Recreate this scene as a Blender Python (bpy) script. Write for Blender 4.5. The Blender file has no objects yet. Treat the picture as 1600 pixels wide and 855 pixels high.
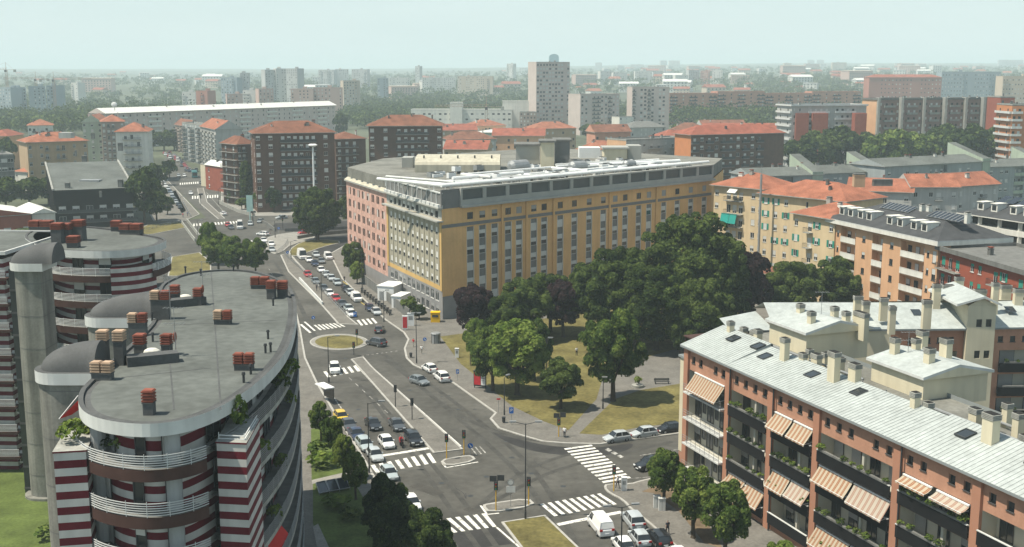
import bpy, math, random
import numpy as np
from math import sin, cos, tan, atan, atan2, radians, pi, sqrt
from mathutils import Vector, Matrix

# ---------------------------------------------------------------- camera, sky, sun, exposure
SC = bpy.context.scene
COL = SC.collection
CAM_H, FPX, PITCH = 52.0, 1800.0, radians(9.94)
cam = bpy.data.cameras.new('camera'); cam_o = bpy.data.objects.new('camera', cam); COL.objects.link(cam_o)
cam.sensor_width = 36.0; cam.lens = FPX / 1600.0 * 36.0
cam.clip_start = 0.5; cam.clip_end = 60000.0
cam_o.location = (0, 0, CAM_H); cam_o.rotation_euler = (pi / 2 - PITCH, 0, 0)
SC.camera = cam_o

SUN_EL, SUN_AZ = radians(63), radians(255)      # azimuth clockwise from +Y (sun stands left of the camera, a little behind)
world = bpy.data.worlds.new('World'); SC.world = world; world.use_nodes = True
nt = world.node_tree; bg = nt.nodes['Background']
sky = nt.nodes.new('ShaderNodeTexSky'); sky.sky_type = 'NISHITA'; sky.sun_disc = False
sky.sun_elevation = SUN_EL; sky.sun_rotation = SUN_AZ
sky.air_density = 1.0; sky.dust_density = 0.35; sky.ozone_density = 1.0; sky.altitude = 120
tint = nt.nodes.new('ShaderNodeMix'); tint.data_type = 'RGBA'; tint.blend_type = 'MULTIPLY'
tint.inputs[0].default_value = 1.0; tint.inputs[7].default_value = (0.9, 0.93, 0.86, 1)
veil = nt.nodes.new('ShaderNodeMix'); veil.data_type = 'RGBA'; veil.inputs[0].default_value = 0.72      # milky summer veil: thick towards the horizon, thinning with elevation like real haze
wc = nt.nodes.new('ShaderNodeTexCoord'); wz = nt.nodes.new('ShaderNodeSeparateXYZ'); nt.links.new(wc.outputs['Generated'], wz.inputs[0])
w1 = nt.nodes.new('ShaderNodeMath'); w1.operation = 'MAXIMUM'; w1.inputs[1].default_value = 0.0; nt.links.new(wz.outputs[2], w1.inputs[0])
w2 = nt.nodes.new('ShaderNodeMath'); w2.operation = 'ADD'; w2.inputs[1].default_value = 0.3; nt.links.new(w1.outputs[0], w2.inputs[0])
w3 = nt.nodes.new('ShaderNodeMath'); w3.operation = 'DIVIDE'; w3.inputs[0].default_value = 0.3; nt.links.new(w2.outputs[0], w3.inputs[1]); nt.links.new(w3.outputs[0], veil.inputs[0])
veil.inputs[7].default_value = (6.0, 7.0, 6.75, 1)
wm = nt.nodes.new('ShaderNodeMapping'); wm.inputs['Scale'].default_value = (2.2, 2.2, 11.0); nt.links.new(wc.outputs['Generated'], wm.inputs['Vector'])
wn = nt.nodes.new('ShaderNodeTexNoise'); wn.inputs['Scale'].default_value = 1.6; wn.inputs['Detail'].default_value = 5; nt.links.new(wm.outputs[0], wn.inputs['Vector'])
wr = nt.nodes.new('ShaderNodeValToRGB'); wr.color_ramp.elements[0].position = .3; wr.color_ramp.elements[1].position = .7      # faint uneven veil
wr.color_ramp.elements[0].color = (.90, .93, .94, 1); wr.color_ramp.elements[1].color = (1, 1, 1, 1); nt.links.new(wn.outputs['Fac'], wr.inputs['Fac'])
wt = nt.nodes.new('ShaderNodeMix'); wt.data_type = 'RGBA'; wt.blend_type = 'MULTIPLY'; wt.inputs[0].default_value = 1.0; wt.inputs[6].default_value = (5.35, 6.25, 6.25, 1); nt.links.new(wr.outputs[0], wt.inputs[7]); nt.links.new(wt.outputs[2], veil.inputs[7])
nt.links.new(sky.outputs[0], tint.inputs[6]); nt.links.new(tint.outputs[2], veil.inputs[6]); nt.links.new(veil.outputs[2], bg.inputs['Color'])
bg.inputs['Strength'].default_value = 0.105
sl = bpy.data.lights.new('sun', 'SUN'); sl.energy = 5.0; sl.angle = radians(0.6); sl.color = (1.0, 0.925, 0.785)
sun_o = bpy.data.objects.new('sun', sl); COL.objects.link(sun_o)
sdir = Vector((sin(SUN_AZ) * cos(SUN_EL), cos(SUN_AZ) * cos(SUN_EL), sin(SUN_EL)))
sun_o.rotation_euler = sdir.to_track_quat('Z', 'Y').to_euler(); sun_o.location = (-100, -60, 300)
vs = SC.view_settings; vs.view_transform = 'Standard'; vs.look = 'None'; vs.exposure = 0.45; vs.gamma = 1.0
vs.use_curve_mapping = False
cy = SC.cycles
cy.use_denoising = True; cy.max_bounces = 6; cy.diffuse_bounces = 3; cy.glossy_bounces = 2; cy.transmission_bounces = 2
cy.volume_bounces = 1; cy.transparent_max_bounces = 8; cy.caustics_reflective = False; cy.caustics_refractive = False
cy.sample_clamp_indirect = 4.0

R = random.Random(7)
NPR = np.random.default_rng(11)

# ---------------------------------------------------------------- measuring the place from the photograph's rows and columns
SP, CP = sin(PITCH), cos(PITCH)
def G(px, py, z=0.0):
    dx, dy = (px - 800) / FPX, (427.5 - py) / FPX
    d = (dx, CP + dy * SP, -SP + dy * CP)
    t = (z - CAM_H) / d[2]
    return (d[0] * t, d[1] * t, z)
def G2(px, py, z=0.0): return G(px, py, z)[:2]
def XD(px, D, z=12.0): return (px - 800) / FPX * (D * CP + (CAM_H - z) * SP)
def ZD(py, D): return CAM_H - D * tan(PITCH + atan((py - 427.5) / FPX))

# ---------------------------------------------------------------- materials
MATS = {}
def mat(name, rgb, rough=0.85, var=0.12, scale=0.6, metal=0.0, bump=0.0, bscale=6.0, spec=0.18, fine=0.0, stain=0.0):
    if name in MATS: return MATS[name]
    m = bpy.data.materials.new(name); m.use_nodes = True; MATS[name] = m
    N, L = m.node_tree.nodes, m.node_tree.links
    b = N['Principled BSDF']; b.inputs['Roughness'].default_value = rough; b.inputs['Metallic'].default_value = metal
    b.inputs['Specular IOR Level'].default_value = spec
    c = tuple(rgb) + (1,)
    b.inputs['Base Color'].default_value = c
    m.diffuse_color = c
    if var > 0 or bump > 0:
        geo = N.new('ShaderNodeNewGeometry')
        nz = N.new('ShaderNodeTexNoise'); nz.inputs['Scale'].default_value = scale; nz.inputs['Detail'].default_value = 5
        L.new(geo.outputs['Position'], nz.inputs['Vector'])
        cr = N.new('ShaderNodeValToRGB'); e = cr.color_ramp.elements
        e[0].position = 0.3; e[1].position = 0.72
        e[0].color = tuple(x * (1 - var) for x in rgb) + (1,); e[1].color = tuple(min(1, x * (1 + var)) for x in rgb) + (1,)
        L.new(nz.outputs['Fac'], cr.inputs['Fac']); out = cr.outputs['Color']
        if fine > 0:
            n2 = N.new('ShaderNodeTexNoise'); n2.inputs['Scale'].default_value = scale * 9; n2.inputs['Detail'].default_value = 3
            L.new(geo.outputs['Position'], n2.inputs['Vector'])
            mx = N.new('ShaderNodeMix'); mx.data_type = 'RGBA'; mx.blend_type = 'OVERLAY'; mx.inputs[0].default_value = fine
            L.new(out, mx.inputs[6]); L.new(n2.outputs['Fac'], mx.inputs[7]); out = mx.outputs[2]
        if stain > 0:      # vertical weather streaks on walls and patches on roofs
            mp = N.new('ShaderNodeMapping'); mp.inputs['Scale'].default_value = (1.1, 1.1, 0.09)
            L.new(geo.outputs['Position'], mp.inputs['Vector'])
            n3 = N.new('ShaderNodeTexNoise'); n3.inputs['Scale'].default_value = 1.0; n3.inputs['Detail'].default_value = 6
            L.new(mp.outputs[0], n3.inputs['Vector'])
            r3 = N.new('ShaderNodeValToRGB'); r3.color_ramp.elements[0].position = 0.35; r3.color_ramp.elements[1].position = 0.6
            k = 1 - stain; r3.color_ramp.elements[0].color = (k, k, k, 1); r3.color_ramp.elements[1].color = (1, 1, 1, 1)
            L.new(n3.outputs['Fac'], r3.inputs['Fac'])
            mx = N.new('ShaderNodeMix'); mx.data_type = 'RGBA'; mx.blend_type = 'MULTIPLY'; mx.inputs[0].default_value = 1
            L.new(out, mx.inputs[6]); L.new(r3.outputs[0], mx.inputs[7]); out = mx.outputs[2]
        L.new(out, b.inputs['Base Color'])
        if bump > 0:
            nb = N.new('ShaderNodeTexNoise'); nb.inputs['Scale'].default_value = bscale; nb.inputs['Detail'].default_value = 4
            L.new(geo.outputs['Position'], nb.inputs['Vector'])
            bp = N.new('ShaderNodeBump'); bp.inputs['Strength'].default_value = bump; bp.inputs['Distance'].default_value = 0.05
            L.new(nb.outputs['Fac'], bp.inputs['Height']); L.new(bp.outputs[0], b.inputs['Normal'])
    return m

def tile_mat(name, rgb, var=0.3):
    m = mat(name, rgb, 0.9, var, 0.35, fine=0.5, bump=0.6, bscale=3.0)
    return m

def leaf_mat(name, c1, c2, c3):
    m = bpy.data.materials.new(name); m.use_nodes = True; MATS[name] = m
    N, L = m.node_tree.nodes, m.node_tree.links
    b = N['Principled BSDF']; b.inputs['Roughness'].default_value = 0.75; b.inputs['Specular IOR Level'].default_value = 0.06
    geo = N.new('ShaderNodeNewGeometry'); oi = N.new('ShaderNodeObjectInfo')
    nz = N.new('ShaderNodeTexNoise'); nz.inputs['Scale'].default_value = 0.35; nz.inputs['Detail'].default_value = 3
    L.new(geo.outputs['Position'], nz.inputs['Vector'])
    ad = N.new('ShaderNodeMath'); ad.operation = 'MULTIPLY_ADD'; ad.inputs[1].default_value = 0.35
    L.new(geo.outputs['Random Per Island'], ad.inputs[0]); L.new(nz.outputs['Fac'], ad.inputs[2])
    a2 = N.new('ShaderNodeMath'); a2.operation = 'MULTIPLY_ADD'; a2.inputs[1].default_value = 0.25
    L.new(oi.outputs['Random'], a2.inputs[0]); L.new(ad.outputs[0], a2.inputs[2])
    cr = N.new('ShaderNodeValToRGB'); e = cr.color_ramp.elements
    e[0].position = 0.45; e[0].color = c1 + (1,); e[1].position = 1.0; e[1].color = c3 + (1,)
    k = e.new(0.75); k.color = c2 + (1,)
    L.new(a2.outputs[0], cr.inputs['Fac']); L.new(cr.outputs[0], b.inputs['Base Color'])
    tr = N.new('ShaderNodeBsdfTranslucent'); L.new(cr.outputs[0], tr.inputs['Color'])
    ms = N.new('ShaderNodeMixShader'); ms.inputs[0].default_value = 0.22
    L.new(b.outputs[0], ms.inputs[1]); L.new(tr.outputs[0], ms.inputs[2]); L.new(ms.outputs[0], N['Material Output'].inputs['Surface'])
    return m

M = {}
M['asphalt'] = mat('asphalt', (0.082, 0.079, 0.070), 0.9, 0.3, 0.09, fine=0.4, bump=0.15, bscale=20, stain=0)
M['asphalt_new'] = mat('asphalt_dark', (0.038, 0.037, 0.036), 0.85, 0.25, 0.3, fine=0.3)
M['tyre_mark'] = mat('tyre_darkened_asphalt', (0.05, 0.05, 0.05), 0.9, 0.3, 0.3)
M['paving'] = mat('paving', (0.15, 0.142, 0.126), 0.9, 0.16, 0.35, fine=0.4)
M['paving2'] = mat('paving_light', (0.25, 0.24, 0.215), 0.9, 0.14, 0.5, fine=0.4)
M['kerb'] = mat('kerb_stone', (0.36, 0.35, 0.32), 0.85, 0.15, 1.2)
def worn_paint(name, rgb, lo, hi):      # paint rubbed through to the asphalt
    m = mat(name, rgb, .85, .12, 1.3, fine=.3); N, L = m.node_tree.nodes, m.node_tree.links; b = N['Principled BSDF']; src = b.inputs['Base Color'].links[0].from_socket
    geo = N.new('ShaderNodeNewGeometry'); nz = N.new('ShaderNodeTexNoise'); nz.inputs['Scale'].default_value = 1.7; nz.inputs['Detail'].default_value = 8; nz.inputs['Roughness'].default_value = .7
    L.new(geo.outputs['Position'], nz.inputs['Vector']); cr = N.new('ShaderNodeValToRGB'); cr.color_ramp.elements[0].position = lo; cr.color_ramp.elements[1].position = hi
    L.new(nz.outputs['Fac'], cr.inputs['Fac']); mx = N.new('ShaderNodeMix'); mx.data_type = 'RGBA'; L.new(cr.outputs[0], mx.inputs[0]); mx.inputs[6].default_value = (.13, .125, .11, 1); L.new(src, mx.inputs[7]); L.new(mx.outputs[2], b.inputs['Base Color']); return m
M['paint'] = worn_paint('road_paint', (0.66, 0.65, 0.60), .36, .47)
M['paint_worn'] = worn_paint('road_paint_worn', (0.42, 0.41, 0.38), .44, .56)
M['paint_yellow'] = mat('road_paint_yellow', (0.5, 0.38, 0.1), 0.85, 0.2, 1.2, fine=0.5)
M['grass_dry'] = mat('dry_grass', (0.135, 0.117, 0.042), 0.95, 0.34, 0.22, fine=0.6, bump=0.5, bscale=9)
M['grass'] = mat('lawn', (0.085, 0.115, 0.030), 0.95, 0.3, 0.3, fine=0.5, bump=0.5, bscale=9)
M['soil'] = mat('soil', (0.15, 0.11, 0.07), 0.95, 0.3, 0.4, fine=0.4)
M['land'] = mat('city_ground', (0.085, 0.095, 0.06), 0.95, 0.45, 0.012, fine=0.5)
M['concrete'] = mat('concrete', (0.33, 0.33, 0.30), 0.85, 0.12, 0.5, fine=0.2, stain=0.25)
M['conc_dark'] = mat('dark_concrete', (0.16, 0.16, 0.15), 0.85, 0.15, 0.5, stain=0.2)
M['glass'] = mat('window_glass', (0.025, 0.03, 0.034), 0.12, 0.0, spec=0.6)
M['glass_car'] = mat('car_glass', (0.02, 0.024, 0.028), 0.08, 0.0, spec=0.6)
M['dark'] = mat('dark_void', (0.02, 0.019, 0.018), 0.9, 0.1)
M['frame_w'] = mat('white_window_frame', (0.62, 0.61, 0.57), 0.6, 0.06)
M['frame_d'] = mat('dark_window_frame', (0.07, 0.07, 0.07), 0.6, 0.06)
M['blind'] = mat('roller_blind', (0.52, 0.52, 0.49), 0.8, 0.1, 0.4)
M['blind_d'] = mat('grey_roller_blind', (0.28, 0.28, 0.27), 0.8, 0.12, 0.4)
M['green_sh'] = mat('green_shutter', (0.03, 0.24, 0.18), 0.8, 0.15, 0.8)
M['white'] = mat('white_plaster', (0.66, 0.65, 0.59), 0.85, 0.06, 0.4, stain=0.12)
M['metal_w'] = mat('white_painted_metal', (0.72, 0.73, 0.72), 0.5, 0.05, 1)
M['metal_g'] = mat('grey_metal', (0.30, 0.31, 0.31), 0.5, 0.1, 1, metal=0.4)
M['metal_d'] = mat('dark_metal', (0.045, 0.048, 0.05), 0.55, 0.1, 1)
M['rubber'] = mat('rubber', (0.02, 0.02, 0.02), 0.9, 0)
M['bark'] = mat('bark', (0.07, 0.055, 0.04), 0.95, 0.25, 2.0)
M['terracotta'] = mat('terracotta', (0.205, 0.066, 0.045), 0.85, 0.35, 1.2)
M['yellow_pole'] = mat('yellow_paint', (0.55, 0.33, 0.03), 0.6, 0.1)
M['roof_or'] = tile_mat('orange_roof_tiles', (0.275, 0.108, 0.066))
M['roof_rd'] = tile_mat('red_roof_tiles', (0.25, 0.082, 0.054))
M['roof_br'] = tile_mat('brown_roof_tiles', (0.17, 0.075, 0.048))
M['leaf_g'] = leaf_mat('green_leaves', (0.0243, 0.0455, 0.0105), (0.0655, 0.1063, 0.0226), (0.1701, 0.2168, 0.0487))
M['leaf_d'] = leaf_mat('dark_green_leaves', (0.0133, 0.0257, 0.0070), (0.0332, 0.0549, 0.0140), (0.1008, 0.1365, 0.0336))
M['leaf_l'] = leaf_mat('light_green_leaves', (0.0446, 0.0793, 0.0131), (0.0972, 0.1499, 0.0265), (0.1913, 0.2429, 0.0531))
M['leaf_p'] = leaf_mat('purple_leaves', (0.0101, 0.0067, 0.0088), (0.0216, 0.0126, 0.0163), (0.0446, 0.0259, 0.0272))

# ---------------------------------------------------------------- mesh building
class MB:
    def __init__(s): s.v = []; s.f = []; s.m = []
    def add(s, vs, fs, m=0):
        o = len(s.v); s.v.extend(vs)
        for f in fs: s.f.append([i + o for i in f]); s.m.append(m)
        return s
    def quad(s, a, b, c, d, m=0): return s.add([a, b, c, d], [(0, 1, 2, 3)], m)
    def box(s, x0, x1, y0, y1, z0, z1, m=0):
        return s.add([(x0, y0, z0), (x1, y0, z0), (x1, y1, z0), (x0, y1, z0), (x0, y0, z1), (x1, y0, z1), (x1, y1, z1), (x0, y1, z1)],
                     [(0, 3, 2, 1), (4, 5, 6, 7), (0, 1, 5, 4), (1, 2, 6, 5), (2, 3, 7, 6), (3, 0, 4, 7)], m)
    def obox(s, c, sx, sy, z0, z1, rz=0.0, m=0):
        ca, sa = cos(rz), sin(rz); P = []
        for z in (z0, z1):
            for x, y in ((-sx / 2, -sy / 2), (sx / 2, -sy / 2), (sx / 2, sy / 2), (-sx / 2, sy / 2)):
                P.append((c[0] + x * ca - y * sa, c[1] + x * sa + y * ca, z))
        return s.add(P, [(0, 3, 2, 1), (4, 5, 6, 7), (0, 1, 5, 4), (1, 2, 6, 5), (2, 3, 7, 6), (3, 0, 4, 7)], m)
    def prism(s, poly, z0, z1, ms=0, mt=None, mb=None):
        n = len(poly); mt = ms if mt is None else mt
        s.add([(p[0], p[1], z0) for p in poly] + [(p[0], p[1], z1) for p in poly],
              [(i, (i + 1) % n, n + (i + 1) % n, n + i) for i in range(n)], ms)
        s.add([(p[0], p[1], z1) for p in poly], [tuple(range(n))], mt)
        if mb is not None: s.add([(p[0], p[1], z0) for p in poly], [tuple(range(n))[::-1]], mb)
        return s
    def sheet(s, poly, z, m=0): return s.add([(p[0], p[1], z) for p in poly], [tuple(range(len(poly)))], m)
    def wall(s, poly, z0, z1, m=0, closed=False):
        n = len(poly)
        s.add([(p[0], p[1], z0) for p in poly] + [(p[0], p[1], z1) for p in poly],
              [(i, (i + 1) % n, n + (i + 1) % n, n + i) for i in range(n if closed else n - 1)], m)
        return s
    def tube(s, p0, p1, r0, r1=None, n=8, m=0, caps=True):
        r1 = r0 if r1 is None else r1
        a, b = Vector(p0), Vector(p1); d = (b - a).normalized()
        x = d.orthogonal().normalized(); y = d.cross(x); P = []
        for c, r in ((a, r0), (b, r1)):
            for i in range(n):
                t = 2 * pi * i / n; P.append(tuple(c + x * (r * cos(t)) + y * (r * sin(t))))
        F = [(i, (i + 1) % n, n + (i + 1) % n, n + i) for i in range(n)]
        if caps: F += [tuple(range(n))[::-1], tuple(range(n, 2 * n))]
        return s.add(P, F, m)
    def bar(s, p0, p1, w, h, m=0):        # a box beam between two points, bottom-centred
        a, b = Vector(p0), Vector(p1); d = (b - a)
        d.z = 0; d.normalize() if d.length > 1e-6 else None
        n = Vector((-d.y, d.x, 0)) * (w / 2); P = []
        for q in (a, b):
            for k, zz in ((-1, 0), (1, 0), (1, h), (-1, h)): P.append(tuple(q + n * k + Vector((0, 0, zz))))
        return s.add(P, [(0, 1, 2, 3), (7, 6, 5, 4), (0, 4, 5, 1), (1, 5, 6, 2), (2, 6, 7, 3), (3, 7, 4, 0)], m)
    def ball(s, c, rx, ry, rz, nu=8, nv=6, m=0):
        P = [(c[0], c[1], c[2] - rz)]; F = []
        for j in range(1, nv):
            t = -pi / 2 + pi * j / nv
            for i in range(nu): P.append((c[0] + rx * cos(t) * cos(2 * pi * i / nu), c[1] + ry * cos(t) * sin(2 * pi * i / nu), c[2] + rz * sin(t)))
        P.append((c[0], c[1], c[2] + rz)); top = len(P) - 1
        for i in range(nu):
            F.append((0, 1 + (i + 1) % nu, 1 + i)); F.append((top, top - nu + i, top - nu + (i + 1) % nu))
            for j in range(nv - 2):
                a = 1 + j * nu; F.append((a + i, a + (i + 1) % nu, a + nu + (i + 1) % nu, a + nu + i))
        return s.add(P, F, m)
    def mesh(s, name, mats, smooth=False):
        me = bpy.data.meshes.new(name); me.from_pydata(s.v, [], s.f)
        for m in mats: me.materials.append(m)
        if len(mats) > 1: me.polygons.foreach_set('material_index', s.m)
        if smooth: me.polygons.foreach_set('use_smooth', [True] * len(me.polygons))
        me.update(); return me
    def build(s, name, mats, parent=None, smooth=False, loc=None, rz=0.0):
        return put(name, s.mesh(name, mats if isinstance(mats, (list, tuple)) else [mats], smooth), parent, loc, rz)

def put(name, me, parent=None, loc=None, rz=0.0):
    o = bpy.data.objects.new(name, me); COL.objects.link(o)
    if parent is not None: o.parent = parent
    if loc is not None: o.location = loc
    if rz: o.rotation_euler = (0, 0, rz)
    return o
def tag(o, label=None, cat=None, group=None, kind=None):
    if label: o['label'] = label
    if cat: o['category'] = cat
    if group: o['group'] = group
    if kind: o['kind'] = kind
    return o
def empty(name, loc, rz=0.0, label=None, cat=None, group=None):
    o = bpy.data.objects.new(name, None); COL.objects.link(o); o.location = loc; o.rotation_euler = (0, 0, rz)
    o.empty_display_size = 0.5
    return tag(o, label, cat, group)
def struct(name, mb, mats): return tag(mb.build(name, mats), kind='structure')
def poly_area(p): return 0.5 * sum(p[i][0] * p[(i + 1) % len(p)][1] - p[(i + 1) % len(p)][0] * p[i][1] for i in range(len(p)))
def ccw(p): return list(p) if poly_area(p) > 0 else list(p)[::-1]
def offset(poly, d):      # inward for positive d on a ccw polygon
    n = len(poly); out = []
    for i in range(n):
        a, b, c = Vector(poly[i - 1][:2]), Vector(poly[i][:2]), Vector(poly[(i + 1) % n][:2])
        e1 = (b - a).normalized(); e2 = (c - b).normalized()
        n1 = Vector((-e1.y, e1.x)); n2 = Vector((-e2.y, e2.x)); k = n1 + n2
        k = k / max(0.35, (k.length_squared / 2)) if k.length > 1e-6 else n1
        out.append(tuple(b + k * d))
    return out
def smooth_poly(pts, it=2, closed=True):      # corner cutting
    for _ in range(it):
        q = []; n = len(pts)
        for i in range(n if closed else n - 1):
            a, b = pts[i], pts[(i + 1) % n]
            q.append(tuple(a[k] * .75 + b[k] * .25 for k in range(len(a)))); q.append(tuple(a[k] * .25 + b[k] * .75 for k in range(len(a))))
        if not closed: q = [pts[0]] + q + [pts[-1]]
        pts = q
    return pts
# ---------------------------------------------------------------- ground, roads, pavements
def W(pts, z=0.0): return ccw([G2(x, y, z) for x, y in pts])
b = MB(); b.add([(-9000, 60, -.03), (9000, 60, -.03), (9000, 16000, -.03), (-9000, 16000, -.03), (-300, -60, -.03), (300, -60, -.03)],
                [(4, 5, 1, 2, 3, 0)]); struct('ground', b, M['land'])
def sstep(t): t = min(1, max(0, t)); return t * t * (3 - 2 * t)
def hill_z(x, D):      # land rising gently in the far right distance
    if D < 1500: return 0.0
    px = 800 + x / (D * CP) * FPX; return float(np.interp(D, (1500, 2000, 2500, 3500, 5000, 7000, 9000, 12000), (0, 12, 27, 40, 56, 82, 100, 104))) * (.7 + .45 * sstep((px - 500) / 800))
b = MB(); xs = [-.62 + 1.3 * i / 60 for i in range(61)]; ds = [1450 + 150 * i for i in range(22)] + [4900 + 500 * i for i in range(14)]
for D in ds:
    for t in xs: b.v.append((t * D, D, hill_z(t * D, D) - .2 + (5 * sin(t * 37 + D * .004) if D > 3200 else 0)))
n = len(xs)
for i in range(len(ds) - 1):
    for j in range(n - 1): b.f.append([i * n + j, i * n + j + 1, (i + 1) * n + j + 1, (i + 1) * n + j]); b.m.append(0)
struct('hills', b, M['land'])
b = MB(); b.sheet(ccw([(-80, 60), (75, 60), (120, 180), (170, 330), (110, 420), (-40, 400), (-95, 380), (-110, 300), (-95, 120)]), 0.0)
struct('road_junction', b, M['asphalt'])
# far avenue and cross street
b = MB(); b.sheet(W([(262, 240), (275, 240), (306, 270), (344, 292), (345, 318), (395, 338), (470, 336), (545, 333), (552, 396), (430, 400), (380, 420), (250, 420), (240, 376), (120, 392), (110, 352), (290, 345), (322, 340), (262, 282), (250, 262)]), 0.004)
struct('avenue', b, M['asphalt'])
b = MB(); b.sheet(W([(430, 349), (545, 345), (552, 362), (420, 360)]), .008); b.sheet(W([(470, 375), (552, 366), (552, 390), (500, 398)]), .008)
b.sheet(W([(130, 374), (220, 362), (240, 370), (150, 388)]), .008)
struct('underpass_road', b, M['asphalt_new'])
b = MB()
b.sheet(smooth_poly(W([(768, 668), (800, 684), (850, 696), (886, 699), (940, 700), (992, 691), (985, 703), (945, 713), (880, 712), (830, 705), (790, 691), (764, 672)]), 2), .0072)
b.sheet(W([(700, 828), (770, 822), (800, 850), (720, 860)]), .004)
struct('road_patches', b, M['asphalt_new'])

def island(name, pts, top, kerb=0.3, h=0.13, sm=0, kmat='kerb', world=None):
    p = world or W(pts)
    if sm: p = smooth_poly(p, sm)
    b = MB(); b.prism(p, 0, h); ko = struct(name + '_kerb', b, M[kmat])
    b = MB(); b.sheet(offset(p, kerb), h + .006); return struct(name, b, M[top])

island('median', [(548, 562), (568, 558), (580, 572), (588, 580), (720, 699), (724, 703), (677, 709), (566, 582)], 'paving', 0.3)
island('crossing_island_pavement', [(686, 720), (697, 730), (745, 721), (738, 712), (718, 714)], 'paving', .35, sm=1)
island('signal_island_pavement', [(752, 791), (763, 803), (838, 791), (826, 779), (762, 788)], 'paving', .35, sm=1)
island('grass_median', [(783, 817), (852, 806), (905, 857), (945, 900), (850, 905)], 'grass_dry', .3)
e = [G2(530 + 46 * cos(t), 535 + 12.5 * sin(t)) for t in [2 * pi * i / 40 for i in range(40)]]
island('roundabout_ring', None, 'paving2', .25, .10, world=ccw(e))
c = G2(530, 535); e2 = [(c[0] + (p[0] - c[0]) * .82, c[1] + (p[1] - c[1]) * .82) for p in ccw(e)]
b = MB(); n = len(e2); b.add([(c[0], c[1], .45)] + [(p[0], p[1], .11) for p in e2] + [((p[0] + c[0]) / 2, (p[1] + c[1]) / 2, .37) for p in e2],
    [(1 + i, 1 + (i + 1) % n, 1 + n + (i + 1) % n, 1 + n + i) for i in range(n)] + [(0, 1 + n + i, 1 + n + (i + 1) % n) for i in range(n)])
struct('roundabout_lawn', b, M['grass_dry'])
island('corner_pavement', [(943, 763), (946, 757), (985, 757), (1000, 752), (1062, 738), (1120, 720), (1300, 900), (1110, 905), (1075, 872), (1040, 842), (1006, 812), (985, 797), (972, 782), (950, 771)], 'paving', .3, sm=1)
island('residence_pavement', [(430, 445), (462, 480), (470, 515), (478, 560), (497, 600), (530, 655), (560, 700), (600, 770), (650, 855), (700, 920), (200, 920), (200, 470)], 'paving', .35)
island('service_strip', [(438, 399), (452, 396), (478, 425), (545, 496), (560, 508), (528, 507), (500, 475), (450, 425)], 'paving', .35)
island('park_pavement', [(515, 397), (534, 436), (601, 500), (630, 520), (637, 531), (631, 545), (634, 560), (645, 571), (707, 599), (773, 646), (765, 655), (778, 670), (813, 681), (848, 691), (886, 694), (938, 695), (1057, 679), (1250, 640), (1260, 400), (800, 390), (545, 380)], 'paving', .35)
island('avenue_median', [(308, 295), (318, 294), (324, 316), (352, 342), (341, 343), (312, 318)], 'paving', .3)
island('avenue_pavement', [(346, 293), (360, 292), (392, 325), (470, 331), (470, 337), (397, 338), (345, 317)], 'paving2', .3)
island('corner_refuge', [(405, 380), (425, 368), (470, 362), (500, 372), (455, 382), (440, 395), (425, 398)], 'paving2', .3, sm=1)
island('far_lawn_kerb', [(450, 392), (470, 378), (500, 374), (540, 378), (505, 386), (478, 396), (455, 402)], 'grass_dry', .3, sm=1)
island('verge', [(262, 432), (268, 402), (312, 395), (330, 410), (330, 432)], 'grass_dry', .3)
island('west_verge', [(186, 372), (230, 352), (282, 347), (290, 356), (240, 366)], 'grass_dry', .3)
island('boulevard_verge', [(263, 300), (275, 298), (292, 330), (284, 334)], 'grass_dry', .3)
island('west_pavement', [(215, 300), (250, 262), (262, 282), (312, 335), (290, 345), (240, 346)], 'paving', .3)
b = MB()
b.sheet(W([(688, 527), (732, 521), (770, 510), (1060, 470), (1180, 480), (1180, 530), (1062, 545), (1000, 562), (940, 598), (932, 625), (888, 674), (850, 660), (800, 636), (745, 590), (720, 570)]), .146)
b.sheet(W([(905, 679), (960, 625), (1000, 611), (1056, 602), (1120, 590), (1120, 655), (1000, 669), (940, 681)]), .146)
struct('park_lawn', b, M['grass_dry'])
b = MB()
b.sheet(W([(486, 672), (512, 667), (545, 738), (487, 752)]), .146)
b.sheet(W([(260, 440), (420, 447), (452, 482), (462, 520), (468, 570), (260, 570)]), .146)
b.sheet(W([(489, 758), (548, 746), (580, 800), (640, 890), (520, 900), (489, 820)]), .146)
struct('garden_lawn', b, M['grass'])
b = MB(); b.sheet(ccw([(-95, 90), (-40, 90), (-40, 150), (-95, 158)]), .012); struct('courtyard_lawn', b, M['grass'])
b = MB(); b.sheet(W([(487, 752), (546, 738), (550, 744), (488, 758)]), .15)
b.sheet(W([(489, 825), (497, 820), (520, 870), (500, 880)]), .15); struct('garden_path', b, M['paving2'])
# yard and soil by the corner block
b = MB(); b.sheet(W([(1003, 770), (1020, 772), (1060, 800), (1100, 850), (1130, 860), (1060, 742)]), .146); struct('tree_bed', b, M['soil'])

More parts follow.
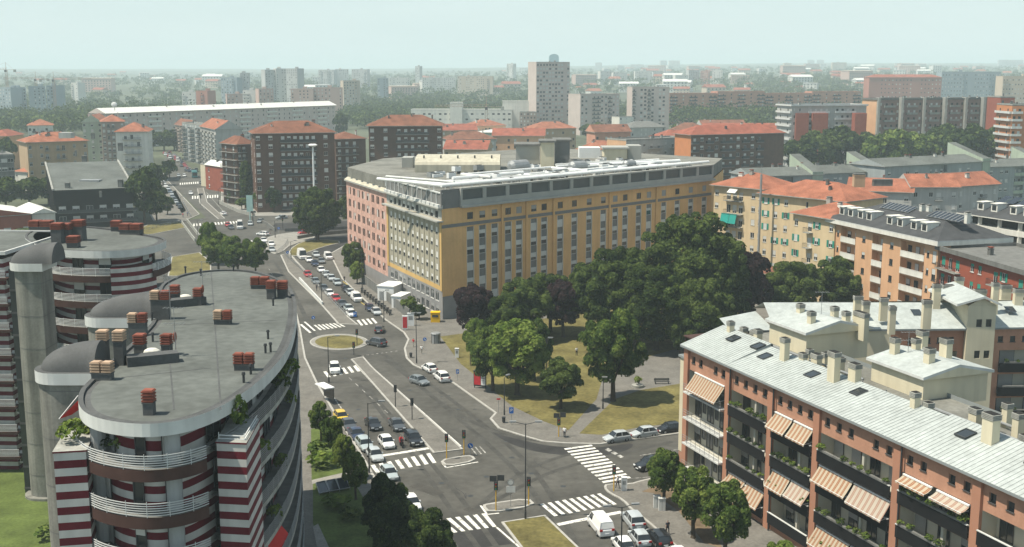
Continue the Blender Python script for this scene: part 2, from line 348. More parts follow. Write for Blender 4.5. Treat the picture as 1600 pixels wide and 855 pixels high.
# painted markings
PA = MB(); PW = MB()
def lerp2(a, b, t): return (a[0] + (b[0] - a[0]) * t, a[1] + (b[1] - a[1]) * t)
def crossing(tl, tr, bl, br, n, fill=.5, mb=PA, z=.012):
    A, B, C, D = G2(*tl), G2(*tr), G2(*bl), G2(*br)
    for i in range(n):
        t0, t1 = i / (n - 1 + fill), (i + fill) / (n - 1 + fill)
        mb.sheet(ccw([lerp2(A, B, t0), lerp2(A, B, t1), lerp2(C, D, t1), lerp2(C, D, t0)]), z)
def line(pts, w=.18, mb=PA, z=.011):
    q = [Vector(G2(*p)) for p in pts]
    for a, b2 in zip(q[:-1], q[1:]):
        d = (b2 - a).normalized(); n2 = Vector((-d.y, d.x)) * w / 2
        mb.sheet(ccw([tuple(a - n2), tuple(b2 - n2), tuple(b2 + n2), tuple(a + n2)]), z)
def dashes(a, b2, n, w=.15, mb=PW):
    A, B = Vector(G2(*a)), Vector(G2(*b2)); d = (B - A).normalized(); nn = Vector((-d.y, d.x)) * w / 2
    for i in range(n):
        p, q = A.lerp(B, i / n), A.lerp(B, (i + .45) / n); mb.sheet(ccw([tuple(p - nn), tuple(q - nn), tuple(q + nn), tuple(p + nn)]), .011)
crossing((655, 816), (759, 802), (684, 836), (776, 823), 8)
crossing((566, 730), (672, 708), (575, 742), (682, 723), 9)
line([(595, 712.5), (670, 700.5)], .8)
crossing((881, 701), (943, 755), (924, 695), (986, 747), 12)
crossing((844, 788), (938, 771), (866, 807), (964, 788), 9)
line([(871, 820), (971, 800)], .75)
crossing((490, 508), (528, 504.5), (500, 516), (540, 510.5), 7)
crossing((557, 500.5), (583, 497), (564, 509), (590, 505), 4)
crossing((505, 581), (556, 571), (512, 590), (563, 580), 6)
crossing((300, 306.5), (341, 304.5), (300, 311), (341, 309), 11, .5)
crossing((281, 286), (310, 284), (281, 289), (310, 287), 9, .5)
crossing((297, 350), (370, 345.5), (297, 354), (372, 349), 16, .5)
crossing((392, 376), (420, 374), (392, 380), (422, 378), 7, .5)
crossing((945, 703), (970, 716), (950, 700), (975, 714), 3, .7, PW)
crossing((735, 700), (750, 697), (744, 711), (760, 708), 3, .3, PW)
line([(560, 575), (572, 588), (672, 700)], .2); line([(586, 578), (720, 697)], .2); line([(470, 507), (485, 520)], .5); line([(476, 503), (492, 517)], .4)
line([(1000, 712), (1062, 702)], .15, PW); line([(985, 748), (1020, 745)], .15, PW)
line([(776, 824), (815, 858)], .25); line([(500, 515), (503, 590)], .0001)
line([(507, 600), (545, 655)], .2, PW); dashes((545, 590), (655, 690), 9)
line([(455, 398), (548, 500)], .2, PW); dashes((420, 420), (470, 505), 10); dashes((565, 556), (625, 548), 8, .3)
line([(322, 300), (354, 336)], .2, PW); dashes((300, 300), (322, 330), 6)
line([(690, 722), (697, 731), (747, 722)], .25); line([(751, 790), (761, 804), (780, 802)], .25)
dashes((262, 250), (290, 285), 8)
struct('road_markings', PA, M['paint']); struct('worn_road_markings', PW, M['paint_worn'])
b = MB(); q = MB()
for a, c2 in (((560, 470), (572, 478)), ((548, 455), (560, 463)), ((536, 440), (547, 448)), ((575, 484), (586, 490))):
    line([a, c2], .2, b)
struct('yellow_bay_markings', b, M['paint_yellow'])

# wear on the carriageways: tyre-polished lanes, repair patches, crack sealing, manholes
rw = random.Random(31); TW = MB(); CK = MB(); MH = MB(); PT = MB()
def ribbon(mb, pts, w, z):
    q = smooth_poly([G2(*p) for p in pts], 2, False); V = []
    for i, p in enumerate(q):
        a, c = Vector(q[max(0, i - 1)]), Vector(q[min(len(q) - 1, i + 1)]); d = (c - a).normalized(); nn = Vector((-d.y, d.x)) * w / 2; V += [(p[0] + nn.x, p[1] + nn.y, z), (p[0] - nn.x, p[1] - nn.y, z)]
    mb.add(V, [(2 * i, 2 * i + 1, 2 * i + 3, 2 * i + 2) for i in range(len(q) - 1)])
for k, (pts, w) in enumerate((([(640, 590), (700, 640), (770, 700), (830, 760), (880, 850)], .8), ([(655, 588), (715, 632), (790, 690), (850, 750), (900, 850)], .8), ([(560, 600), (600, 650), (645, 710), (700, 790), (750, 860)], .7), ([(575, 610), (625, 665), (670, 720), (730, 790), (780, 860)], .7), ([(930, 700), (850, 720), (780, 760), (700, 840)], .8), ([(1050, 690), (960, 712), (860, 735), (760, 790)], .8), ([(470, 480), (500, 545), (530, 555), (600, 548), (640, 590)], 1.0), ([(430, 410), (455, 450), (480, 500)], .9), ([(850, 690), (780, 680), (700, 640), (640, 590), (600, 560)], .9))): ribbon(TW, pts, w, .0065 + .0003 * k)
for k in range(26):
    x, y = rw.uniform(560, 1000), rw.uniform(560, 850); p = Vector(G2(x, y)); 
    if k % 2: CK_pts = [(x + i * rw.uniform(2, 9), y + i * rw.uniform(1, 7) * (1 if k % 4 else -1)) for i in range(5)]; ribbon(CK, CK_pts, .09, .0085)
    else: a = rw.uniform(-.8, -.5); PT.obox((p.x, p.y), rw.uniform(1, 5), rw.uniform(.8, 2.2), -.01, .0075 + .00002 * k, a)
for x, y in ((640, 610), (716, 640), (760, 745), (690, 755), (830, 740), (880, 760), (600, 605), (560, 640), (930, 725), (735, 775), (655, 640), (800, 715), (900, 800), (540, 560), (700, 690)):
    c = G2(x, y); MH.sheet([(c[0] + .38 * cos(t), c[1] + .38 * sin(t)) for t in [2 * pi * i / 14 for i in range(14)]], .0095)
for x, y in ((652, 590), (702, 618), (742, 640), (790, 690), (690, 620), (745, 655)):
    c = G2(x, y); MH.obox(c, .5, .35, -.01, .009, -.6)
struct('tyre_polished_lanes', TW, mat('polished_asphalt', (.062, .060, .054), .8, .25, .5, fine=.4)); struct('crack_sealing', CK, M['tyre_mark']); struct('manholes', MH, M['metal_d']); struct('repair_patches', PT, mat('repair_asphalt', (.062, .059, .052), .9, .2, .6, fine=.4))
# ---------------------------------------------------------------- building kit
MESHES = {}
def u_of(px, p0, p1, z):      # metres along p0->p1 where picture column px meets the wall at height z
    k = (px - 800) / FPX; dx, dy = p1[0] - p0[0], p1[1] - p0[1]
    t = (k * (p0[1] * CP + (CAM_H - z) * SP) - p0[0]) / (dx - k * dy * CP)
    return t * sqrt(dx * dx + dy * dy)

def window_mesh(w, h, frame, blind, frac, sill, mull, dep):
    key = ('win', round(w, 2), round(h, 2), frame, blind, frac, sill, mull, dep)
    if key in MESHES: return MESHES[key]
    b = MB(); f = .07; y = dep - .05
    b.quad((0, y, 0), (w, y, 0), (w, y, h), (0, y, h), 1)
    y2 = y - .05
    for x0, x1, z0, z1 in ((0, f, 0, h), (w - f, w, 0, h), (f, w - f, 0, f), (f, w - f, h - f, h)):
        b.box(x0, x1, y2, y, z0, z1, 0)
    if mull and w > .9: b.box(w / 2 - f / 2, w / 2 + f / 2, y2 - .004, y, f, h - f, 0)
    if frac > 0: b.box(f, w - f, y2 - .035, y2 - .008, h * (1 - frac), h - .02, 2)
    if sill: b.box(-.06, w + .06, -.1, dep - .02, -.08, 0, 0)
    MESHES[key] = b.mesh('window', [M[frame], M['glass'], M[blind]]); return MESHES[key]
def shutter_mesh(w, h, m):
    key = ('sh', round(w, 2), round(h, 2), m)
    if key not in MESHES:
        b = MB(); b.box(0, w, -.05, 0, 0, h); n = max(3, int(h / .25))
        for i in range(n): b.box(.05, w - .05, -.07, -.05, h * (i + .2) / n, h * (i + .75) / n)
        MESHES[key] = b.mesh('shutter', [M[m]])
    return MESHES[key]

class Bld:
    def __init__(s, name, label, cat='building', at=(0, 0), group=None, far=False, wall='white'):
        s.o = at; s.e = empty(name, (at[0], at[1], 0), 0, label, cat, group); s.far = far
        s.w = MB(); s.wm = [M[wall]]; s.idx = {wall: 0}; s.fw = MB(); s.fwm = [M['glass'], M['frame_w'], M['blind'], M['conc_dark'], M['dark']]
        s.fb = MB()
    def mi(s, m):
        if m not in s.idx: s.idx[m] = len(s.wm); s.wm.append(M[m])
        return s.idx[m]
    def L(s, p, z=0): return (p[0] - s.o[0], p[1] - s.o[1], z)
    def part(s, name, mb, mats, parent=None, kind=None):      # mb in world coordinates
        o = s.o; mb.v = [(v[0] - o[0], v[1] - o[1], v[2]) for v in mb.v]
        return tag(mb.build(name, mats, parent or s.e), kind=kind)
    def place(s, name, me, p, z, ang, parent=None):
        return put(name, me, parent or s.e, s.L(p, z), ang)
    def edge(s, p0, p1, z0, z1, m, ops=(), dep=.16):
        """one wall face with real openings; ops = (u0,u1,z0,z1,depth,back material or None)"""
        dx, dy = p1[0] - p0[0], p1[1] - p0[1]; L = sqrt(dx * dx + dy * dy); ux, uy = dx / L, dy / L; mi = s.mi(m)
        o = s.o
        def P(u, z, d=0.0): return (p0[0] - o[0] + ux * u - uy * d, p0[1] - o[1] + uy * u + ux * d, z)
        us = sorted({0.0, L} | {round(q, 3) for op in ops for q in op[:2]}); zs = sorted({z0, z1} | {round(q, 3) for op in ops for q in op[2:4]})
        grid = np.zeros((len(us) - 1, len(zs) - 1), bool)
        ui = {u: i for i, u in enumerate(us)}; zi = {z: i for i, z in enumerate(zs)}
        for op in ops: grid[ui[round(op[0], 3)]:ui[round(op[1], 3)], zi[round(op[2], 3)]:zi[round(op[3], 3)]] = True
        for j in range(len(zs) - 1):
            i = 0
            while i < len(us) - 1:
                if grid[i, j]: i += 1; continue
                k = i
                while k + 1 < len(us) - 1 and not grid[k + 1, j]: k += 1
                s.w.quad(P(us[i], zs[j]), P(us[k + 1], zs[j]), P(us[k + 1], zs[j + 1]), P(us[i], zs[j + 1]), mi); i = k + 1
        for op in ops:
            u0, u1, a, c, d = op[:5]; bm = op[5] if len(op) > 5 else None; sm = s.mi(op[6]) if len(op) > 6 else mi
            s.w.quad(P(u0, a), P(u0, a, d), P(u0, c, d), P(u0, c), sm); s.w.quad(P(u1, a, d), P(u1, a), P(u1, c), P(u1, c, d), sm)
            s.w.quad(P(u0, a), P(u1, a), P(u1, a, d), P(u0, a, d), sm); s.w.quad(P(u0, c, d), P(u1, c, d), P(u1, c), P(u0, c), sm)
            if bm: s.w.quad(P(u0, a, d), P(u1, a, d), P(u1, c, d), P(u0, c, d), s.mi(bm))
        return L
    def window(s, p0, p1, u, z, w, h, frame='frame_w', blind='blind', frac=None, sill=True, mull=True, dep=.16, inset=0.0, shutters=None, name='window'):
        dx, dy = p1[0] - p0[0], p1[1] - p0[1]; L = sqrt(dx * dx + dy * dy); ux, uy = dx / L, dy / L; ang = atan2(uy, ux)
        if frac is None: frac = R.choice((0, .3, .5, .5, .75, 1.0))
        pt = (p0[0] + ux * u - uy * inset, p0[1] + uy * u + ux * inset)
        wo = s.place(name, window_mesh(w, h, frame, blind, frac, sill, mull, dep), pt, z, ang)
        if shutters:
            sw = w / 2; me = shutter_mesh(sw, h, shutters)
            put('shutter', me, wo, (-sw - .02, 0, 0)); put('shutter', me, wo, (w + .02, 0, 0))
        return wo
    def balcony(s, p0, p1, u0, u1, z, proj=1.1, slab='concrete', rail='metal_d', style='bars', h=1.0):
        dx, dy = p1[0] - p0[0], p1[1] - p0[1]; L = sqrt(dx * dx + dy * dy); ux, uy = dx / L, dy / L; ang = atan2(uy, ux)
        w = u1 - u0; key = ('bal', round(w, 2), proj, slab, rail, style, h)
        if key not in MESHES:
            b = MB(); b.box(0, w, -proj, .02, -.16, 0); r = MB()
            if style == 'panel':
                r.box(0, w, -proj, -proj + .06, .003, h); r.box(0, .06, -proj + .06, 0, .003, h); r.box(w - .06, w, -proj + .06, 0, .003, h)
            else:
                r.box(0, w, -proj, -proj + .05, h - .05, h); r.box(0, .05, -proj + .05, 0, h - .05, h); r.box(w - .05, w, -proj + .05, 0, h - .05, h)
                n = max(3, int(w / .16))
                for i in range(n): x = .02 + (w - .04) * i / (n - 1); r.box(x - .012, x + .012, -proj + .01, -proj + .035, 0, h - .05)
            MESHES[key] = (b.mesh('balcony', [M[slab]]), r.mesh('railing', [M[rail]]))
        bo = s.place('balcony', MESHES[key][0], (p0[0] + ux * u0, p0[1] + uy * u0), z, ang)
        put('railing', MESHES[key][1], bo); return bo
    def facade(s, p0, p1, z0, z1, m, spec, nfl, base=0.0, fh=3.0, st=None):
        """spec: one letter per column cell"""
        st = dict(st or {}); dx, dy = p1[0] - p0[0], p1[1] - p0[1]; L = sqrt(dx * dx + dy * dy)
        ux, uy = dx / L, dy / L; cw = L / len(spec); ops = []; todo = []
        fr, bl = st.get('frame', 'frame_w'), st.get('blind', 'blind'); ww, wh = st.get('w', 1.25), st.get('h', 1.5); sill = st.get('sill', .95)
        rail, slab, style = st.get('rail', 'metal_d'), st.get('slab', 'concrete'), st.get('style', 'bars')
        def P(u, z, d=0.0): return (p0[0] - s.o[0] + ux * u - uy * d, p0[1] - s.o[1] + uy * u + ux * d, z)
        runs = []; i = 0
        while i < len(spec):
            c = spec[i]; k = i
            if c in 'blB':
                while k + 1 < len(spec) and spec[k + 1] == c: k += 1
            runs.append((c, i, k)); i = k + 1
        for fl in range(nfl):
            zf = base + fl * fh
            for c, i, k in runs:
                uc = (i + k + 1) / 2 * cw
                if c in 'wsnWt':
                    w = {'w': ww, 's': ww, 'n': .7, 'W': min(cw - .3, 2.2), 't': ww}[c]; w = min(w, cw - .15); hh = wh if c != 't' else min(2.2, fh - .5)
                    sl = sill if c != 't' else .12
                    if s.far:
                        s.fwin(P, uc - w / 2, uc + w / 2, zf + sl, zf + sl + hh, 2 if R.random() < .45 else 0)
                    else:
                        ops.append((uc - w / 2, uc + w / 2, zf + sl, zf + sl + hh, .16))
                        s.window(p0, p1, uc - w / 2, zf + sl, w, hh, fr, bl, shutters='green_sh' if c == 's' and R.random() < .55 else None)
                elif c == 'b':
                    for q in range(i, k + 1):
                        um = (q + .5) * cw; w = min(1.3, cw - .3)
                        if s.far: s.fwin(P, um - w / 2, um + w / 2, zf + .1, zf + 2.2, 4 if R.random() < .6 else 2)
                        else:
                            ops.append((um - w / 2, um + w / 2, zf + .1, zf + 2.2, .16)); s.window(p0, p1, um - w / 2, zf + .1, w, 2.1, fr, bl, sill=False)
                    if s.far: s.fbal(P, i * cw + .1, (k + 1) * cw - .1, zf, 1.0, 1.0)
                    else: s.balcony(p0, p1, i * cw + .1, (k + 1) * cw - .1, zf, 1.1, slab, rail, style)
                elif c in 'lB':
                    u0, u1 = i * cw + .12, (k + 1) * cw - .12
                    ops.append((u0, u1, zf + .05, zf + fh - .35, 1.3, m))
                    n = max(1, int((u1 - u0) / 2.2))
                    for q in range(n):
                        um = u0 + (u1 - u0) * (q + .5) / n
                        if s.far: s.fwin(P, um - .55, um + .55, zf + .1, zf + 2.2, 0, 1.27)
                        else: s.window(p0, p1, um - .6, zf + .06, 1.2, 2.1, fr, bl, sill=False, inset=1.16, dep=.12)
                    if s.far: s.fbal(P, u0, u1, zf, .05, 1.05)
                    else:
                        key = ('par', round(u1 - u0, 2), rail, style, slab)
                        if key not in MESHES:
                            q = MB(); q.box(0, u1 - u0, -.12, .1, -.1, .12, 0)
                            q.box(0, u1 - u0, -.1, -.02, .12, 1.05, 1); q.box(0, u1 - u0, -.13, 0, 1.05, 1.1, 0)
                            MESHES[key] = q.mesh('parapet', [M[slab], M[rail]])
                        s.place('parapet', MESHES[key], (p0[0] + ux * u0, p0[1] + uy * u0), zf, atan2(uy, ux))
        s.edge(p0, p1, z0, z1, m, ops)
    def fwin(s, P, u0, u1, a, c, m, d=-.02):
        s.fw.quad(P(u0, a, d), P(u1, a, d), P(u1, c, d), P(u0, c, d), m)
    def fbal(s, P, u0, u1, z, pr, h):
        a, b_, c, d = P(u0, z - .15, -pr), P(u1, z - .15, -pr), P(u1, z - .15, .0), P(u0, z - .15, .0)
        up = lambda q, hh: (q[0], q[1], z + hh)
        s.fb.add([a, b_, c, d, up(a, h), up(b_, h), up(c, h), up(d, h), up(a, 0), up(b_, 0)], [(0, 1, 5, 4), (1, 2, 6, 5), (3, 0, 4, 7), (0, 3, 2, 1)], 0)
    def finish(s, balm='conc_dark'):
        if s.w.f: s.w.build('wall', s.wm, s.e)
        if s.fw.f: tag(s.fw.build('window', s.fwm, s.e), kind='stuff')
        if s.fb.f: tag(s.fb.build('balcony', [M[balm]], s.e), kind='stuff')
        return s.e
    def flat_roof(s, poly, z, m='conc_dark', par=.5, pm='concrete', over=0.0):
        p = ccw(poly); p = offset(p, -over) if over else p
        b = MB(); q = offset(p, .3); n = len(p)
        b.prism(p, z - .25, z, 1, 0, 1)
        if par > 0:
            b.wall(p, z, z + par, 1, True); b.wall(q[::-1], z + .01, z + par, 1, True)
            b.add([(v[0], v[1], z + par) for v in p] + [(v[0], v[1], z + par) for v in q], [(i, (i + 1) % n, n + (i + 1) % n, n + i) for i in range(n)], 1)
        return s.part('roof', b, [M[m], M[pm]])
    def hip_roof(s, q, z, h, m, over=.6, gable=False, wm='white', soffit='conc_dark', fascia='concrete'):
        """q: ccw quad; ridge along the longer direction"""
        q = [Vector(v[:2]) for v in q]
        if (q[1] - q[0]).length < (q[2] - q[1]).length: q = q[1:] + q[:1]
        Q = [Vector(v) for v in offset([tuple(v) for v in q], -over)]
        mL, mR = (Q[3] + Q[0]) / 2, (Q[1] + Q[2]) / 2; L = (mR - mL).length; wd = (Q[3] - Q[0]).length
        k = 0 if gable else min(.48, wd / 2 / L); rl, rr = mL.lerp(mR, k), mR.lerp(mL, k)
        b = MB(); e = [(v.x, v.y, z) for v in Q]; e2 = [(v.x, v.y, z - .2) for v in Q]; A, C = (rl.x, rl.y, z + h), (rr.x, rr.y, z + h)
        b.add(e + [A, C], [(0, 1, 5, 4), (2, 3, 4, 5)], 0)
        b.add(e + [A, C], [(1, 2, 5), (3, 0, 4)], 1 if gable else 0)
        b.add(e2 + e, [(0, 1, 5, 4), (1, 2, 6, 5), (2, 3, 7, 6), (3, 0, 4, 7)], 3); b.add(e2, [(3, 2, 1, 0)], 2)
        ro = s.part('roof', b, [M[m], M[wm], M[soffit], M[fascia]])
        return ro, rl, rr
    def chimney(s, p, z, w=.7, d=.7, h=1.5, m='concrete', cap='terracotta', parent=None, ang=0.0, name='chimney'):
        key = ('ch', round(w, 1), round(d, 1), round(h, 1), m, cap)
        if key not in MESHES:
            b = MB(); b.box(-w / 2, w / 2, -d / 2, d / 2, -.4, h, 0); b.box(-w / 2 - .1, w / 2 + .1, -d / 2 - .1, d / 2 + .1, h, h + .1, 0)
            b.box(-w / 2 + .08, w / 2 - .08, -d / 2 + .08, d / 2 - .08, h + .1, h + .32, 1); b.box(-w / 2 - .06, w / 2 + .06, -d / 2 - .06, d / 2 + .06, h + .32, h + .4, 1)
            MESHES[key] = b.mesh('chimney', [M[m], M[cap]])
        return s.place(name, MESHES[key], p, z, ang, None)

def quad_fp(pxL, DL, pxR, DR, depth, z=12.0):
    a, b2 = Vector((XD(pxL, DL, z), DL)), Vector((XD(pxR, DR, z), DR)); d = (b2 - a).normalized(); n = Vector((-d.y, d.x)) * depth
    return [tuple(a), tuple(b2), tuple(b2 + n), tuple(a + n)]
def cen(p): return (sum(v[0] for v in p) / len(p), sum(v[1] for v in p) / len(p))

def block(name, label, fp, H, nfl, wall, roof, specs, st=None, far=False, cat='building', group=None, base=None, sidewall=None, chim=3, balm='conc_dark'):
    """a plain block of flats: fp ccw quad; specs = facade strings for edges 0 (front), 1 (right), 3 (left)"""
    B = Bld(name, label, cat, cen(fp), group, far, wall)
    fh = (H - (base or 0) - .3) / nfl
    for i in range(4):
        p0, p1 = fp[i], fp[(i + 1) % 4]; sp = specs[i] if i < len(specs) else None
        mm = wall if (i % 2 == 0 or not sidewall) else sidewall
        if sp: B.facade(p0, p1, 0, H, mm, sp, nfl, base or 0.0, fh, st)
        else: B.edge(p0, p1, 0, H, mm)
    kind = roof[0]
    if kind == 'flat':
        ro = B.flat_roof(fp, H, roof[1], roof[2] if len(roof) > 2 else .5, roof[3] if len(roof) > 3 else 'concrete', roof[4] if len(roof) > 4 else 0)
    else: ro = B.hip_roof(fp, H, roof[2], roof[1], roof[3] if len(roof) > 3 else .6, kind == 'gable', wall)[0]
    for i in range(chim):
        t, u = R.uniform(.12, .88), R.uniform(.25, .75)
        a, b2 = Vector(fp[0]).lerp(Vector(fp[1]), t), Vector(fp[3]).lerp(Vector(fp[2]), t); p = a.lerp(b2, u)
        zz = H if kind == 'flat' else H + roof[2] * (1 - abs(u - .5) * 2) * .8
        ang = atan2(fp[1][1] - fp[0][1], fp[1][0] - fp[0][0])
        B.chimney((p.x, p.y), zz, R.choice((.6, .9, 1.3)), .7, R.choice((1.1, 1.5)), R.choice(('concrete', 'white', 'conc_dark')), R.choice(('terracotta', 'conc_dark')), ang=ang)
    B.finish(balm); return B
# ---------------------------------------------------------------- striped residential blocks on the left
M['stripe_r'] = mat('red_stripe_tiles', (0.112, 0.0095, 0.0175), 0.7, 0.12, 0.8, fine=.2)
M['stripe_w'] = mat('white_stripe_tiles', (0.52, 0.51, 0.48), 0.75, 0.08, 0.6, stain=.15)
M['fascia_w'] = mat('pale_fascia', (0.56, 0.57, 0.55), 0.8, 0.08, 0.6, stain=.12)
M['membrane'] = mat('grey_roof_membrane', (0.112, 0.121, 0.112), 0.9, 0.22, 0.13, fine=.4, stain=.06)
M['membrane_d'] = mat('dark_roof_felt', (0.085, 0.088, 0.088), 0.9, 0.18, 0.4, fine=.3)
M['brown'] = mat('brown_soffit_boards', (0.065, 0.034, 0.028), 0.8, 0.2, 0.8)
M['vault'] = mat('vault_cladding', (0.088, 0.09, 0.09), 0.8, 0.16, 0.6, fine=.2)
M['col'] = mat('column_concrete', (0.23, 0.227, 0.20), 0.85, 0.14, 0.5, fine=.25, stain=.35)
M['col2'] = mat('grey_column_paint', (.32, .33, .33), .8, .08, .6)
M['rail_w'] = mat('pale_rail_paint', (.50, .51, .50), .5, .08, 1)
M['buff'] = mat('buff_clay', (0.42, 0.30, 0.21), 0.85, 0.2, 1.2)
M['red_cloth'] = mat('red_cloth', (0.5, 0.035, 0.03), 0.9, 0.1)

def cap_mesh(w, d, m):      # ringed clay chimney cap
    key = ('cap', w, d, m)
    if key not in MESHES:
        b = MB()
        for i in range(4):
            z = i * .22; b.box(-w / 2 + .12, w / 2 - .12, -d / 2 + .12, d / 2 - .12, z, z + .06, 1); b.box(-w / 2, w / 2, -d / 2, d / 2, z + .06, z + .16, 0)
            b.box(-w / 2 + .07, w / 2 - .07, -d / 2 + .07, d / 2 - .07, z + .16, z + .22, 0)
        MESHES[key] = b.mesh('cap', [M[m], M['dark']])
    return MESHES[key]
def roof_chimney(B, px, py, z, n=1, m='terracotta', base=.9, w=1.0):
    p = G2(px, py, z); W_ = w * n + .12 * (n - 1)
    key = ('cbase', n, base, w)
    if key not in MESHES:
        b = MB(); b.box(-W_ / 2 + .06, W_ / 2 - .06, -w / 2 + .06, w / 2 - .06, -.3, base); b.box(-W_ / 2, W_ / 2, -w / 2, w / 2, base, base + .06); MESHES[key] = b.mesh('chimney', [M['membrane_d']])
    o = B.place('chimney', MESHES[key], (p[0], p[1] + w / 2), z, R.uniform(-.12, .05))
    for i in range(n): put('cap', cap_mesh(w, w, m if i or m != 'mix' else 'buff') if m != 'mix' else cap_mesh(w, w, 'buff' if i == 0 else 'terracotta'), o, (-W_ / 2 + w / 2 + i * (w + .12), 0, base + .06))
    return o
def stripes(b, poly, z0, z1, ph=0.0, closed=False, red=0, white=1, step=.567):
    k = 0; z = z1 - ph
    zs = [z1] + ([z] if ph > 0 else [])
    while z > z0: z -= step; zs.append(max(z, z0))
    for i in range(len(zs) - 1): b.wall(poly, zs[i + 1], zs[i], red if i % 2 else white, closed)
def rails(b, line, z, n=6, dz=.17, r=.028, m=0, posts=True):
    for j in range(n):
        for a, c in zip(line[:-1], line[1:]): b.bar((a[0], a[1], z + .12 + j * dz), (c[0], c[1], z + .12 + j * dz), .05, .055, m)
    if posts:
        acc = 0
        for a, c in zip(line[:-1], line[1:]):
            acc += sqrt((a[0] - c[0]) ** 2 + (a[1] - c[1]) ** 2)
            if acc > 1.4: acc = 0; b.bar((a[0] - .02, a[1], z), (a[0] + .02, a[1], z), .05, .12 + n * dz, m)
def vault_roof(B, tip, L, r, h, z, name='stair_vault', ang=0.0):
    b = MB(); nx, na = 10, 14; ca, sa = cos(ang), sin(ang)
    P = []
    for i in range(nx + 1):
        t = i / nx; x = L * (1 - cos(t * pi / 2)); k = sqrt(max(0, 1 - (1 - x / L) ** 2)); rr = r * (min(1, sqrt(max(0, 1 - (1 - min(1, x / r)) ** 2)))) + .02
        for j in range(na + 1):
            a = pi * j / na; yy = -cos(a) * rr; zz = sin(a) * max(.02, h * k)
            P.append((tip[0] + x * ca - yy * sa, tip[1] + x * sa + yy * ca, z + zz))
    F = [(i * (na + 1) + j, (i + 1) * (na + 1) + j, (i + 1) * (na + 1) + j + 1, i * (na + 1) + j + 1) for i in range(nx) for j in range(na)]
    b.add(P, F); e = [tuple(range(nx * (na + 1), (nx + 1) * (na + 1)))]; b.f.append(list(e[0])); b.m.append(0)
    o = B.part(name, b, [M['vault']]); o.data.polygons.foreach_set('use_smooth', [True] * (len(o.data.polygons) - 1) + [False]); return o
def stadium(tip, L, r, ang=0.0, n=14):
    ca, sa = cos(ang), sin(ang); q = [(L, -r)] + [] ; q = []
    for i in range(n + 1):
        a = pi / 2 + pi * i / n; q.append((r + r * cos(a), r * sin(a)))
    q += [(L, -r), (L, r)]
    return ccw([(tip[0] + x * ca - y * sa, tip[1] + x * sa + y * ca) for x, y in q])

def resample(line, step):
    out = [line[0]]
    for a, c in zip(line[:-1], line[1:]):
        d = sqrt((a[0] - c[0]) ** 2 + (a[1] - c[1]) ** 2); n = max(1, int(d / step))
        for i in range(1, n + 1): out.append((a[0] + (c[0] - a[0]) * i / n, a[1] + (c[1] - a[1]) * i / n))
    return out

# near block
SIDEPLANTS = []
ZA, FA = 28.5, 3.4
A = Bld('striped_apartment_block', 'nearest red and white striped apartment block with curved grey flat roof at lower left', 'building', (-28, 100))
outl = [(131, 600), (121, 618), (124, 638), (145, 652), (190, 661), (240, 663), (295, 655), (345, 636), (390, 608), (428, 574), (450, 545), (461, 512), (465, 480), (459, 455), (440, 436), (400, 422), (345, 420), (290, 426), (262, 437), (247, 448), (243, 492), (231, 514)]
PA_ = ccw(smooth_poly([G2(x, y, ZA) for x, y in outl], 2))
b = MB(); n = len(PA_); inn = offset(PA_, .35); inn2 = offset(PA_, .85)
b.wall(PA_, ZA - .95, ZA, 0, True); b.sheet(offset(PA_, .02)[::-1], ZA - .95, 3)
ring = lambda P1, z1_, P2, z2_, m: b.add([(v[0], v[1], z1_) for v in P1] + [(v[0], v[1], z2_) for v in P2], [(i, (i + 1) % n, n + (i + 1) % n, n + i) for i in range(n)], m)
ring(PA_, ZA, inn, ZA, 1); ring(inn, ZA, inn, ZA - .22, 1); ring(inn, ZA - .22, inn2, ZA - .1, 1)
b.sheet(inn2, ZA - .1, 2)
A.part('roof', b, [M['fascia_w'], M['membrane_d'], M['membrane'], M['conc_dark']])
# lapped felt strips on the membrane
b = MB()
for (x0, y0), (x1, y1) in (((270, 508), (440, 500)), ((190, 590), (330, 575)), ((330, 425), (345, 640)), ((262, 530), (272, 640))):
    b.bar(G(x0, y0, ZA - .097), G(x1, y1, ZA - .097), .12, .012)
A.part('felt_seam', b, [M['membrane_d']], kind='stuff')
# body: inset striped core, balconies all round, terrace storey set back
core = offset(PA_, 1.45); top = offset(PA_, 1.9); NF = 8
b = MB(); stripes(b, core, 0, 25.2, 0, True); b.sheet(core, 25.2, 1); stripes(b, top, 25.2, ZA - .95, .9, True, 0, 1, .75); A.part('wall', b, [M['stripe_r'], M['stripe_w']])
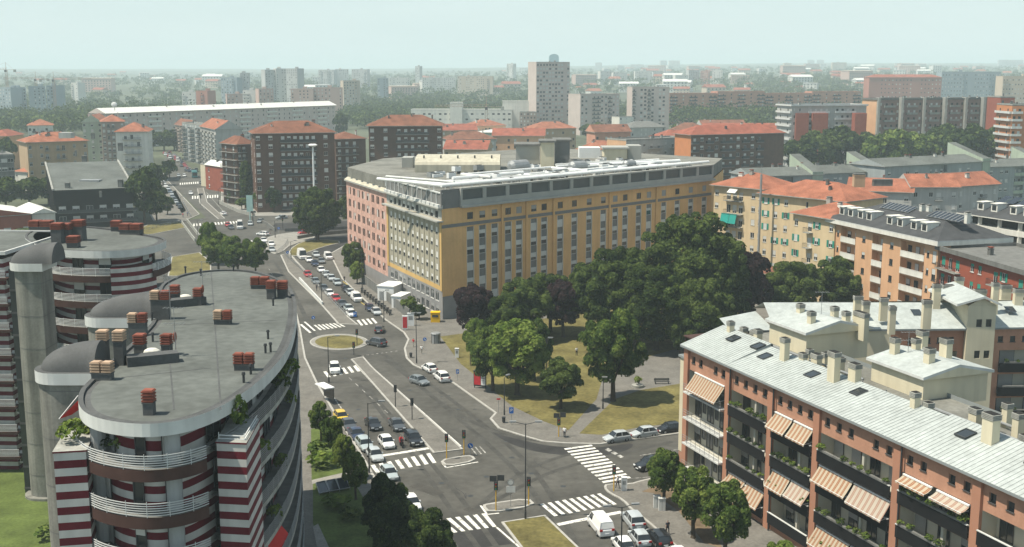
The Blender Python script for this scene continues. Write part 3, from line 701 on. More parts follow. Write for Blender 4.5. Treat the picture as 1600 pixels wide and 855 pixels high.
# openings in the core seen behind the balconies: front arc and right side
idx = [i for i, v in enumerate(PA_)]
cx0 = G2(240, 663, ZA)
front = [i for i in range(n) if PA_[i][1] < 84]
def arc(P, cond): 
    ii = [i for i in range(len(P)) if cond(P[i], PA_[i])]
    # rotate so the run is contiguous
    s0 = next((k for k in range(len(ii)) if ii[k] - 1 not in ii and not (ii[k] == 0 and len(P) - 1 in ii)), 0)
    ii = ii[s0:] + ii[:s0]; return ii
fa = arc(PA_, lambda v, q: q[1] < 80.5 and -31.8 < q[0] < -21.5)
ra = arc(PA_, lambda v, q: q[0] > -24.5 and 79.5 < q[1] < 131)
FW = MB
for k in range(NF + 1):
    zk = 25.2 - k * FA
    if zk < 2: break
    for ii, nm in ((fa, 'front'), (ra, 'side')):
        ln = [offset(PA_, -.35 if nm == 'front' else .0)[i] for i in ii]; inner = [core[i] for i in ii]
        ln = smooth_poly(ln, 1, False); inner = smooth_poly(inner, 1, False); nn = len(ln)
        b = MB(); hb = .75 if nm == 'front' else .3
        b.wall(ln, zk - hb, zk + .12, 1)
        b.add([(v[0], v[1], zk + .05) for v in ln] + [(v[0], v[1], zk + .05) for v in inner], [(i, i + 1, nn + i + 1, nn + i) for i in range(nn - 1)], 0)
        b.add([(v[0], v[1], zk - hb) for v in ln] + [(v[0], v[1], zk - hb) for v in inner], [(nn + i, nn + i + 1, i + 1, i) for i in range(nn - 1)], 1)
        bo = A.part('balcony', b, [M['conc_dark'], M['brown'] if nm == 'front' else M['concrete']])
        r_ = MB(); rails(r_, resample(ln, .9), zk + .1, 6, .17); A.part('railing', r_, [M['rail_w']] if nm == 'front' else [M['metal_g']], bo)
    for t in (.13, .86):      # round grey columns behind the front balcony
        i0 = fa[int(t * (len(fa) - 1))]; pc = offset(PA_, 1.0)[i0]; b = MB(); b.tube((pc[0], pc[1], zk + .1), (pc[0], pc[1], zk + FA - .8), .55, .55, 12); A.part('column', b, [M['col2']], None)
    # dark balcony doors and grey blinds in the core
    for ii, cnt in ((fa, 3), (ra, 9)):
        P = core if k else top; m_ = len(ii)
        for j in range(cnt):
            t = (j + .5) / cnt * (m_ - 1); i0 = int(t); a, c = Vector(P[ii[i0]]), Vector(P[ii[min(i0 + 1, m_ - 1)]]); pc = a.lerp(c, t - i0); d = (c - a).normalized()
            w = (.9, .9, .9)[j] if cnt == 3 else 2.3; bfr = R.choice((0, 0, .4, 1.0)) if cnt > 3 or j == 1 else 1.0
            wo = A.place('window', window_mesh(w, 2.25, 'frame_d', R.choice(('blind', 'blind_d')), bfr, False, True, .1), (pc.x - d.x * w / 2 + d.y * .14, pc.y - d.y * w / 2 - d.x * .14), zk + .12, atan2(d.y, d.x))
# piers: right front and left front
def pier(pts, ztop):
    q = ccw([G2(x, y, ztop) for x, y in pts]); b = MB(); stripes(b, q, 0, ztop - .12, 0, True); b.prism(offset(q, -.06), ztop - .12, ztop, 0, 2, 0)
    A.part('pier', b, [M['stripe_r'], M['stripe_w'], M['concrete']]); return q
q1 = pier([(338, 690), (384, 692), (405, 655), (360, 652)], 26.1)
q2 = pier([(83, 706), (134, 703), (150, 668), (105, 670)], 26.1)
b = MB(); q = G2(342, 686, 26.1), G2(382, 688, 26.1), G2(402, 655, 26.1); rails(b, list(q), 26.0, 2, .25); A.part('railing', b, [M['metal_w']])
# stair drums with vaults
for tip, L in ((G2(62, 574, ZA), 5.2), (G2(138, 491, ZA), 7.0)):
    st = stadium(tip, L, 1.95); b = MB(); b.wall(st, 0, ZA - .9, 1, True); o2 = offset(st, -.25)
    b.prism(o2, ZA - .9, ZA + .05, 0, 2, 0); A.part('stair_drum', b, [M['fascia_w'], M['col'], M['membrane_d']])
    vault_roof(A, (tip[0] + .25, tip[1]), L - .4, 1.75, 2.2, ZA + .02)
    for z in range(3, 28, 4): b = MB(); b.wall(offset(st, -.012), z, z + .08, 0, True); A.part('joint_band', b, [M['conc_dark']])
for px, py, nn, m, h, w in ((231, 650, 1, 'terracotta', 1.0, 1.05), (380, 580, 2, 'terracotta', .55, .95), (158, 595, 2, 'buff', .6, 1.0), (347, 508, 2, 'mix', .5, 1.0), (160, 570, 1, 'buff', 2.2, 1.15), (186, 572, 1, 'buff', 2.3, 1.15), (217, 556, 1, 'terracotta', 1.0, 1.2), (259, 556, 1, 'terracotta', 1.0, 1.1), (214, 525, 2, 'mix', 1.3, 1.0),
        (250, 500, 2, 'mix', 2.2, 1.1), (272, 476, 1, 'terracotta', 1.2, 1.2), (308, 478, 1, 'terracotta', 1.0, 1.1), (405, 452, 2, 'terracotta', .45, 1.2), (423, 468, 1, 'terracotta', 1.2, 1.2), (440, 465, 1, 'terracotta', .9, 1.4)):
    roof_chimney(A, px, py, ZA - .1, nn, m, h * .85, w * .78)
b = MB(); p = G2(195, 574, ZA - .1), G2(276, 566, ZA - .1); b.bar((p[0][0], p[0][1] + .5, ZA - .2), (p[1][0], p[1][1] + .5, ZA - .2), 1.3, .9)
A.part('plinth', b, [M['membrane_d']]); b = MB(); p = G2(262, 482, ZA - .1), G2(318, 476, ZA - .1); b.bar((p[0][0], p[0][1] + .5, ZA - .2), (p[1][0], p[1][1] + .5, ZA - .2), 1.3, .9); A.part('plinth', b, [M['membrane_d']])
for px, py in ((239, 534), (238, 501), (314, 431), (427, 478), (415, 552), (419, 530), (423, 550), (381, 598), (392, 585), (290, 427), (365, 424)):
    p = G2(px, py, ZA - .1); b = MB(); b.tube((p[0], p[1], ZA - .15), (p[0], p[1], ZA + .55), .1, .1, 7); b.tube((p[0], p[1], ZA + .55), (p[0], p[1], ZA + .75), .17, .12, 7); A.part('vent_pipe', b, [M['metal_d']])
def antenna(B, p, z, h=4.0, n=6):
    b = MB(); b.tube((p[0], p[1], z), (p[0], p[1], z + h), .035, .025, 5)
    for k, zz in ((0, h - .1), (1, h * .66)):
        b.tube((p[0] - .9, p[1], z + zz), (p[0] + .9, p[1] + .2 * k, z + zz), .02, .02, 4)
        for i in range(n): x = p[0] - .8 + 1.6 * i / (n - 1); b.tube((x, p[1] - .35, z + zz), (x, p[1] + .35, z + zz), .014, .014, 3)
    return B.part('antenna', b, [M['metal_g']])
for px, py in ((275, 556), (318, 470), (267, 500)): antenna(A, G2(px, py, ZA), ZA, 4.2)
for px, py in ((275, 553), (318, 474)):      # small red dishes
    p = G2(px, py, ZA); b = MB(); b.tube((p[0], p[1], ZA + .2), (p[0], p[1], ZA + 1.2), .04, .04, 5); b.ball((p[0], p[1] - .1, ZA + 1.5), .12, .42, .45, 8, 6); A.part('satellite_dish', b, [M['terracotta']])
for px, py in ((238, 556), (290, 470)):
    p = G2(px, py, ZA); b = MB(); b.ball((p[0], p[1], ZA + .25), .75, .5, .45, 10, 6); A.part('skylight_dome', b, [M['white']])
for k, t in ((0, .15), (0, .5), (1, .25), (1, .62), (2, .2), (2, .45), (3, .35), (4, .25)):
    i0 = ra[int(t * (len(ra) - 1))]; p = offset(PA_, .5)[i0]; SIDEPLANTS.append((p, 25.3 - k * FA, k, t))
i0 = ra[int(.3 * (len(ra) - 1))]; i1 = ra[int(.42 * (len(ra) - 1))]; p, q = PA_[i0], PA_[i1]; zz = 25.2 - 4 * FA
b = MB(); b.quad(p + (zz + 1.0,), q + (zz + 1.0,), (q[0] - 1.2, q[1], zz + 2.5), (p[0] - 1.2, p[1], zz + 2.5)); A.part('awning', b, [M['red_cloth']])
A.finish()
# red closed sunshade on the corner terrace
p = G(92, 655, 26.6); q = G(122, 618, 28.0); b = MB(); b.tube(p, (q[0], q[1], q[2]), .03, .03, 6, 1)
v0, v1 = Vector(p), Vector(q); 
b.add([tuple(v0), tuple(v1 + Vector((.5, .3, -.1))), tuple(v1 + Vector((.3, -.25, -.9))), tuple(v0.lerp(v1, .5) + Vector((.25, -.1, -.55))), tuple(v1 + Vector((.1, -.4, -.3)))], [(0, 3, 4), (4, 3, 2), (0, 4, 1), (4, 2, 1)], 0)
tag(b.build('parasol', [M['red_cloth'], M['metal_w']]), 'red folded cloth parasol leaning out from the corner terrace of the nearest striped block', 'parasol')

# second striped block
ZB = 29.3
B2 = Bld('striped_apartment_block', 'farther striped apartment block with white railed balconies behind the tall concrete stair column', 'building', (-56, 158))
outl = [(72, 389), (115, 392), (165, 393), (213, 390), (243, 384), (262, 376), (256, 371), (229, 366), (196, 360), (150, 354), (100, 352), (60, 355), (30, 370)]
PB = ccw(smooth_poly([G2(x, y, ZB) for x, y in outl], 2)); n = len(PB); inn = offset(PB, .35); inn2 = offset(PB, 1.1)
b = MB(); b.wall(PB, ZB - .95, ZB, 0, True); b.sheet(PB[::-1], ZB - .95, 3)
ring(PB, ZB, inn, ZB, 1); ring(inn, ZB, inn, ZB - .22, 1); ring(inn, ZB - .22, inn2, ZB - .1, 1); b.sheet(inn2, ZB - .1, 2)
B2.part('roof', b, [M['fascia_w'], M['membrane_d'], M['membrane'], M['conc_dark']])
coreB = offset(PB, 1.9); b = MB(); stripes(b, coreB, 0, ZB - .95, 0, True); B2.part('wall', b, [M['stripe_r'], M['stripe_w']])
fb = [i for i in range(n) if PB[i][1] < 160]; s0 = next(k for k in range(len(fb)) if (fb[k] - 1) % n not in fb); fb = fb[s0:] + fb[:s0]
for k in range(8):
    zk = 26.0 - k * FA
    full = [offset(PB, -.5)[i] for i in fb]; m_ = len(full)
    for sgm in ((0, int(m_ * .42)), (int(m_ * .62), m_ - 1)):
        ln = smooth_poly(full[sgm[0]:sgm[1] + 1], 1, False); inner = smooth_poly([coreB[i] for i in fb][sgm[0]:sgm[1] + 1], 1, False); nn = len(ln)
        if nn < 3: continue
        b = MB(); b.wall(ln, zk - .75, zk + .12, 1)
        b.add([(v[0], v[1], zk + .05) for v in ln] + [(v[0], v[1], zk + .05) for v in inner], [(i, i + 1, nn + i + 1, nn + i) for i in range(nn - 1)], 0)
        b.add([(v[0], v[1], zk - .75) for v in ln] + [(v[0], v[1], zk - .75) for v in inner], [(nn + i, nn + i + 1, i + 1, i) for i in range(nn - 1)], 1)
        bo = B2.part('balcony', b, [M['conc_dark'], M['brown']]); r_ = MB(); rails(r_, resample(ln, 1.0), zk + .1, 6, .17, m=0); B2.part('railing', r_, [M['metal_w']], bo)
        for j in range(3):
            i0 = int((j + .5) / 3 * (nn - 2)); a, c = Vector(inner[i0]), Vector(inner[i0 + 1]); d = (c - a).normalized()
            B2.place('window', window_mesh(1.7, 2.25, 'frame_d', 'blind', R.choice((0, 0, .5)), False, True, .1), (a.x + d.y * .14, a.y - d.x * .14), zk + .12, atan2(d.y, d.x))
    # striped pier between the two balcony runs
if True:
    mid = [offset(PB, -.3)[i] for i in fb][int(m_ * .40):int(m_ * .64) + 1]; inner = [coreB[i] for i in fb][int(m_ * .40):int(m_ * .64) + 1]
    b = MB(); stripes(b, ccw(mid + inner[::-1]), 0, 27.0, 0, True); b.sheet(ccw(mid + inner[::-1]), 27.0, 0); B2.part('pier', b, [M['stripe_r'], M['stripe_w']])
for px, py, nn, m, h, w in ((62, 362, 2, 'terracotta', .6, 1.6), (88, 381, 1, 'terracotta', 1.8, 1.5), (101, 379, 1, 'terracotta', 1.6, 1.5), (121, 377, 1, 'terracotta', 1.9, 1.6), (112, 388, 1, 'terracotta', .6, 1.5), (180, 362, 1, 'terracotta', .6, 1.4), (203, 367, 2, 'terracotta', .6, 1.5)):
    roof_chimney(B2, px, py, ZB - .1, nn, m, h, w)
B2.finish()
# tall stair column, in front of the second block
tipc = G2(2, 393, ZB); b2 = Bld('stair_column', 'tall ribbed concrete stair column with dark vaulted cap standing on the lawn at far left', 'tower', tipc)
st = stadium((XD(37, 137, 15), 137), 3.7, 1.8); b = MB(); b.wall(st, 0, ZB - .6, 1, True); b.prism(offset(st, -.45), ZB - .7, ZB + .25, 0, 2, 0)
b.prism(offset(st, -.7), 0, .3, 1, 1); b2.part('shaft', b, [M['fascia_w'], M['col'], M['membrane_d']])
for z in range(3, 29, 4):
    b = MB(); b.wall(offset(st, -.02), z, z + .1, 0, True); b2.part('joint_band', b, [M['conc_dark']])
b = MB(); x0 = XD(37, 137, 15); b.box(x0 - 1.1, x0 - .15, 137.5, 139.2, 0, ZB - .8, 0)
for i in range(10): b.box(x0 - 1.15, x0 - .1, 137.45, 139.25, 2.8 * i + .5, 2.8 * i + .75, 1)
b2.part('window_strip', b, [M['glass'], M['frame_d']])
vault_roof(b2, (x0 - .3, 137), 5.6, 2.1, 2.3, ZB + .2); b2.finish()
# third wing at the left edge
C3 = Bld('striped_apartment_wing', 'striped apartment wing cut by the left edge of the picture, with white loggias', 'building', (-72, 150))
fp = [(-86, 147), (XD(16, 146, 15), 146), (XD(16, 146, 15) + 1, 164), (-86, 166)]
b = MB(); stripes(b, fp, 0, 28.3, 0, True); C3.part('wall', b, [M['stripe_r'], M['stripe_w']]); C3.flat_roof(fp, 29.2, 'membrane', .2, 'fascia_w', .8)
for k in range(8):
    zk = 26 - k * FA
    for u in (-68.5, -65.2): C3.place('window', window_mesh(1.2, 1.6, 'frame_w', 'blind', .5, True, True, .1), (u, 146.2), zk - 1.2, -.05)
    b = MB(); b.box(-86, -64.5, 144.6, 146.3, zk - .3, zk); bo = C3.part('balcony', b, [M['brown']]); b = MB(); rails(b, [(-86, 144.65), (-64.6, 144.65)], zk, 6, .17); C3.part('railing', b, [M['metal_w']], bo)
C3.finish()
# ---------------------------------------------------------------- big ochre block
M['ochre'] = mat('ochre_plaster', (0.66, 0.40, 0.17), 0.85, 0.1, 0.2, fine=.12, stain=.09)
M['ochre_l'] = mat('yellow_plaster', (0.52, 0.34, 0.13), 0.85, 0.06, 0.3)
M['greypanel'] = mat('grey_spandrel', (0.165, 0.165, 0.16), 0.7, 0.1, 0.6)
M['beige'] = mat('beige_panels', (0.35, 0.325, 0.25), 0.8, 0.07, 0.5, stain=.1)
M['greybase'] = mat('grey_base_plaster', (0.24, 0.235, 0.23), 0.85, 0.1, 0.4)
M['pink'] = mat('pink_stone_cladding', (0.52, 0.32, 0.26), 0.85, 0.22, 0.9, fine=.4)
M['roofgrey'] = mat('pale_gravel_roof', (0.17, 0.168, 0.148), 0.9, 0.3, 0.2, fine=.4)
M['cream'] = mat('cream_plaster', (0.60, 0.545, 0.40), 0.85, 0.06, 0.4, stain=.1)
M['attic'] = mat('grey_attic_panels', (0.34, 0.34, 0.31), 0.6, 0.08, 0.5)
M['mansard'] = mat('fibre_cement_roof', (0.46, 0.43, 0.34), 0.9, 0.12, 0.3, stain=.2)
M['pane_grey'] = mat('grey_tinted_pane', (.085, .095, .095), .35, .1, .5)
ZY = 23.7
c0, c1, c2, c3 = G2(690, 327, ZY), G2(1112, 281, ZY), G2(604, 301, ZY), G2(541, 281, ZY)
back = [(62, 338), (12, 388), (-38, 338)]
Y = Bld('ochre_office_block', 'long ochre building with grey vertical window strips and a roof crowded with white pipes', 'building', c0, wall='ochre')
# front: vertical strips
cols = [735, 754, 773, 794, 811, 834, 850, 875, 897, 920, 942, 960.5, 976, 997, 1013, 1036, 1057, 1078, 1099]
ops = []; sw = 2.0; FH = 3.45
for px in cols:
    u = u_of(px, c0, c1, 12); ops.append((u - sw / 2, u + sw / 2, 2.2, 19.3, .22, 'greypanel')); ops.append((u - .85, u + .85, 20.9, 22.4, .16))
    for k in range(5):
        z = 2.6 + k * 3.4
        Y.window(c0, c1, u - sw / 2 + .06, z + .35, sw - .12, 1.75, 'frame_w', 'blind', R.choice((.35, .45, .5, .5, .6, 1.0)), False, False, .1, .12)
    Y.window(c0, c1, u - .85, 20.9, 1.7, 1.5, 'frame_d', 'blind_d', R.choice((0, .6, 1)), False, True)
Y.edge(c0, c1, 0, ZY, 'ochre', ops)
# pilasters, band, cornice on the front
du = Vector((c1[0] - c0[0], c1[1] - c0[1])); LF = du.length; du.normalize(); dn = Vector((du.y, -du.x))
def FQ(u, d=0): return (c0[0] + du.x * u + dn.x * d, c0[1] + du.y * u + dn.y * d)
def fbox(mb, u0, u1, d0, d1, z0, z1, m=0): mb.prism(ccw([FQ(u0, d0), FQ(u1, d0), FQ(u1, d1), FQ(u0, d1)]), z0, z1, m, m, m)
for px in (784, 822, 864, 951, 1024):
    u = u_of(px, c0, c1, 12); b = MB(); fbox(b, u - .25, u + .25, -.05, .35, 0, ZY - .4); Y.part('pilaster', b, [M['ochre']])
b = MB(); fbox(b, -.05, LF, -.05, .08, 19.6, 20.3); Y.part('string_course', b, [M['greypanel']])
b = MB(); fbox(b, 5, LF + .3, -.05, 1.1, ZY - .1, ZY + .35); Y.part('cornice', b, [M['attic']])
b = MB(); fbox(b, -.05, LF, -.05, .07, 0, 2.1); Y.part('plinth', b, [M['greybase']])
b = MB(); fbox(b, -.05, u_of(735, c0, c1, 12) - sw / 2 - .3, -.05, .09, 2.1, 5.0); Y.part('plinth', b, [M['greybase']])
for px in cols:
    u = u_of(px, c0, c1, 12)
    for e_ in (u - sw / 2 - .04, u + sw / 2 - .04): b = MB(); fbox(b, e_, e_ + .08, -.1, .05, 2.2, 19.3); Y.part('strip_frame', b, [M['frame_w']])
# glazed attic along the front
n = 13; U = [5 + (LF - 5) * i / n for i in range(n + 1)]
for i in range(n):
    b = MB(); u0, u1 = U[i], U[i + 1]; z0, z1 = ZY + .35, ZY + 4.1
    fbox(b, u0, u1, -.35, .55, z0, z0 + 1.2, 0); fbox(b, u0, u1, -.35, .55, z1 - .35, z1, 0)
    fbox(b, u0, u0 + .5, -.35, .5, z0 + 1.2, z1 - .35, 0); fbox(b, u1 - .5, u1 - .003, -.35, .5, z0 + 1.2, z1 - .35, 0)
    o = Y.part('attic_bay', b, [M['attic']])
    b = MB(); b.quad(*[(FQ(u, .1) + (z,)) for u, z in ((u0 + .5, z0 + 1.2), (u1 - .5, z0 + 1.2), (u1 - .5, z1 - .35), (u0 + .5, z1 - .35))]); Y.part('pane', b, [M['pane_grey']], o)
# corner screen of grey glass
b = MB(); fbox(b, -.1, 5, -.3, .05, ZY, ZY + 4.0); Y.part('corner_screen', b, [M['greypanel']])
# left face, beige with white blinds
ops = []; LL = sqrt((c0[0] - c2[0]) ** 2 + (c0[1] - c2[1]) ** 2); nc = 11; zf = 7.4
ops = []
for i in range(nc):
    u = 1.6 + (LL - 3.2) * (i + .5) / nc
    for k in range(5):
        z = 7.8 + k * 2.62; ops.append((u - .6, u + .6, z, z + 1.3, .16)); Y.window(c2, c0, u - .6, z, 1.2, 1.3, 'frame_d', 'frame_w', R.choice((.5, .65, .75, .8, 1)))
    for z, h in ((.9, 1.8), (3.7, 2.0)):
        ops.append((u - 1, u + 1, z, z + h, .16)); Y.window(c2, c0, u - 1, z, 2.0, h, 'frame_w', 'blind_d', R.choice((0, 0, .4)), True, True)
    ops.append((u - 1, u + 1, 21.5, 23.0, .3)); Y.window(c2, c0, u - 1, 21.5, 2, 1.5, 'frame_d', 'blind', R.choice((0, .5)), False, True, .3)
# beige field with yellow border: separate edges stacked
def sub(z0, z1): return [o for o in ops if o[2] >= z0 and o[3] <= z1]
Y.edge(c2, c0, 0, 6.2, 'greybase', sub(0, 6.2)); Y.edge(c2, c0, 6.2, 7.2, 'ochre_l'); Y.edge(c2, c0, 7.2, 20.6, 'beige', sub(7.2, 20.6)); Y.edge(c2, c0, 20.6, 21.3, 'ochre_l'); Y.edge(c2, c0, 21.3, ZY, 'attic', sub(21.3, ZY))
lu = Vector((c0[0] - c2[0], c0[1] - c2[1])).normalized(); ln_ = Vector((lu.y, -lu.x))
def lbox(mb, u0, u1, d0, d1, z0, z1, m=0, p=c2, uu=None, nn=None):
    uu = uu or lu; nn = nn or ln_; Q = lambda u, d: (p[0] + uu.x * u + nn.x * d, p[1] + uu.y * u + nn.y * d)
    mb.prism(ccw([Q(u0, d0), Q(u1, d0), Q(u1, d1), Q(u0, d1)]), z0, z1, m, m, m)
for i in range(nc + 1):
    u = 1.6 + (LL - 3.2) * i / nc; b = MB(); lbox(b, u - .09, u + .09, -.02, .12, 7.2, 20.6); Y.part('rib', b, [M['beige']])
b = MB(); lbox(b, 0, 1.1, -.02, .15, 6.2, 21.3); lbox(b, LL - 1.1, LL + .02, -.02, .15, 6.2, 21.3); Y.part('border', b, [M['ochre_l']])
b = MB(); lbox(b, 0, LL + .5, -.2, 1.3, 20.95, 21.25); lbox(b, 0, LL + .3, -.2, .9, ZY, ZY + .3); Y.part('cornice', b, [M['attic']])
for i in range(12):
    u0, u1 = LL * i / 12, LL * (i + 1) / 12; b = MB(); z0, z1 = ZY + .3, ZY + 3.4
    lbox(b, u0, u1, -.3, .1, z1 - .25, z1); lbox(b, u0, u0 + .22, -.3, .1, z0 + .5, z1 - .25); lbox(b, u0, u1, -.3, .12, z0, z0 + .5); o = Y.part('attic_bay', b, [M['fascia_w']])
    b = MB(); lbox(b, u0 + .22, u1, -.2, -.1, z0 + .5, z1 - .25); Y.part('pane', b, [M['greypanel']], o)
# hedge-like planters on the left cornice
b = MB()
for i in range(14): lbox(b, LL * i / 14 + .3, LL * (i + 1) / 14 - .2, .35, .75, ZY + .3, ZY + .9)
Y.part('balustrade', b, [M['fascia_w']])
# pink end
LP = sqrt((c2[0] - c3[0]) ** 2 + (c2[1] - c3[1]) ** 2); ops = []; pu = Vector((c2[0] - c3[0], c2[1] - c3[1])).normalized(); pn = Vector((pu.y, -pu.x))
for i in range(8):
    u = 1 + (LP - 2) * (i + .5) / 8
    for k in range(6):
        z = 4.4 + k * 3.15
        for d in (-1.05, .15):
            ops.append((u + d, u + d + .95, z, z + 1.9, .2)); Y.window(c3, c2, u + d, z, .95, 1.9, 'frame_d', 'blind', R.choice((0, 0, 0, .4, 1)), False, False, .2)
Y.edge(c3, c2, 0, 3.4, 'greybase'); Y.edge(c3, c2, 3.4, ZY, 'pink', ops)
Y.edge(c1, back[0], 0, ZY, 'ochre'); Y.edge(back[0], back[1], 0, ZY, 'ochre'); Y.edge(back[1], back[2], 0, ZY, 'ochre'); Y.edge(back[2], c3, 0, ZY, 'pink')
# mansard with dark slots over the pink end
b = MB(); m0, m1 = (c3[0] + pn.x * .6, c3[1] + pn.y * .6), (c2[0] + pn.x * .6, c2[1] + pn.y * .6); i0, i1 = (c3[0] - pn.x * 4, c3[1] - pn.y * 4), (c2[0] - pn.x * 4, c2[1] - pn.y * 4)
b.quad(m0 + (ZY + .2,), m1 + (ZY + .2,), i1 + (ZY + 3.2,), i0 + (ZY + 3.2,), 0); b.quad(m0 + (ZY - .2,), m1 + (ZY - .2,), m1 + (ZY + .2,), m0 + (ZY + .2,), 1)
bk = ccw([i0, i1, (-20, 320), back[2]]); b.sheet(bk, ZY + 3.2, 0); b.wall([back[2], i0], ZY, ZY + 3.2, 0); b.quad(m0 + (ZY + .2,), i0 + (ZY + 3.2,), i0 + (ZY,), m0 + (ZY,), 0)
Y.part('mansard', b, [M['mansard'], M['attic']])
for i in range(6):
    u = LP * (i + .7) / 7.2; b = MB(); Q = lambda t, uu: (c3[0] + pu.x * uu + pn.x * (.6 - 4.6 * t), c3[1] + pu.y * uu + pn.y * (.6 - 4.6 * t), ZY + .2 + 3.0 * t + .06)
    b.quad(Q(.15, u), Q(.15, u + 1.7), Q(.8, u + 3.0), Q(.8, u + 1.3)); Y.part('roof_slot', b, [M['glass']])
# roof deck
rp = offset(ccw([c0, c1, back[0], back[1], back[2], c3, c2]), .4); b = MB(); b.sheet(rp, ZY + 3.3, 0); b.wall(rp, ZY, ZY + 3.3, 0, True); Y.part('roof', b, [M['roofgrey']])
# deck raised plant floor and structures, placed by their rows in the photograph
ZR = ZY + 3.35
def plant(name, x0, x1, yb, depth, h, m, z=ZR, cap=None):
    p0, p1 = G2(x0, yb, z), G2(x1, yb, z); b = MB(); b.box(p0[0], p1[0], p0[1], p0[1] + depth, z - .05, z + h, 0)
    if cap: b.box(p0[0] - .5, p1[0] + .5, p0[1] - .5, p0[1] + depth + .5, z + h, z + h + .5, 1)
    return Y.part(name, b, [M[m]] + ([M[cap]] if cap else []))
plant('plant_house', 845, 866, 262, 8, 6.6, 'cream', cap='conc_dark'); plant('plant_house', 867, 890, 258, 9, 6.4, 'greypanel', cap='conc_dark')
plant('plant_house', 806, 843, 260, 10, 5.4, 'attic', cap='conc_dark'); plant('plant_house', 944, 980, 252, 8, 3.4, 'cream', cap='attic'); plant('plant_house', 981, 1002, 251, 7, 4.2, 'attic'); plant('plant_house', 905, 938, 247, 6, 3.0, 'metal_w')
plant('lift_house', 628, 645, 262, 6, 2.6, 'attic')
# long pale barrel shed on the left of the roof
p0, p1 = G2(648, 269, ZR), G2(782, 264, ZR); b = MB(); L_ = p1[0] - p0[0]
for i in range(9):
    a0, a1 = pi * i / 9, pi * (i + 1) / 9
    f = lambda a: (p0[1] + 9 - 9 * cos(a), ZR + 1.8 + 2.0 * sin(a))
    b.quad((p0[0], f(a0)[0], f(a0)[1]), (p1[0], f(a0)[0], f(a0)[1]), (p1[0], f(a1)[0], f(a1)[1]), (p0[0], f(a1)[0], f(a1)[1]))
b.box(p0[0], p1[0], p0[1], p0[1] + 18, ZR, ZR + 1.8); Y.part('barrel_shed', b, [M['mansard']])
for i in range(5):
    b = MB(); x = p0[0] + L_ * (i + .5) / 5; b.tube((x, p0[1] + 3, ZR + 2), (x, p0[1] + 3, ZR + 4), .2, .2, 7); Y.part('vent_pipe', b, [M['metal_d']])
# white service pipes and their racks
def pipe(u0, d0, u1, d1, z, r=.3, m='metal_w'):
    b = MB(); b.tube(FQ(u0, d0) + (z,), FQ(u1, d1) + (z,), r, r, 8)
    for i in range(int(abs(u1 - u0) + abs(d1 - d0)) // 6 + 1):
        t = (i + .5) / (int(abs(u1 - u0) + abs(d1 - d0)) // 6 + 1); q = FQ(u0 + (u1 - u0) * t, d0 + (d1 - d0) * t); b.box(q[0] - .08, q[0] + .08, q[1] - .08, q[1] + .08, ZR - .1, z, 0)
    Y.part('service_pipe', b, [M[m]])
pipe(1, -1.2, LF, -1.2, ZR + 1.38, .35); pipe(3, -4, LF - 8, -4, ZR + 1.27, .28); pipe(8, -9, 60, -8, ZR + 0.88, .35); pipe(2, -2, 2, -24, ZR + 1.32, .35); pipe(6, -3, 4, -22, ZR + 1.15, .25)
pipe(22, -3, 26, -18, ZR + 1.04, .3); pipe(34, -3, 34, -14, ZR + 0.99, .4); pipe(48, -8, 92, -9, ZR + 1.21, .35); pipe(60, -14, 90, -7, ZR + 1.54, .45); pipe(30, -15, 60, -15, ZR + 0.55, .3); pipe(66, -4, 66, -20, ZR + 1.10, .3)
pipe(78, -3, 80, -18, ZR + 1.10, .3); pipe(10, -14, 30, -13, ZR + 0.66, .3)
for u, d, L_, r in ((52, -11, 4.5, 1.3), (70, -9, 3.2, 1.0), (40, -20, 5, 1.5)):
    b = MB(); q, q2 = FQ(u, d), FQ(u + L_, d); b.tube(q + (ZR + r + .6,), q2 + (ZR + r + .6,), r, r, 14); b.tube(q + (ZR + r + .6,), FQ(u - .5, d) + (ZR + r + .6,), r, r * .45, 14)
    for t in (u + .8, u + L_ - .8): w = FQ(t, d); b.box(w[0] - .3, w[0] + .3, w[1] - .6, w[1] + .6, ZR, ZR + 1.0)
    Y.part('tank', b, [M['metal_g']])
rr = random.Random(5)
for i in range(70):
    u, d = rr.uniform(20, LF - 5), rr.uniform(-34, -3); q = FQ(u, d); b = MB(); sx, sy, h = rr.uniform(1.0, 3.2), rr.uniform(.8, 2.2), rr.uniform(.5, 1.6); a = atan2(du.y, du.x); z0 = ZR + rr.choice((0, 0, .6))
    b.obox(q, sx, sy, z0, z0 + h, a, 0); b.obox(q, sx * .6, sy * .6, z0 + h, z0 + h + .15, a, 1)
    for e_ in (-.4, .4):
        w = (q[0] + du.x * sx * e_, q[1] + du.y * sx * e_); b.obox(w, .15, sy * .9, ZR - .02, z0, a, 1) if z0 > ZR else None
    Y.part('air_unit', b, [M[rr.choice(('metal_w', 'metal_w', 'fascia_w', 'metal_g'))], M['metal_d']])
for a_ in ((20, -6, 48, -6), (20, -6, 20, -16), (20, -16, 50, -16), (50, -16, 50, -4), (36, -6, 36, -20), (54, -5, 92, -5), (54, -18, 90, -14), (72, -5, 72, -20), (84, -4, 84, -16), (8, -5, 18, -5), (8, -5, 6, -26), (60, -24, 86, -20), (12, -10, 34, -10), (44, -10, 70, -12)): pipe(*a_, ZR + rr.uniform(.9, 1.7), rr.choice((.3, .38, .24)), rr.choice(('metal_w', 'fascia_w', 'fascia_w')))
for i in range(9):      # crossing railings on the roof edge
    pipe(24 + i * 7.5, -2.6, 29 + i * 7.5, -5.5 - (i % 3), ZR + .7 + .3 * (i % 2), .16, 'metal_g')
Y.finish()
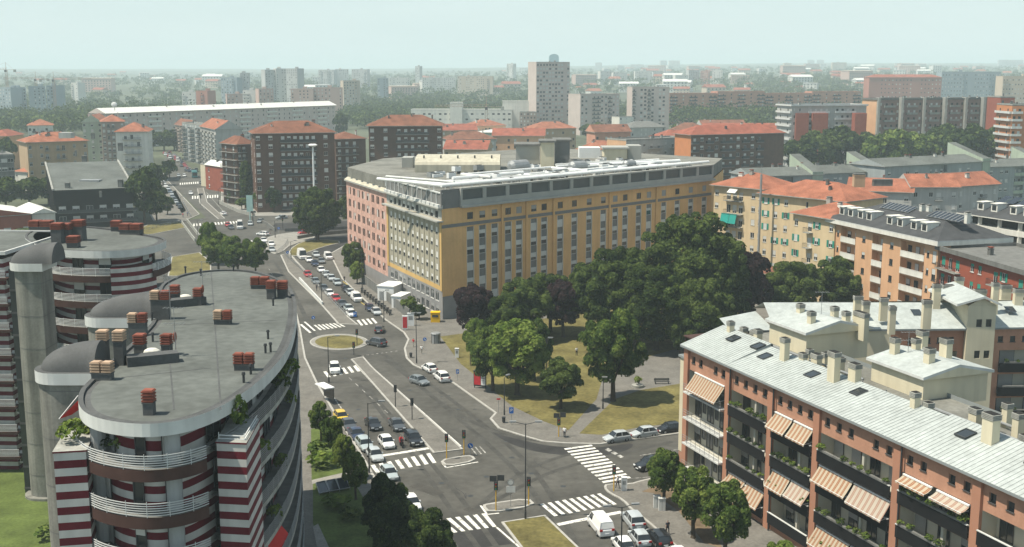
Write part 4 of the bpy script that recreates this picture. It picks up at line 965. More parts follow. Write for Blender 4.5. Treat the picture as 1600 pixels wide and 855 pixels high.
# yard wall, white sheds and yellow container beside the left face
def simple_thing(name, label, cat, mb, mats, group=None): return tag(mb.build(name, mats), label, cat, group)
b = MB()
f0, f1, f2 = G2(545, 425), G2(606, 472), G2(640, 500); b.bar(f0 + (.13,), f1 + (.13,), .25, 2.2); b.bar(f1 + (.13,), f2 + (.13,), .25, 2.2)
simple_thing('yard_wall', 'dark grey yard wall along the pavement by the ochre building', 'wall', b, [M['conc_dark']])
for k, (x0, x1, y, h, d, lb) in enumerate(((590, 618, 470, 3.3, 6, 'white flat roofed shed with a higher back behind the yard wall'), (612, 628, 482, 2.6, 5, 'low white shed box at the near end of the yard'))):
    p0, p1 = G2(x0, y), G2(x1, y); b = MB(); b.box(0, p1[0] - p0[0], 0, d, 0, h); b.box(-.15, p1[0] - p0[0] + .15, -.15, d + .15, h, h + .18); b.box(.5, 1.4, -.04, 0, .1, 2.1, 1)
    o = simple_thing('shed', lb, 'shed', b, [M['metal_w'], M['metal_g']]); o.location = (p0[0], p0[1], .14); o.rotation_euler = (0, 0, radians(-20))
M['yellow'] = mat('bright_yellow_paint', (0.75, 0.44, 0.01), 0.6, 0.1, 1)
p0 = G2(673, 505); b = MB(); b.box(0, 1.9, 0, 1.6, 0, 2.0); b.box(-.06, 1.96, -.06, 1.66, 2.0, 2.15); b.box(.3, 1.6, -.05, 0, 1.1, 1.6, 1)
o = simple_thing('donation_container', 'bright yellow box container by the ochre building corner', 'container', b, [M['yellow'], M['metal_d']]); o.location = p0 + (.14,)
# ---------------------------------------------------------------- salmon block with zinc roof, right foreground
M['salmon'] = mat('salmon_brick_plaster', (0.42, 0.225, 0.15), 0.85, 0.08, 0.4, fine=.15, stain=.08)
M['salmon_d'] = mat('salmon_pilaster', (0.37, 0.185, 0.12), 0.85, 0.08, 0.4)
M['zinc'] = mat('zinc_roof_sheet', (0.385, 0.415, 0.40), 0.6, 0.1, 0.3, metal=.0, spec=.2, fine=.2, stain=.14)
M['zinc_d'] = mat('zinc_flashing', (0.23, 0.25, 0.25), 0.6, 0.1, 0.5)
M['black_panel'] = mat('black_balcony_panel', (0.014, 0.0145, 0.0155), 0.6, 0.1, spec=.08)
M['loggia'] = mat('loggia_cream', (0.45, 0.43, 0.36), 0.85, 0.06)
def awning_mat(nm, g, f, fade=0.0):
    C = lambda r_, g_, b_: tuple(g * (v + (.4 - v) * fade) for v in (r_, g_, b_)) + (1,)
    m = mat(nm, (0.6, 0.3, 0.15), 0.9, 0); N, L = m.node_tree.nodes, m.node_tree.links
    tc = N.new('ShaderNodeTexCoord'); sx = N.new('ShaderNodeSeparateXYZ'); L.new(tc.outputs['Object'], sx.inputs[0])
    mu = N.new('ShaderNodeMath'); mu.operation = 'MULTIPLY'; mu.inputs[1].default_value = f; L.new(sx.outputs[0], mu.inputs[0])
    fr = N.new('ShaderNodeMath'); fr.operation = 'FRACT'; L.new(mu.outputs[0], fr.inputs[0])
    cr = N.new('ShaderNodeValToRGB'); cr.color_ramp.interpolation = 'CONSTANT'; e = cr.color_ramp.elements
    e[0].color = C(.44, .375, .28); e[1].position = .42; e[1].color = C(.28, .12, .065); k = e.new(.58); k.color = C(.40, .29, .18); k = e.new(.68); k.color = C(.28, .12, .065); k = e.new(.86); k.color = C(.44, .375, .28)
    L.new(fr.outputs[0], cr.inputs['Fac']); L.new(cr.outputs[0], N['Principled BSDF'].inputs['Base Color']); return m
M['awning'] = awning_mat('striped_awning', .88, 1.5); M['awning2'] = awning_mat('faded_striped_awning', .82, 1.7); M['awning3'] = awning_mat('bleached_striped_awning', .9, 1.35, .25)
ZE = 17.4
e0, e1 = G2(1072, 538, ZE), G2(1600, 772, ZE); uu = Vector((e1[0] - e0[0], e1[1] - e0[1])).normalized(); vn = Vector((-uu.y, uu.x))      # vn points inside
LR = 74.0; e2 = (e0[0] + uu.x * LR, e0[1] + uu.y * LR)
def Q(u, d, z=None): p = (e0[0] + uu.x * u + vn.x * d, e0[1] + uu.y * u + vn.y * d); return p if z is None else p + (z,)
Rb = Bld('salmon_apartment_block', 'salmon apartment block with pale zinc roof, black balconies and striped awnings, right foreground', 'building', e0, wall='salmon')
def rbox(mb, u0, u1, d0, d1, z0, z1, m=0): mb.prism(ccw([Q(u0, d0), Q(u1, d0), Q(u1, d1), Q(u0, d1)]), z0, z1, m, m, m)
RANG = atan2(uu.y, uu.x)
bx = [u_of(px, e0, e2, 15) for px in (1075, 1140, 1207, 1279, 1405, 1529)]; bx = [.6] + bx[1:] + [bx[-1] + 11.5, bx[-1] + 23]
floors = [11.6, 8.2, 4.8, 1.4]; ops = []; PW_ = .55
def awning_obj(u, w, z, drop=1.5, out=1.3, parent=None):
    am = R.choice(('awning', 'awning', 'awning2', 'awning3')); key = ('awn', round(w, 1), drop, out, am)
    if key not in MESHES:
        b = MB(); n = max(4, int(w / .5)); S = lambda i, t: (w * i / n, -.05 - (out - .05) * t, -drop * t - .12 * sin(pi * t) * (.6 + .4 * sin(i * 1.7)))
        for i in range(n):
            for j in range(4): b.quad(S(i, j / 4), S(i + 1, j / 4), S(i + 1, (j + 1) / 4), S(i, (j + 1) / 4))
            b.quad(S(i, 1), S(i + 1, 1), (w * (i + 1) / n, -out - .03, -drop - .16 - .04 * ((i + 1) % 2)), (w * i / n, -out - .03, -drop - .16 - .04 * (i % 2)))
        b.box(0, w, -.18, .0, -.02, .12, 1); b.tube((0, -out, -drop), (w, -out, -drop), .03, .03, 6, 1)
        for x in (.08, w - .08): b.tube((x, -.05, -drop * .9), (x, -out, -drop), .02, .02, 5, 1)
        MESHES[key] = b.mesh('awning', [M[am], M['metal_w']])
    return Rb.place('awning', MESHES[key], Q(u, -.06), z, RANG)
pots = []
aw = {(0, 0): 1, (2, 0): 2, (2, 2): 2, (3, 1): 2, (4, 0): 3, (1, 3): 2, (3, 3): 2, (5, 1): 2, (4, 2): 0, (6, 1): 2}
for i in range(len(bx) - 1):
    u0, u1 = bx[i] + PW_, bx[i + 1] - PW_
    # attic windows
    k = max(3, int((u1 - u0) / 1.75)); gap = (u1 - u0) / k
    for j in range(k):
        if k >= 5 and j == k // 2: continue
        u = u0 + gap * (j + .5) - .42; ops.append((u, u + .84, 15.4, 16.25, .3)); Rb.window(e0, e2, u, 15.4, .84, .85, 'frame_d', 'blind', 0, True, False, .3)
    for f, zf in enumerate(floors):
        if i == 0: back_m, dpt = 'loggia', .9
        else: back_m, dpt = 'loggia', 1.7
        ops.append((u0, u1, zf, zf + 2.75, dpt, back_m, 'loggia'))
        n = max(1, round((u1 - u0) / 3.2))
        for j in range(n):
            um = u0 + (u1 - u0) * (j + .5) / n; ww = 1.5
            Rb.window(e0, e2, um - 1.3, zf + .1, 1.6, 2.2, 'frame_d', 'blind_d', R.choice((0, 0, 0, .5, 1)), False, True, .1, dpt - .1)
            if i == 0: Rb.window(e0, e2, um + .6, zf + .9, .8, 1.3, 'frame_d', 'blind_d', 0, False, False, .1, dpt - .1)
        if i:      # cream column between the two halves
            b = MB(); uc = (u0 + u1) / 2 + .8; rbox(b, uc - .17, uc + .17, .25, .6, zf, zf + 2.75); Rb.part('column', b, [M['loggia']])
        # parapet or rail
        b = MB()
        if i == 0:
            rbox(b, u0, u1, -.9, .02, zf - .22, zf, 0)
            bo = Rb.part('balcony', b, [M['fascia_w']]); r_ = MB()
            for zz in (.35, .7, 1.0): r_.bar(Q(u0, -.86, zf + zz), Q(u1, -.86, zf + zz), .04, .04)
            for j in range(9): t = u0 + (u1 - u0) * j / 8; r_.bar(Q(t - .02, -.86, zf), Q(t + .02, -.86, zf), .04, 1.0)
            Rb.part('railing', r_, [M['metal_g']], bo)
        else:
            rbox(b, u0, u1, -.5, -.42, zf - .35, zf + .95, 1); rbox(b, u0, u1, -.42, .02, zf - .2, zf + .02, 1); rbox(b, u0, u1, -.56, -.36, zf + .95, zf + 1.03, 0)
            Rb.part('balcony', b, [M['fascia_w'], M['black_panel']])
        a = aw.get((i, f))
        if a:
            if a == 3:
                awning_obj(u0 + .3, 4.0, zf + 2.6, .5, 1.0); awning_obj(u0 + 4.9, u1 - u0 - 5.2, zf + 2.6, .5, 1.0)
            elif a == 2:
                w = (u1 - u0) / 2 - .3; awning_obj(u0 + .15, w, zf + 2.62, R.choice((1.5, 1.7)), R.choice((1.15, 1.3))); awning_obj(u0 + w + .45, w, zf + 2.62, R.choice((1.5, 1.75)), 1.2)
            else: awning_obj(u0 + 1.6, u1 - u0 - 1.9, zf + 2.7, 1.9, 1.5)
        if i and R.random() < .65: pots.append((u0, u1, zf, i, f))
awning_obj(bx[1] + .6, 5.2, 3.6, 1.6, 2.6)
Rb.edge(e0, e2, 0, ZE - .25, 'salmon', ops)
for i, u in enumerate(bx):
    b = MB(); rbox(b, u - PW_ + .03, u + PW_ - .03, -.32, .05, 0, ZE - .3); Rb.part('pilaster', b, [M['salmon_d']])
    if i in (1, 2, 4): b = MB(); q = Q(u + .75, -.42); b.tube(q + (0.2,), q + (ZE - .5,), .09, .09, 7); Rb.part('downpipe', b, [M['metal_d']])
DP = 13.0
Rb.edge(Q(LR, 0), Q(LR, DP), 0, ZE, 'salmon'); Rb.edge(Q(LR, DP), Q(0, DP), 0, ZE, 'salmon'); Rb.edge(Q(0, DP), Q(0, 0), 0, ZE, 'salmon')
# cream end bay with terrace rail
b = MB(); rbox(b, -1.9, 0, .3, 9, 2.6, 15.3, 0); rbox(b, -2.1, 0, .1, 9.2, 15.3, 15.6, 1); rbox(b, -1.85, 0, .35, 9, 0, 2.6, 2); Rb.part('end_bay', b, [M['cream'], M['zinc_d'], M['salmon']])
b = MB()
for zz in (.5, 1.0): b.bar(Q(-2, .2, 15.6 + zz), Q(-2, 9, 15.6 + zz), .04, .04); b.bar(Q(-2, .2, 15.6 + zz), Q(0, .2, 15.6 + zz), .04, .04)
for j in range(7): b.bar(Q(-2, .2 + j * 1.4, 15.6), Q(-2, .25 + j * 1.4, 15.6), .04, 1.0)
Rb.part('railing', b, [M['metal_d']])
b = MB(); rbox(b, -3.4, 0, 1.5, 10, 17.6, 17.75, 0)
for d in (1.7, 5.5, 9.8): rbox(b, -3.3, -3.15, d, d + .15, 15.6, 17.6, 0)
Rb.part('pergola', b, [M['brown']])
# roof: zinc slope to the ridge, then flat back strip
ZRG, DR_ = 19.1, 5.6; b = MB(); seg = [(-.3, bx[1] + .1, 0.35), (bx[1] + .1, bx[4] + .4, 0.0), (bx[4] + .4, LR + .3, .3)]
for a, c, dz in seg:
    b.quad(Q(a, -.7, ZE + dz * 0), Q(c, -.7, ZE), Q(c, DR_, ZRG + dz), Q(a, DR_, ZRG + dz), 0); b.quad(Q(c, -.7, ZE), Q(c, DR_, ZE), Q(c, DR_, ZRG + dz), Q(c, DR_ - .01, ZRG + dz), 1)
    b.quad(Q(a, -.7, ZE - .28), Q(c, -.7, ZE - .28), Q(c, -.7, ZE), Q(a, -.7, ZE), 1)
    b.quad(Q(a, DR_, ZRG + dz), Q(c, DR_, ZRG + dz), Q(c, DR_ + .25, ZRG + dz - .1), Q(a, DR_ + .25, ZRG + dz - .1), 1)
    b.quad(Q(a, DR_ + .25, ZRG + dz - .1), Q(c, DR_ + .25, ZRG + dz - .1), Q(c, DR_ + .25, 17.4), Q(a, DR_ + .25, 17.4), 1)
b.sheet(ccw([Q(-.3, -.69), Q(LR + .3, -.69), Q(LR + .3, .1), Q(-.3, .1)]), ZE - .28, 1)
b.sheet(ccw([Q(-.3, DR_ + .25), Q(LR, DR_ + .25), Q(LR, DP), Q(-.3, DP)]), 17.9, 2); b.wall([Q(-.3, DP), Q(LR, DP)][::-1], 17.2, 18.4, 1)
b.add([Q(-.3, -.7, ZE), Q(-.3, DR_, ZRG + .35), Q(-.3, DR_, ZE)], [(0, 1, 2)], 1)
Rb.part('roof', b, [M['zinc'], M['zinc_d'], M['roofgrey']])
b = MB(); sl_ = sqrt((DR_ + .7) ** 2 + (ZRG - ZE) ** 2); b.box(-.02, .02, 0, sl_, .003, .045); sm_ = b.mesh('roof_seam', [M['zinc']])
key_a = atan2(ZRG - ZE, DR_ + .7)
nS = int(LR / .55)
for i in range(nS):
    u = .1 + i * .55
    if u < bx[1]: dz = .35
    elif u < bx[4] + .3: dz = 0
    else: dz = .3
    o = put('roof_seam', sm_, Rb.e, Rb.L(Q(u, -.69), ZE)); o.rotation_euler = (atan2(ZRG + dz - ZE, DR_ + .69), 0, RANG)
for px, py in ((1190, 569), (1222, 548), (1279, 607), (1355, 634), (1165, 545), (1165, 545)):      # skylights on the slope
    pass
for u, d in ((4.5, 3.2), (9.5, 3.6), (12.3, 2.8), (21.5, 3.0), (29.5, 3.2), (45.5, 3.0), (54, 3.0)):
    s_ = (ZRG - ZE) / (DR_ + .7); z = lambda dd: ZE + (dd + .7) * s_ + .09 + (.3 if u > bx[4] else .35 if u < bx[1] else 0)
    b = MB(); b.quad(Q(u, d, z(d)), Q(u + 1.3, d, z(d)), Q(u + 1.3, d + 1.2, z(d + 1.2)), Q(u, d + 1.2, z(d + 1.2)), 0)
    for a0, a1, d0, d1 in ((u - .08, u + 1.38, d - .1, d), (u - .08, u + 1.38, d + 1.2, d + 1.3), (u - .08, u, d, d + 1.2), (u + 1.3, u + 1.38, d, d + 1.2)):
        b.add([Q(x, y, z(y) + k) for k in (-.1, .05) for x, y in ((a0, d0), (a1, d0), (a1, d1), (a0, d1))], [(4, 5, 6, 7), (0, 1, 5, 4), (1, 2, 6, 5), (2, 3, 7, 6), (3, 0, 4, 7)], 1)
    Rb.part('skylight', b, [M['glass'], M['metal_d']])
def rchim(p, z, w, d, h, ang=RANG, B=None):
    B = B or Rb; key = ('rch', w, d, h)
    if key not in MESHES:
        b = MB(); b.box(-w / 2, w / 2, -d / 2, d / 2, -1.2, h, 0); c = MB()
        for k in range(4): c.box(-w / 2 - .07, w / 2 + .07, -d / 2 - .07, d / 2 + .07, h + k * .14, h + k * .14 + .09, 0); c.box(-w / 2 + .04, w / 2 - .04, -d / 2 + .04, d / 2 - .04, h + k * .14 + .09, h + k * .14 + .14, 1)
        MESHES[key] = (b.mesh('chimney', [M['cream']]), c.mesh('cap', [M['concrete'], M['dark']]))
    o = B.place('chimney', MESHES[key][0], p, z, ang); put('cap', MESHES[key][1], o)
for u, d, w, dd, h in ((2.5, 5.0, .8, .8, 1.2), (3.6, 6.3, .8, .8, 1.5), (5.2, 6.8, .9, .8, 1.4), (7.0, 6.2, .9, .9, 2.0), (15.8, 4.2, 1.1, .8, 2.3), (17.5, 5.6, 1.0, .7, 1.4), (19.0, 6.4, 1.3, .8, 1.6), (16.2, 7.4, .7, .7, 1.4), (18.2, 8.2, .7, .7, 1.4), (21.4, 8.0, .7, .7, 1.6),
        (25.5, 4.0, 1.4, .9, 3.0), (27.3, 5.4, 1.4, .9, 1.5), (37.5, 5.0, .8, .8, 1.1), (38.3, 6.0, .8, .8, 1.1), (48.8, 4.0, 1.5, 1.0, 2.6), (42, 8.5, 1.2, .8, 1.3), (44.5, 8.2, 1.0, .8, 1.4), (46.5, 9.5, .9, .9, 2.0), (49, 9.0, .8, .8, 1.5), (43.5, 11, .8, .8, 2.0), (50.5, 6.4, .8, .8, 1.4)):
    z = ZE + (min(d, DR_) + .7) * (ZRG - ZE) / (DR_ + .7) if d < DR_ else 18.0
    rchim(Q(u, d), z, w * .88, dd * .9, h * .92)
b = MB(); b.tube(Q(9, 7.0, 18.6), Q(26, 7.6, 18.6), .14, .14, 7); b.tube(Q(36, 7.4, 18.5), Q(66, 7.8, 18.5), .17, .17, 8); b.tube(Q(40, 10.5, 18.4), Q(66, 10.5, 18.4), .15, .15, 8)
for u in range(10, 66, 4): q = Q(u, 7.5); b.box(q[0] - .06, q[0] + .06, q[1] - .06, q[1] + .06, 17.9, 18.5)
Rb.part('duct', b, [M['metal_g']])
# cream roof blocks with shallow gables
def gable_block(B, u, d, lu_, ld, z0, zw, rise, along_d=True):
    b = MB(); rbox(b, u, u + lu_, d, d + ld, z0, zw, 0); o = .45
    if along_d:      # ridge runs along d, gable faces the street
        um = u + lu_ / 2; P = [Q(u - o, d - o, zw), Q(um, d - o, zw + rise), Q(u + lu_ + o, d - o, zw), Q(u - o, d + ld + o, zw), Q(um, d + ld + o, zw + rise), Q(u + lu_ + o, d + ld + o, zw)]
    else:
        dm = d + ld / 2; P = [Q(u - o, d + ld + o, zw), Q(u - o, dm, zw + rise), Q(u - o, d - o, zw), Q(u + lu_ + o, d + ld + o, zw), Q(u + lu_ + o, dm, zw + rise), Q(u + lu_ + o, d - o, zw)]
    hi = [(p[0], p[1], p[2] + .3) for p in P]
    b.add(P + hi, [(6, 7, 10, 9), (7, 8, 11, 10), (0, 3, 4, 1), (1, 4, 5, 2)], 1); b.add(P + hi, [(0, 1, 7, 6), (1, 2, 8, 7), (3, 9, 10, 4), (4, 10, 11, 5), (0, 6, 9, 3), (2, 5, 11, 8)], 2)
    b.add([P[0], P[1], P[2], P[3], P[4], P[5]], [(0, 2, 1), (3, 4, 5)], 0); B.part('roof_block', b, [M['cream'], M['zinc'], M['fascia_w']])
gable_block(Rb, 4.5, 9.5, 8.0, 9.0, 17, 20.6, 1.2, False)
gable_block(Rb, 24.5, 9.8, 8.5, 8.5, 17, 20.2, 1.0, False)
for u, d, w, dd, h in ((6, 13, .9, .8, 1.9), (9, 16, .9, .8, 1.9), (12, 15.5, .9, .8, 1.9), (13, 17, 2.4, .8, 1.9), (10.5, 11.5, .9, .8, 1.9), (25.5, 12, 1.0, .8, 1.8), (26, 14.5, .8, .8, 1.6), (29, 16, 1.3, .9, 2.2), (30.5, 12.5, 1.0, .9, 1.7), (24, 17, 1.2, .9, 1.9)):
    rchim(Q(u, d), 20.7, w * .9, dd * .9, h * .9)
antenna(Rb, Q(9, 14), 21, 4)
antenna(Rb, Q(26.5, 13), 20.7, 3)
# back wing running right, facing the courtyard
D2 = 153.5; fpw = [(XD(1392, D2, 17), D2), (XD(1507, D2 + 1, 17), D2 + 1), (XD(1507, D2 + 1, 17), D2 + 13), (XD(1392, D2, 17) - 16, D2 + 13), (XD(1392, D2, 17) - 16, D2 + .5)]
w0, w1 = fpw[0], fpw[1]; LW = w1[0] - w0[0]; ops = []
for j, t in enumerate((.12, .36, .52, .68)):
    u = LW * t + 1.2; ops.append((u, u + .75, 15.3, 16.1, .2)); Rb.window(w0, w1, u, 15.3, .75, .8, 'frame_d', 'blind', 0, True, False, .2)
for zf in (11.4, 8.0, 4.6):
    ops.append((LW * .42, LW * .92, zf, zf + 2.7, 1.5, 'loggia', 'loggia')); Rb.window(w0, w1, LW * .55, zf + .1, 1.6, 2.2, 'frame_d', 'blind', .4, False, True, .1, 1.4)
    b = MB(); x0, x1 = w0[0] + LW * .4, w0[0] + LW * .93; b.box(x0, x1, D2 - .2, D2 + .1, zf - .3, zf + .95); Rb.part('balcony', b, [M['black_panel']])
Rb.edge(w0, w1, 0, ZE, 'salmon_d', ops); Rb.edge(fpw[4], w0, 0, ZE, 'cream')
x0, x1, x2 = fpw[3][0], w1[0], XD(1655, D2 + 5, 17)
b = MB(); b.quad((x0, D2 - .5, ZE), (x1 + .1, D2 + .3, ZE), (x1 + .1, D2 + 7, ZE + 2.3), (x0, D2 + 7, ZE + 2.3), 0); b.quad((x0, D2 - .5, ZE - .25), (x1 + .1, D2 + .3, ZE - .25), (x1 + .1, D2 + .3, ZE), (x0, D2 - .5, ZE), 1)
b.quad((x0, D2 + 7, ZE + 2.3), (x2, D2 + 9, ZE + 2.3), (x2, D2 + 15, ZE), (x0, D2 + 14, ZE), 0)
xt = XD(1547, D2 + 2, 17); b.quad((xt, D2 + .8, ZE), (x2, D2 + 1.8, ZE), (x2, D2 + 9, ZE + 2.3), (xt, D2 + 7.5, ZE + 2.3), 0); b.quad((xt, D2 + .8, ZE - .25), (x2, D2 + 1.8, ZE - .25), (x2, D2 + 1.8, ZE), (xt, D2 + .8, ZE), 1)
b.quad((x0 - 6, D2 - .5, ZE - .2), (x0, D2 - .5, ZE), (x0, D2 + 12, ZE), (x0 - 6, D2 + 8, ZE - .2), 0)
Rb.part('roof', b, [M['zinc'], M['zinc_d']])
# right part of the back wing with black balconies
r0, r1 = (xt, D2 + 1.2), (x2, D2 + 2.2); Lq = x2 - xt; ops = []
for t in (.08, .24, .4, .6, .78): ops.append((Lq * t, Lq * t + .75, 15.3, 16.1, .2)); Rb.window(r0, r1, Lq * t, 15.3, .75, .8, 'frame_d', 'blind', 0, True, False, .2)
for zf in (11.4, 8.0, 4.6, 1.2):
    ops.append((1.2, Lq - .5, zf, zf + 2.7, 1.5, 'loggia', 'loggia'))
    for t in (2.0, 6.0): Rb.window(r0, r1, t, zf + .1, 2.2, 2.3, 'frame_d', 'blind_d', .9, False, True, .1, 1.4)
    b = MB(); b.box(xt + 1.1, x2, D2 + .8, D2 + 1.0, zf - .3, zf + .95); Rb.part('balcony', b, [M['black_panel']]); pots.append((None, (xt + 1.3, D2 + .9), (x2, D2 + .9), zf, 0, 0))
Rb.edge(r0, r1, 0, ZE, 'salmon', ops); Rb.edge((xt, D2 + 8), r0, 0, ZE, 'salmon')
# cream stair tower with gable
tw0, tw1 = x1, xt; b = MB(); ZT = 20.6; t0, t1 = (tw0, D2 + .2), (tw1, D2 + .4); ops = []; Lt = tw1 - tw0
for zz in (17.6, 13.2, 8.8, 4.4):
    for t in (.32, .66): ops.append((Lt * t, Lt * t + .8, zz, zz + 1.1, .2)); Rb.window(t0, t1, Lt * t, zz, .8, 1.1, 'frame_d', 'blind', 0, False, False, .2)
Rb.edge(t0, t1, 0, ZT, 'cream', ops); Rb.edge((tw0, D2 + 10), t0, 0, ZT, 'cream'); Rb.edge(t1, (tw1, D2 + 10), 0, ZT, 'cream')
xm = (tw0 + tw1) / 2; yb, yf = D2 + 11, D2 - .2; o = .5
P = [(tw0 - o - 1.2, yf, ZT), (xm, yf, ZT + 1.1), (tw1 + o, yf, ZT), (tw0 - o - 1.2, yb, ZT), (xm, yb, ZT + 1.1), (tw1 + o, yb, ZT)]; hi = [(p[0], p[1], p[2] + .3) for p in P]
b.add(P + hi, [(6, 7, 10, 9), (7, 8, 11, 10), (0, 3, 4, 1), (1, 4, 5, 2)], 1); b.add(P + hi, [(0, 1, 7, 6), (1, 2, 8, 7), (0, 6, 9, 3), (2, 5, 11, 8)], 2); b.add([(tw0, D2 + .25, ZT), (tw1, D2 + .45, ZT), (xm, D2 + .35, ZT + 1.1)], [(0, 1, 2)], 0)
Rb.part('stair_tower_roof', b, [M['cream'], M['zinc'], M['fascia_w']])
for px, py, w, h in ((1447, 500, 1.1, 2.2), (1462, 478, 1.0, 2.6), (1480, 470, 1.6, 1.8), (1497, 466, 1.1, 2.6), (1530, 474, 1.6, 1.5), (1553, 480, .8, 3.0), (1570, 470, 1.4, 1.8), (1590, 474, 1.2, 1.6), (1393, 508, .8, 2.0), (1380, 488, 1.0, 1.5), (1340, 486, 1.1, 1.6), (1352, 492, .9, 1.4)):
    p = G2(px, py, 19.5); rchim(p, 19.5, w, .8, h, 0)
for x, y in ((XD(1425, D2 + 4, 18), D2 + 3.4), (XD(1575, D2 + 4, 18), D2 + 4.2)):
    b = MB(); z = lambda yy: ZE + (yy - D2 + .3) * .31 + .1; b.quad((x, y, z(y)), (x + 1.3, y, z(y)), (x + 1.3, y + 1.6, z(y + 1.6)), (x, y + 1.6, z(y + 1.6))); Rb.part('skylight', b, [M['glass']])
Rb.finish()
# ---------------------------------------------------------------- middle distance
M['tan'] = mat('tan_plaster', (0.42, 0.31, 0.20), 0.85, 0.08, 0.3, stain=.1)
M['cream2'] = mat('cream_yellow_plaster', (0.58, 0.46, 0.29), 0.85, 0.07, 0.3, stain=.1)
M['peach'] = mat('peach_plaster', (0.60, 0.36, 0.21), 0.85, 0.07, 0.3, stain=.08)
M['brick_r'] = mat('red_brick', (0.27, 0.075, 0.045), 0.85, 0.12, 0.6)
M['brick_b'] = mat('brown_brick', (0.125, 0.07, 0.05), 0.85, 0.15, 0.5, stain=.1)
M['brick_p'] = mat('pale_brown_brick', (0.31, 0.235, 0.195), 0.85, 0.1, 0.5)
M['grey_pl'] = mat('grey_plaster', (0.42, 0.42, 0.395), 0.85, 0.09, 0.3, stain=.12)
M['green_pl'] = mat('pale_green_plaster', (0.36, 0.42, 0.33), 0.85, 0.08, 0.3, stain=.12)
M['bluegrey'] = mat('blue_grey_plaster', (0.30, 0.33, 0.33), 0.85, 0.09, 0.3, stain=.12)
M['dark_slate'] = mat('dark_slate_roof', (0.055, 0.057, 0.06), 0.8, 0.2, 0.6, fine=.3)
M['orange_pl'] = mat('orange_plaster', (0.50, 0.20, 0.085), 0.85, 0.08, 0.4)
M['pinkbrick'] = mat('pink_brick', (0.48, 0.24, 0.165), 0.85, 0.12, 0.3)
M['whiteroof'] = mat('white_sheet_roof', (0.62, 0.62, 0.58), 0.8, 0.06, 0.1, stain=.1)
M['tower_w'] = mat('tower_pale_brick', (.50, .425, .385), .85, .08, .3)
M['black_clad'] = mat('black_cladding', (0.009, 0.0085, 0.0085), 0.9, 0.15, 0.6, spec=.02)
M['teal'] = mat('teal_awning_cloth', (0.02, 0.27, 0.23), 0.85, 0.1)
M['solar'] = mat('solar_panel', (0.02, 0.025, 0.035), 0.2, 0.05, spec=.5)
F = quad_fp
# dark building with the tilted grey roof
fp = F(86, 383, 207, 393, 52, 10)
D1 = Bld('dark_office_block', 'black clad building with tilted grey roof behind the striped blocks', 'building', cen(fp), wall='black_clad')
for i in range(4): D1.edge(fp[i], fp[(i + 1) % 4], 0, 8.8, 'black_clad')
z0, z1 = 13.0, 18.4; b = MB(); q = offset(fp, -.5)
b.add([q[0] + (z0,), q[1] + (z0,), q[2] + (z1,), q[3] + (z1,)], [(0, 1, 2, 3)], 0); b.add([q[0] + (8.2,), q[1] + (8.2,), q[2] + (8.2,), q[3] + (8.2,), q[0] + (z0 - .01,), q[1] + (z0 - .01,), q[2] + (z1 - .01,), q[3] + (z1 - .01,)], [(0, 1, 5, 4), (1, 2, 6, 5), (2, 3, 7, 6), (3, 0, 4, 7), (3, 2, 1, 0)], 1)
for a, c in ((0, 3), (1, 2)):
    za, zc = (z0, z1); b.bar(q[a] + (za,), q[c] + (zc,), .6, .5, 2)
D1.part('roof', b, [M['membrane'], M['black_clad'], M['concrete']])
u = Vector(fp[1]) - Vector(fp[0]); u.normalize()
for zf in (5.4, 2.0):
    D1.balcony(fp[0], fp[1], .5, 26, zf, 1.6, 'conc_dark', 'metal_d', 'panel', .9)
    for k in range(6): D1.window(fp[0], fp[1], 1 + k * 4.3, zf + .2, 2.2, 1.9, 'frame_w', 'blind', R.choice((0, .5, 1)), False, True, .1, -.12)
def on_tilt(px, py):
    p = G2(px, py, 15.7); t = (p[1] - 390) / 52; z = z0 + (z1 - z0) * t
    for _ in range(4): p = G2(px, py, z); t = (p[1] - 390) / 52; z = z0 + (z1 - z0) * t
    return (p[0], p[1], z)
for px, py, w, h in ((105, 280, 1.4, 2.0), (188, 278, 1.5, 2.0), (190, 262, 1.6, 2.4), (133, 266, 1.6, 1.5), (156, 284, .7, 1.2), (148, 258, 1.3, 1.6), (120, 264, .7, 1.6)):
    p = on_tilt(px, py); D1.chimney(p[:2], p[2], w, w, h, 'conc_dark', 'conc_dark')
p = on_tilt(138, 276); b = MB(); b.box(p[0] - 3.4, p[0] + 3.4, p[1], p[1] + 4, p[2], p[2] + .9, 0); D1.part('skylight', b, [M['metal_g']])
p = on_tilt(184, 250); b = MB(); b.tube((p[0], p[1], p[2]), (p[0], p[1], p[2] + 2.2), .2, .2, 6); b.ball((p[0], p[1] - .4, p[2] + 2.8), 1.5, .5, 1.4, 10, 6); D1.part('satellite_dish', b, [M['metal_w']])
p = on_tilt(104, 258); b = MB(); b.box(p[0] - 2.6, p[0] + 2.6, p[1], p[1] + 4.5, p[2] - .2, p[2] + 2.2); D1.part('lift_house', b, [M['grey_pl']])
D1.finish()

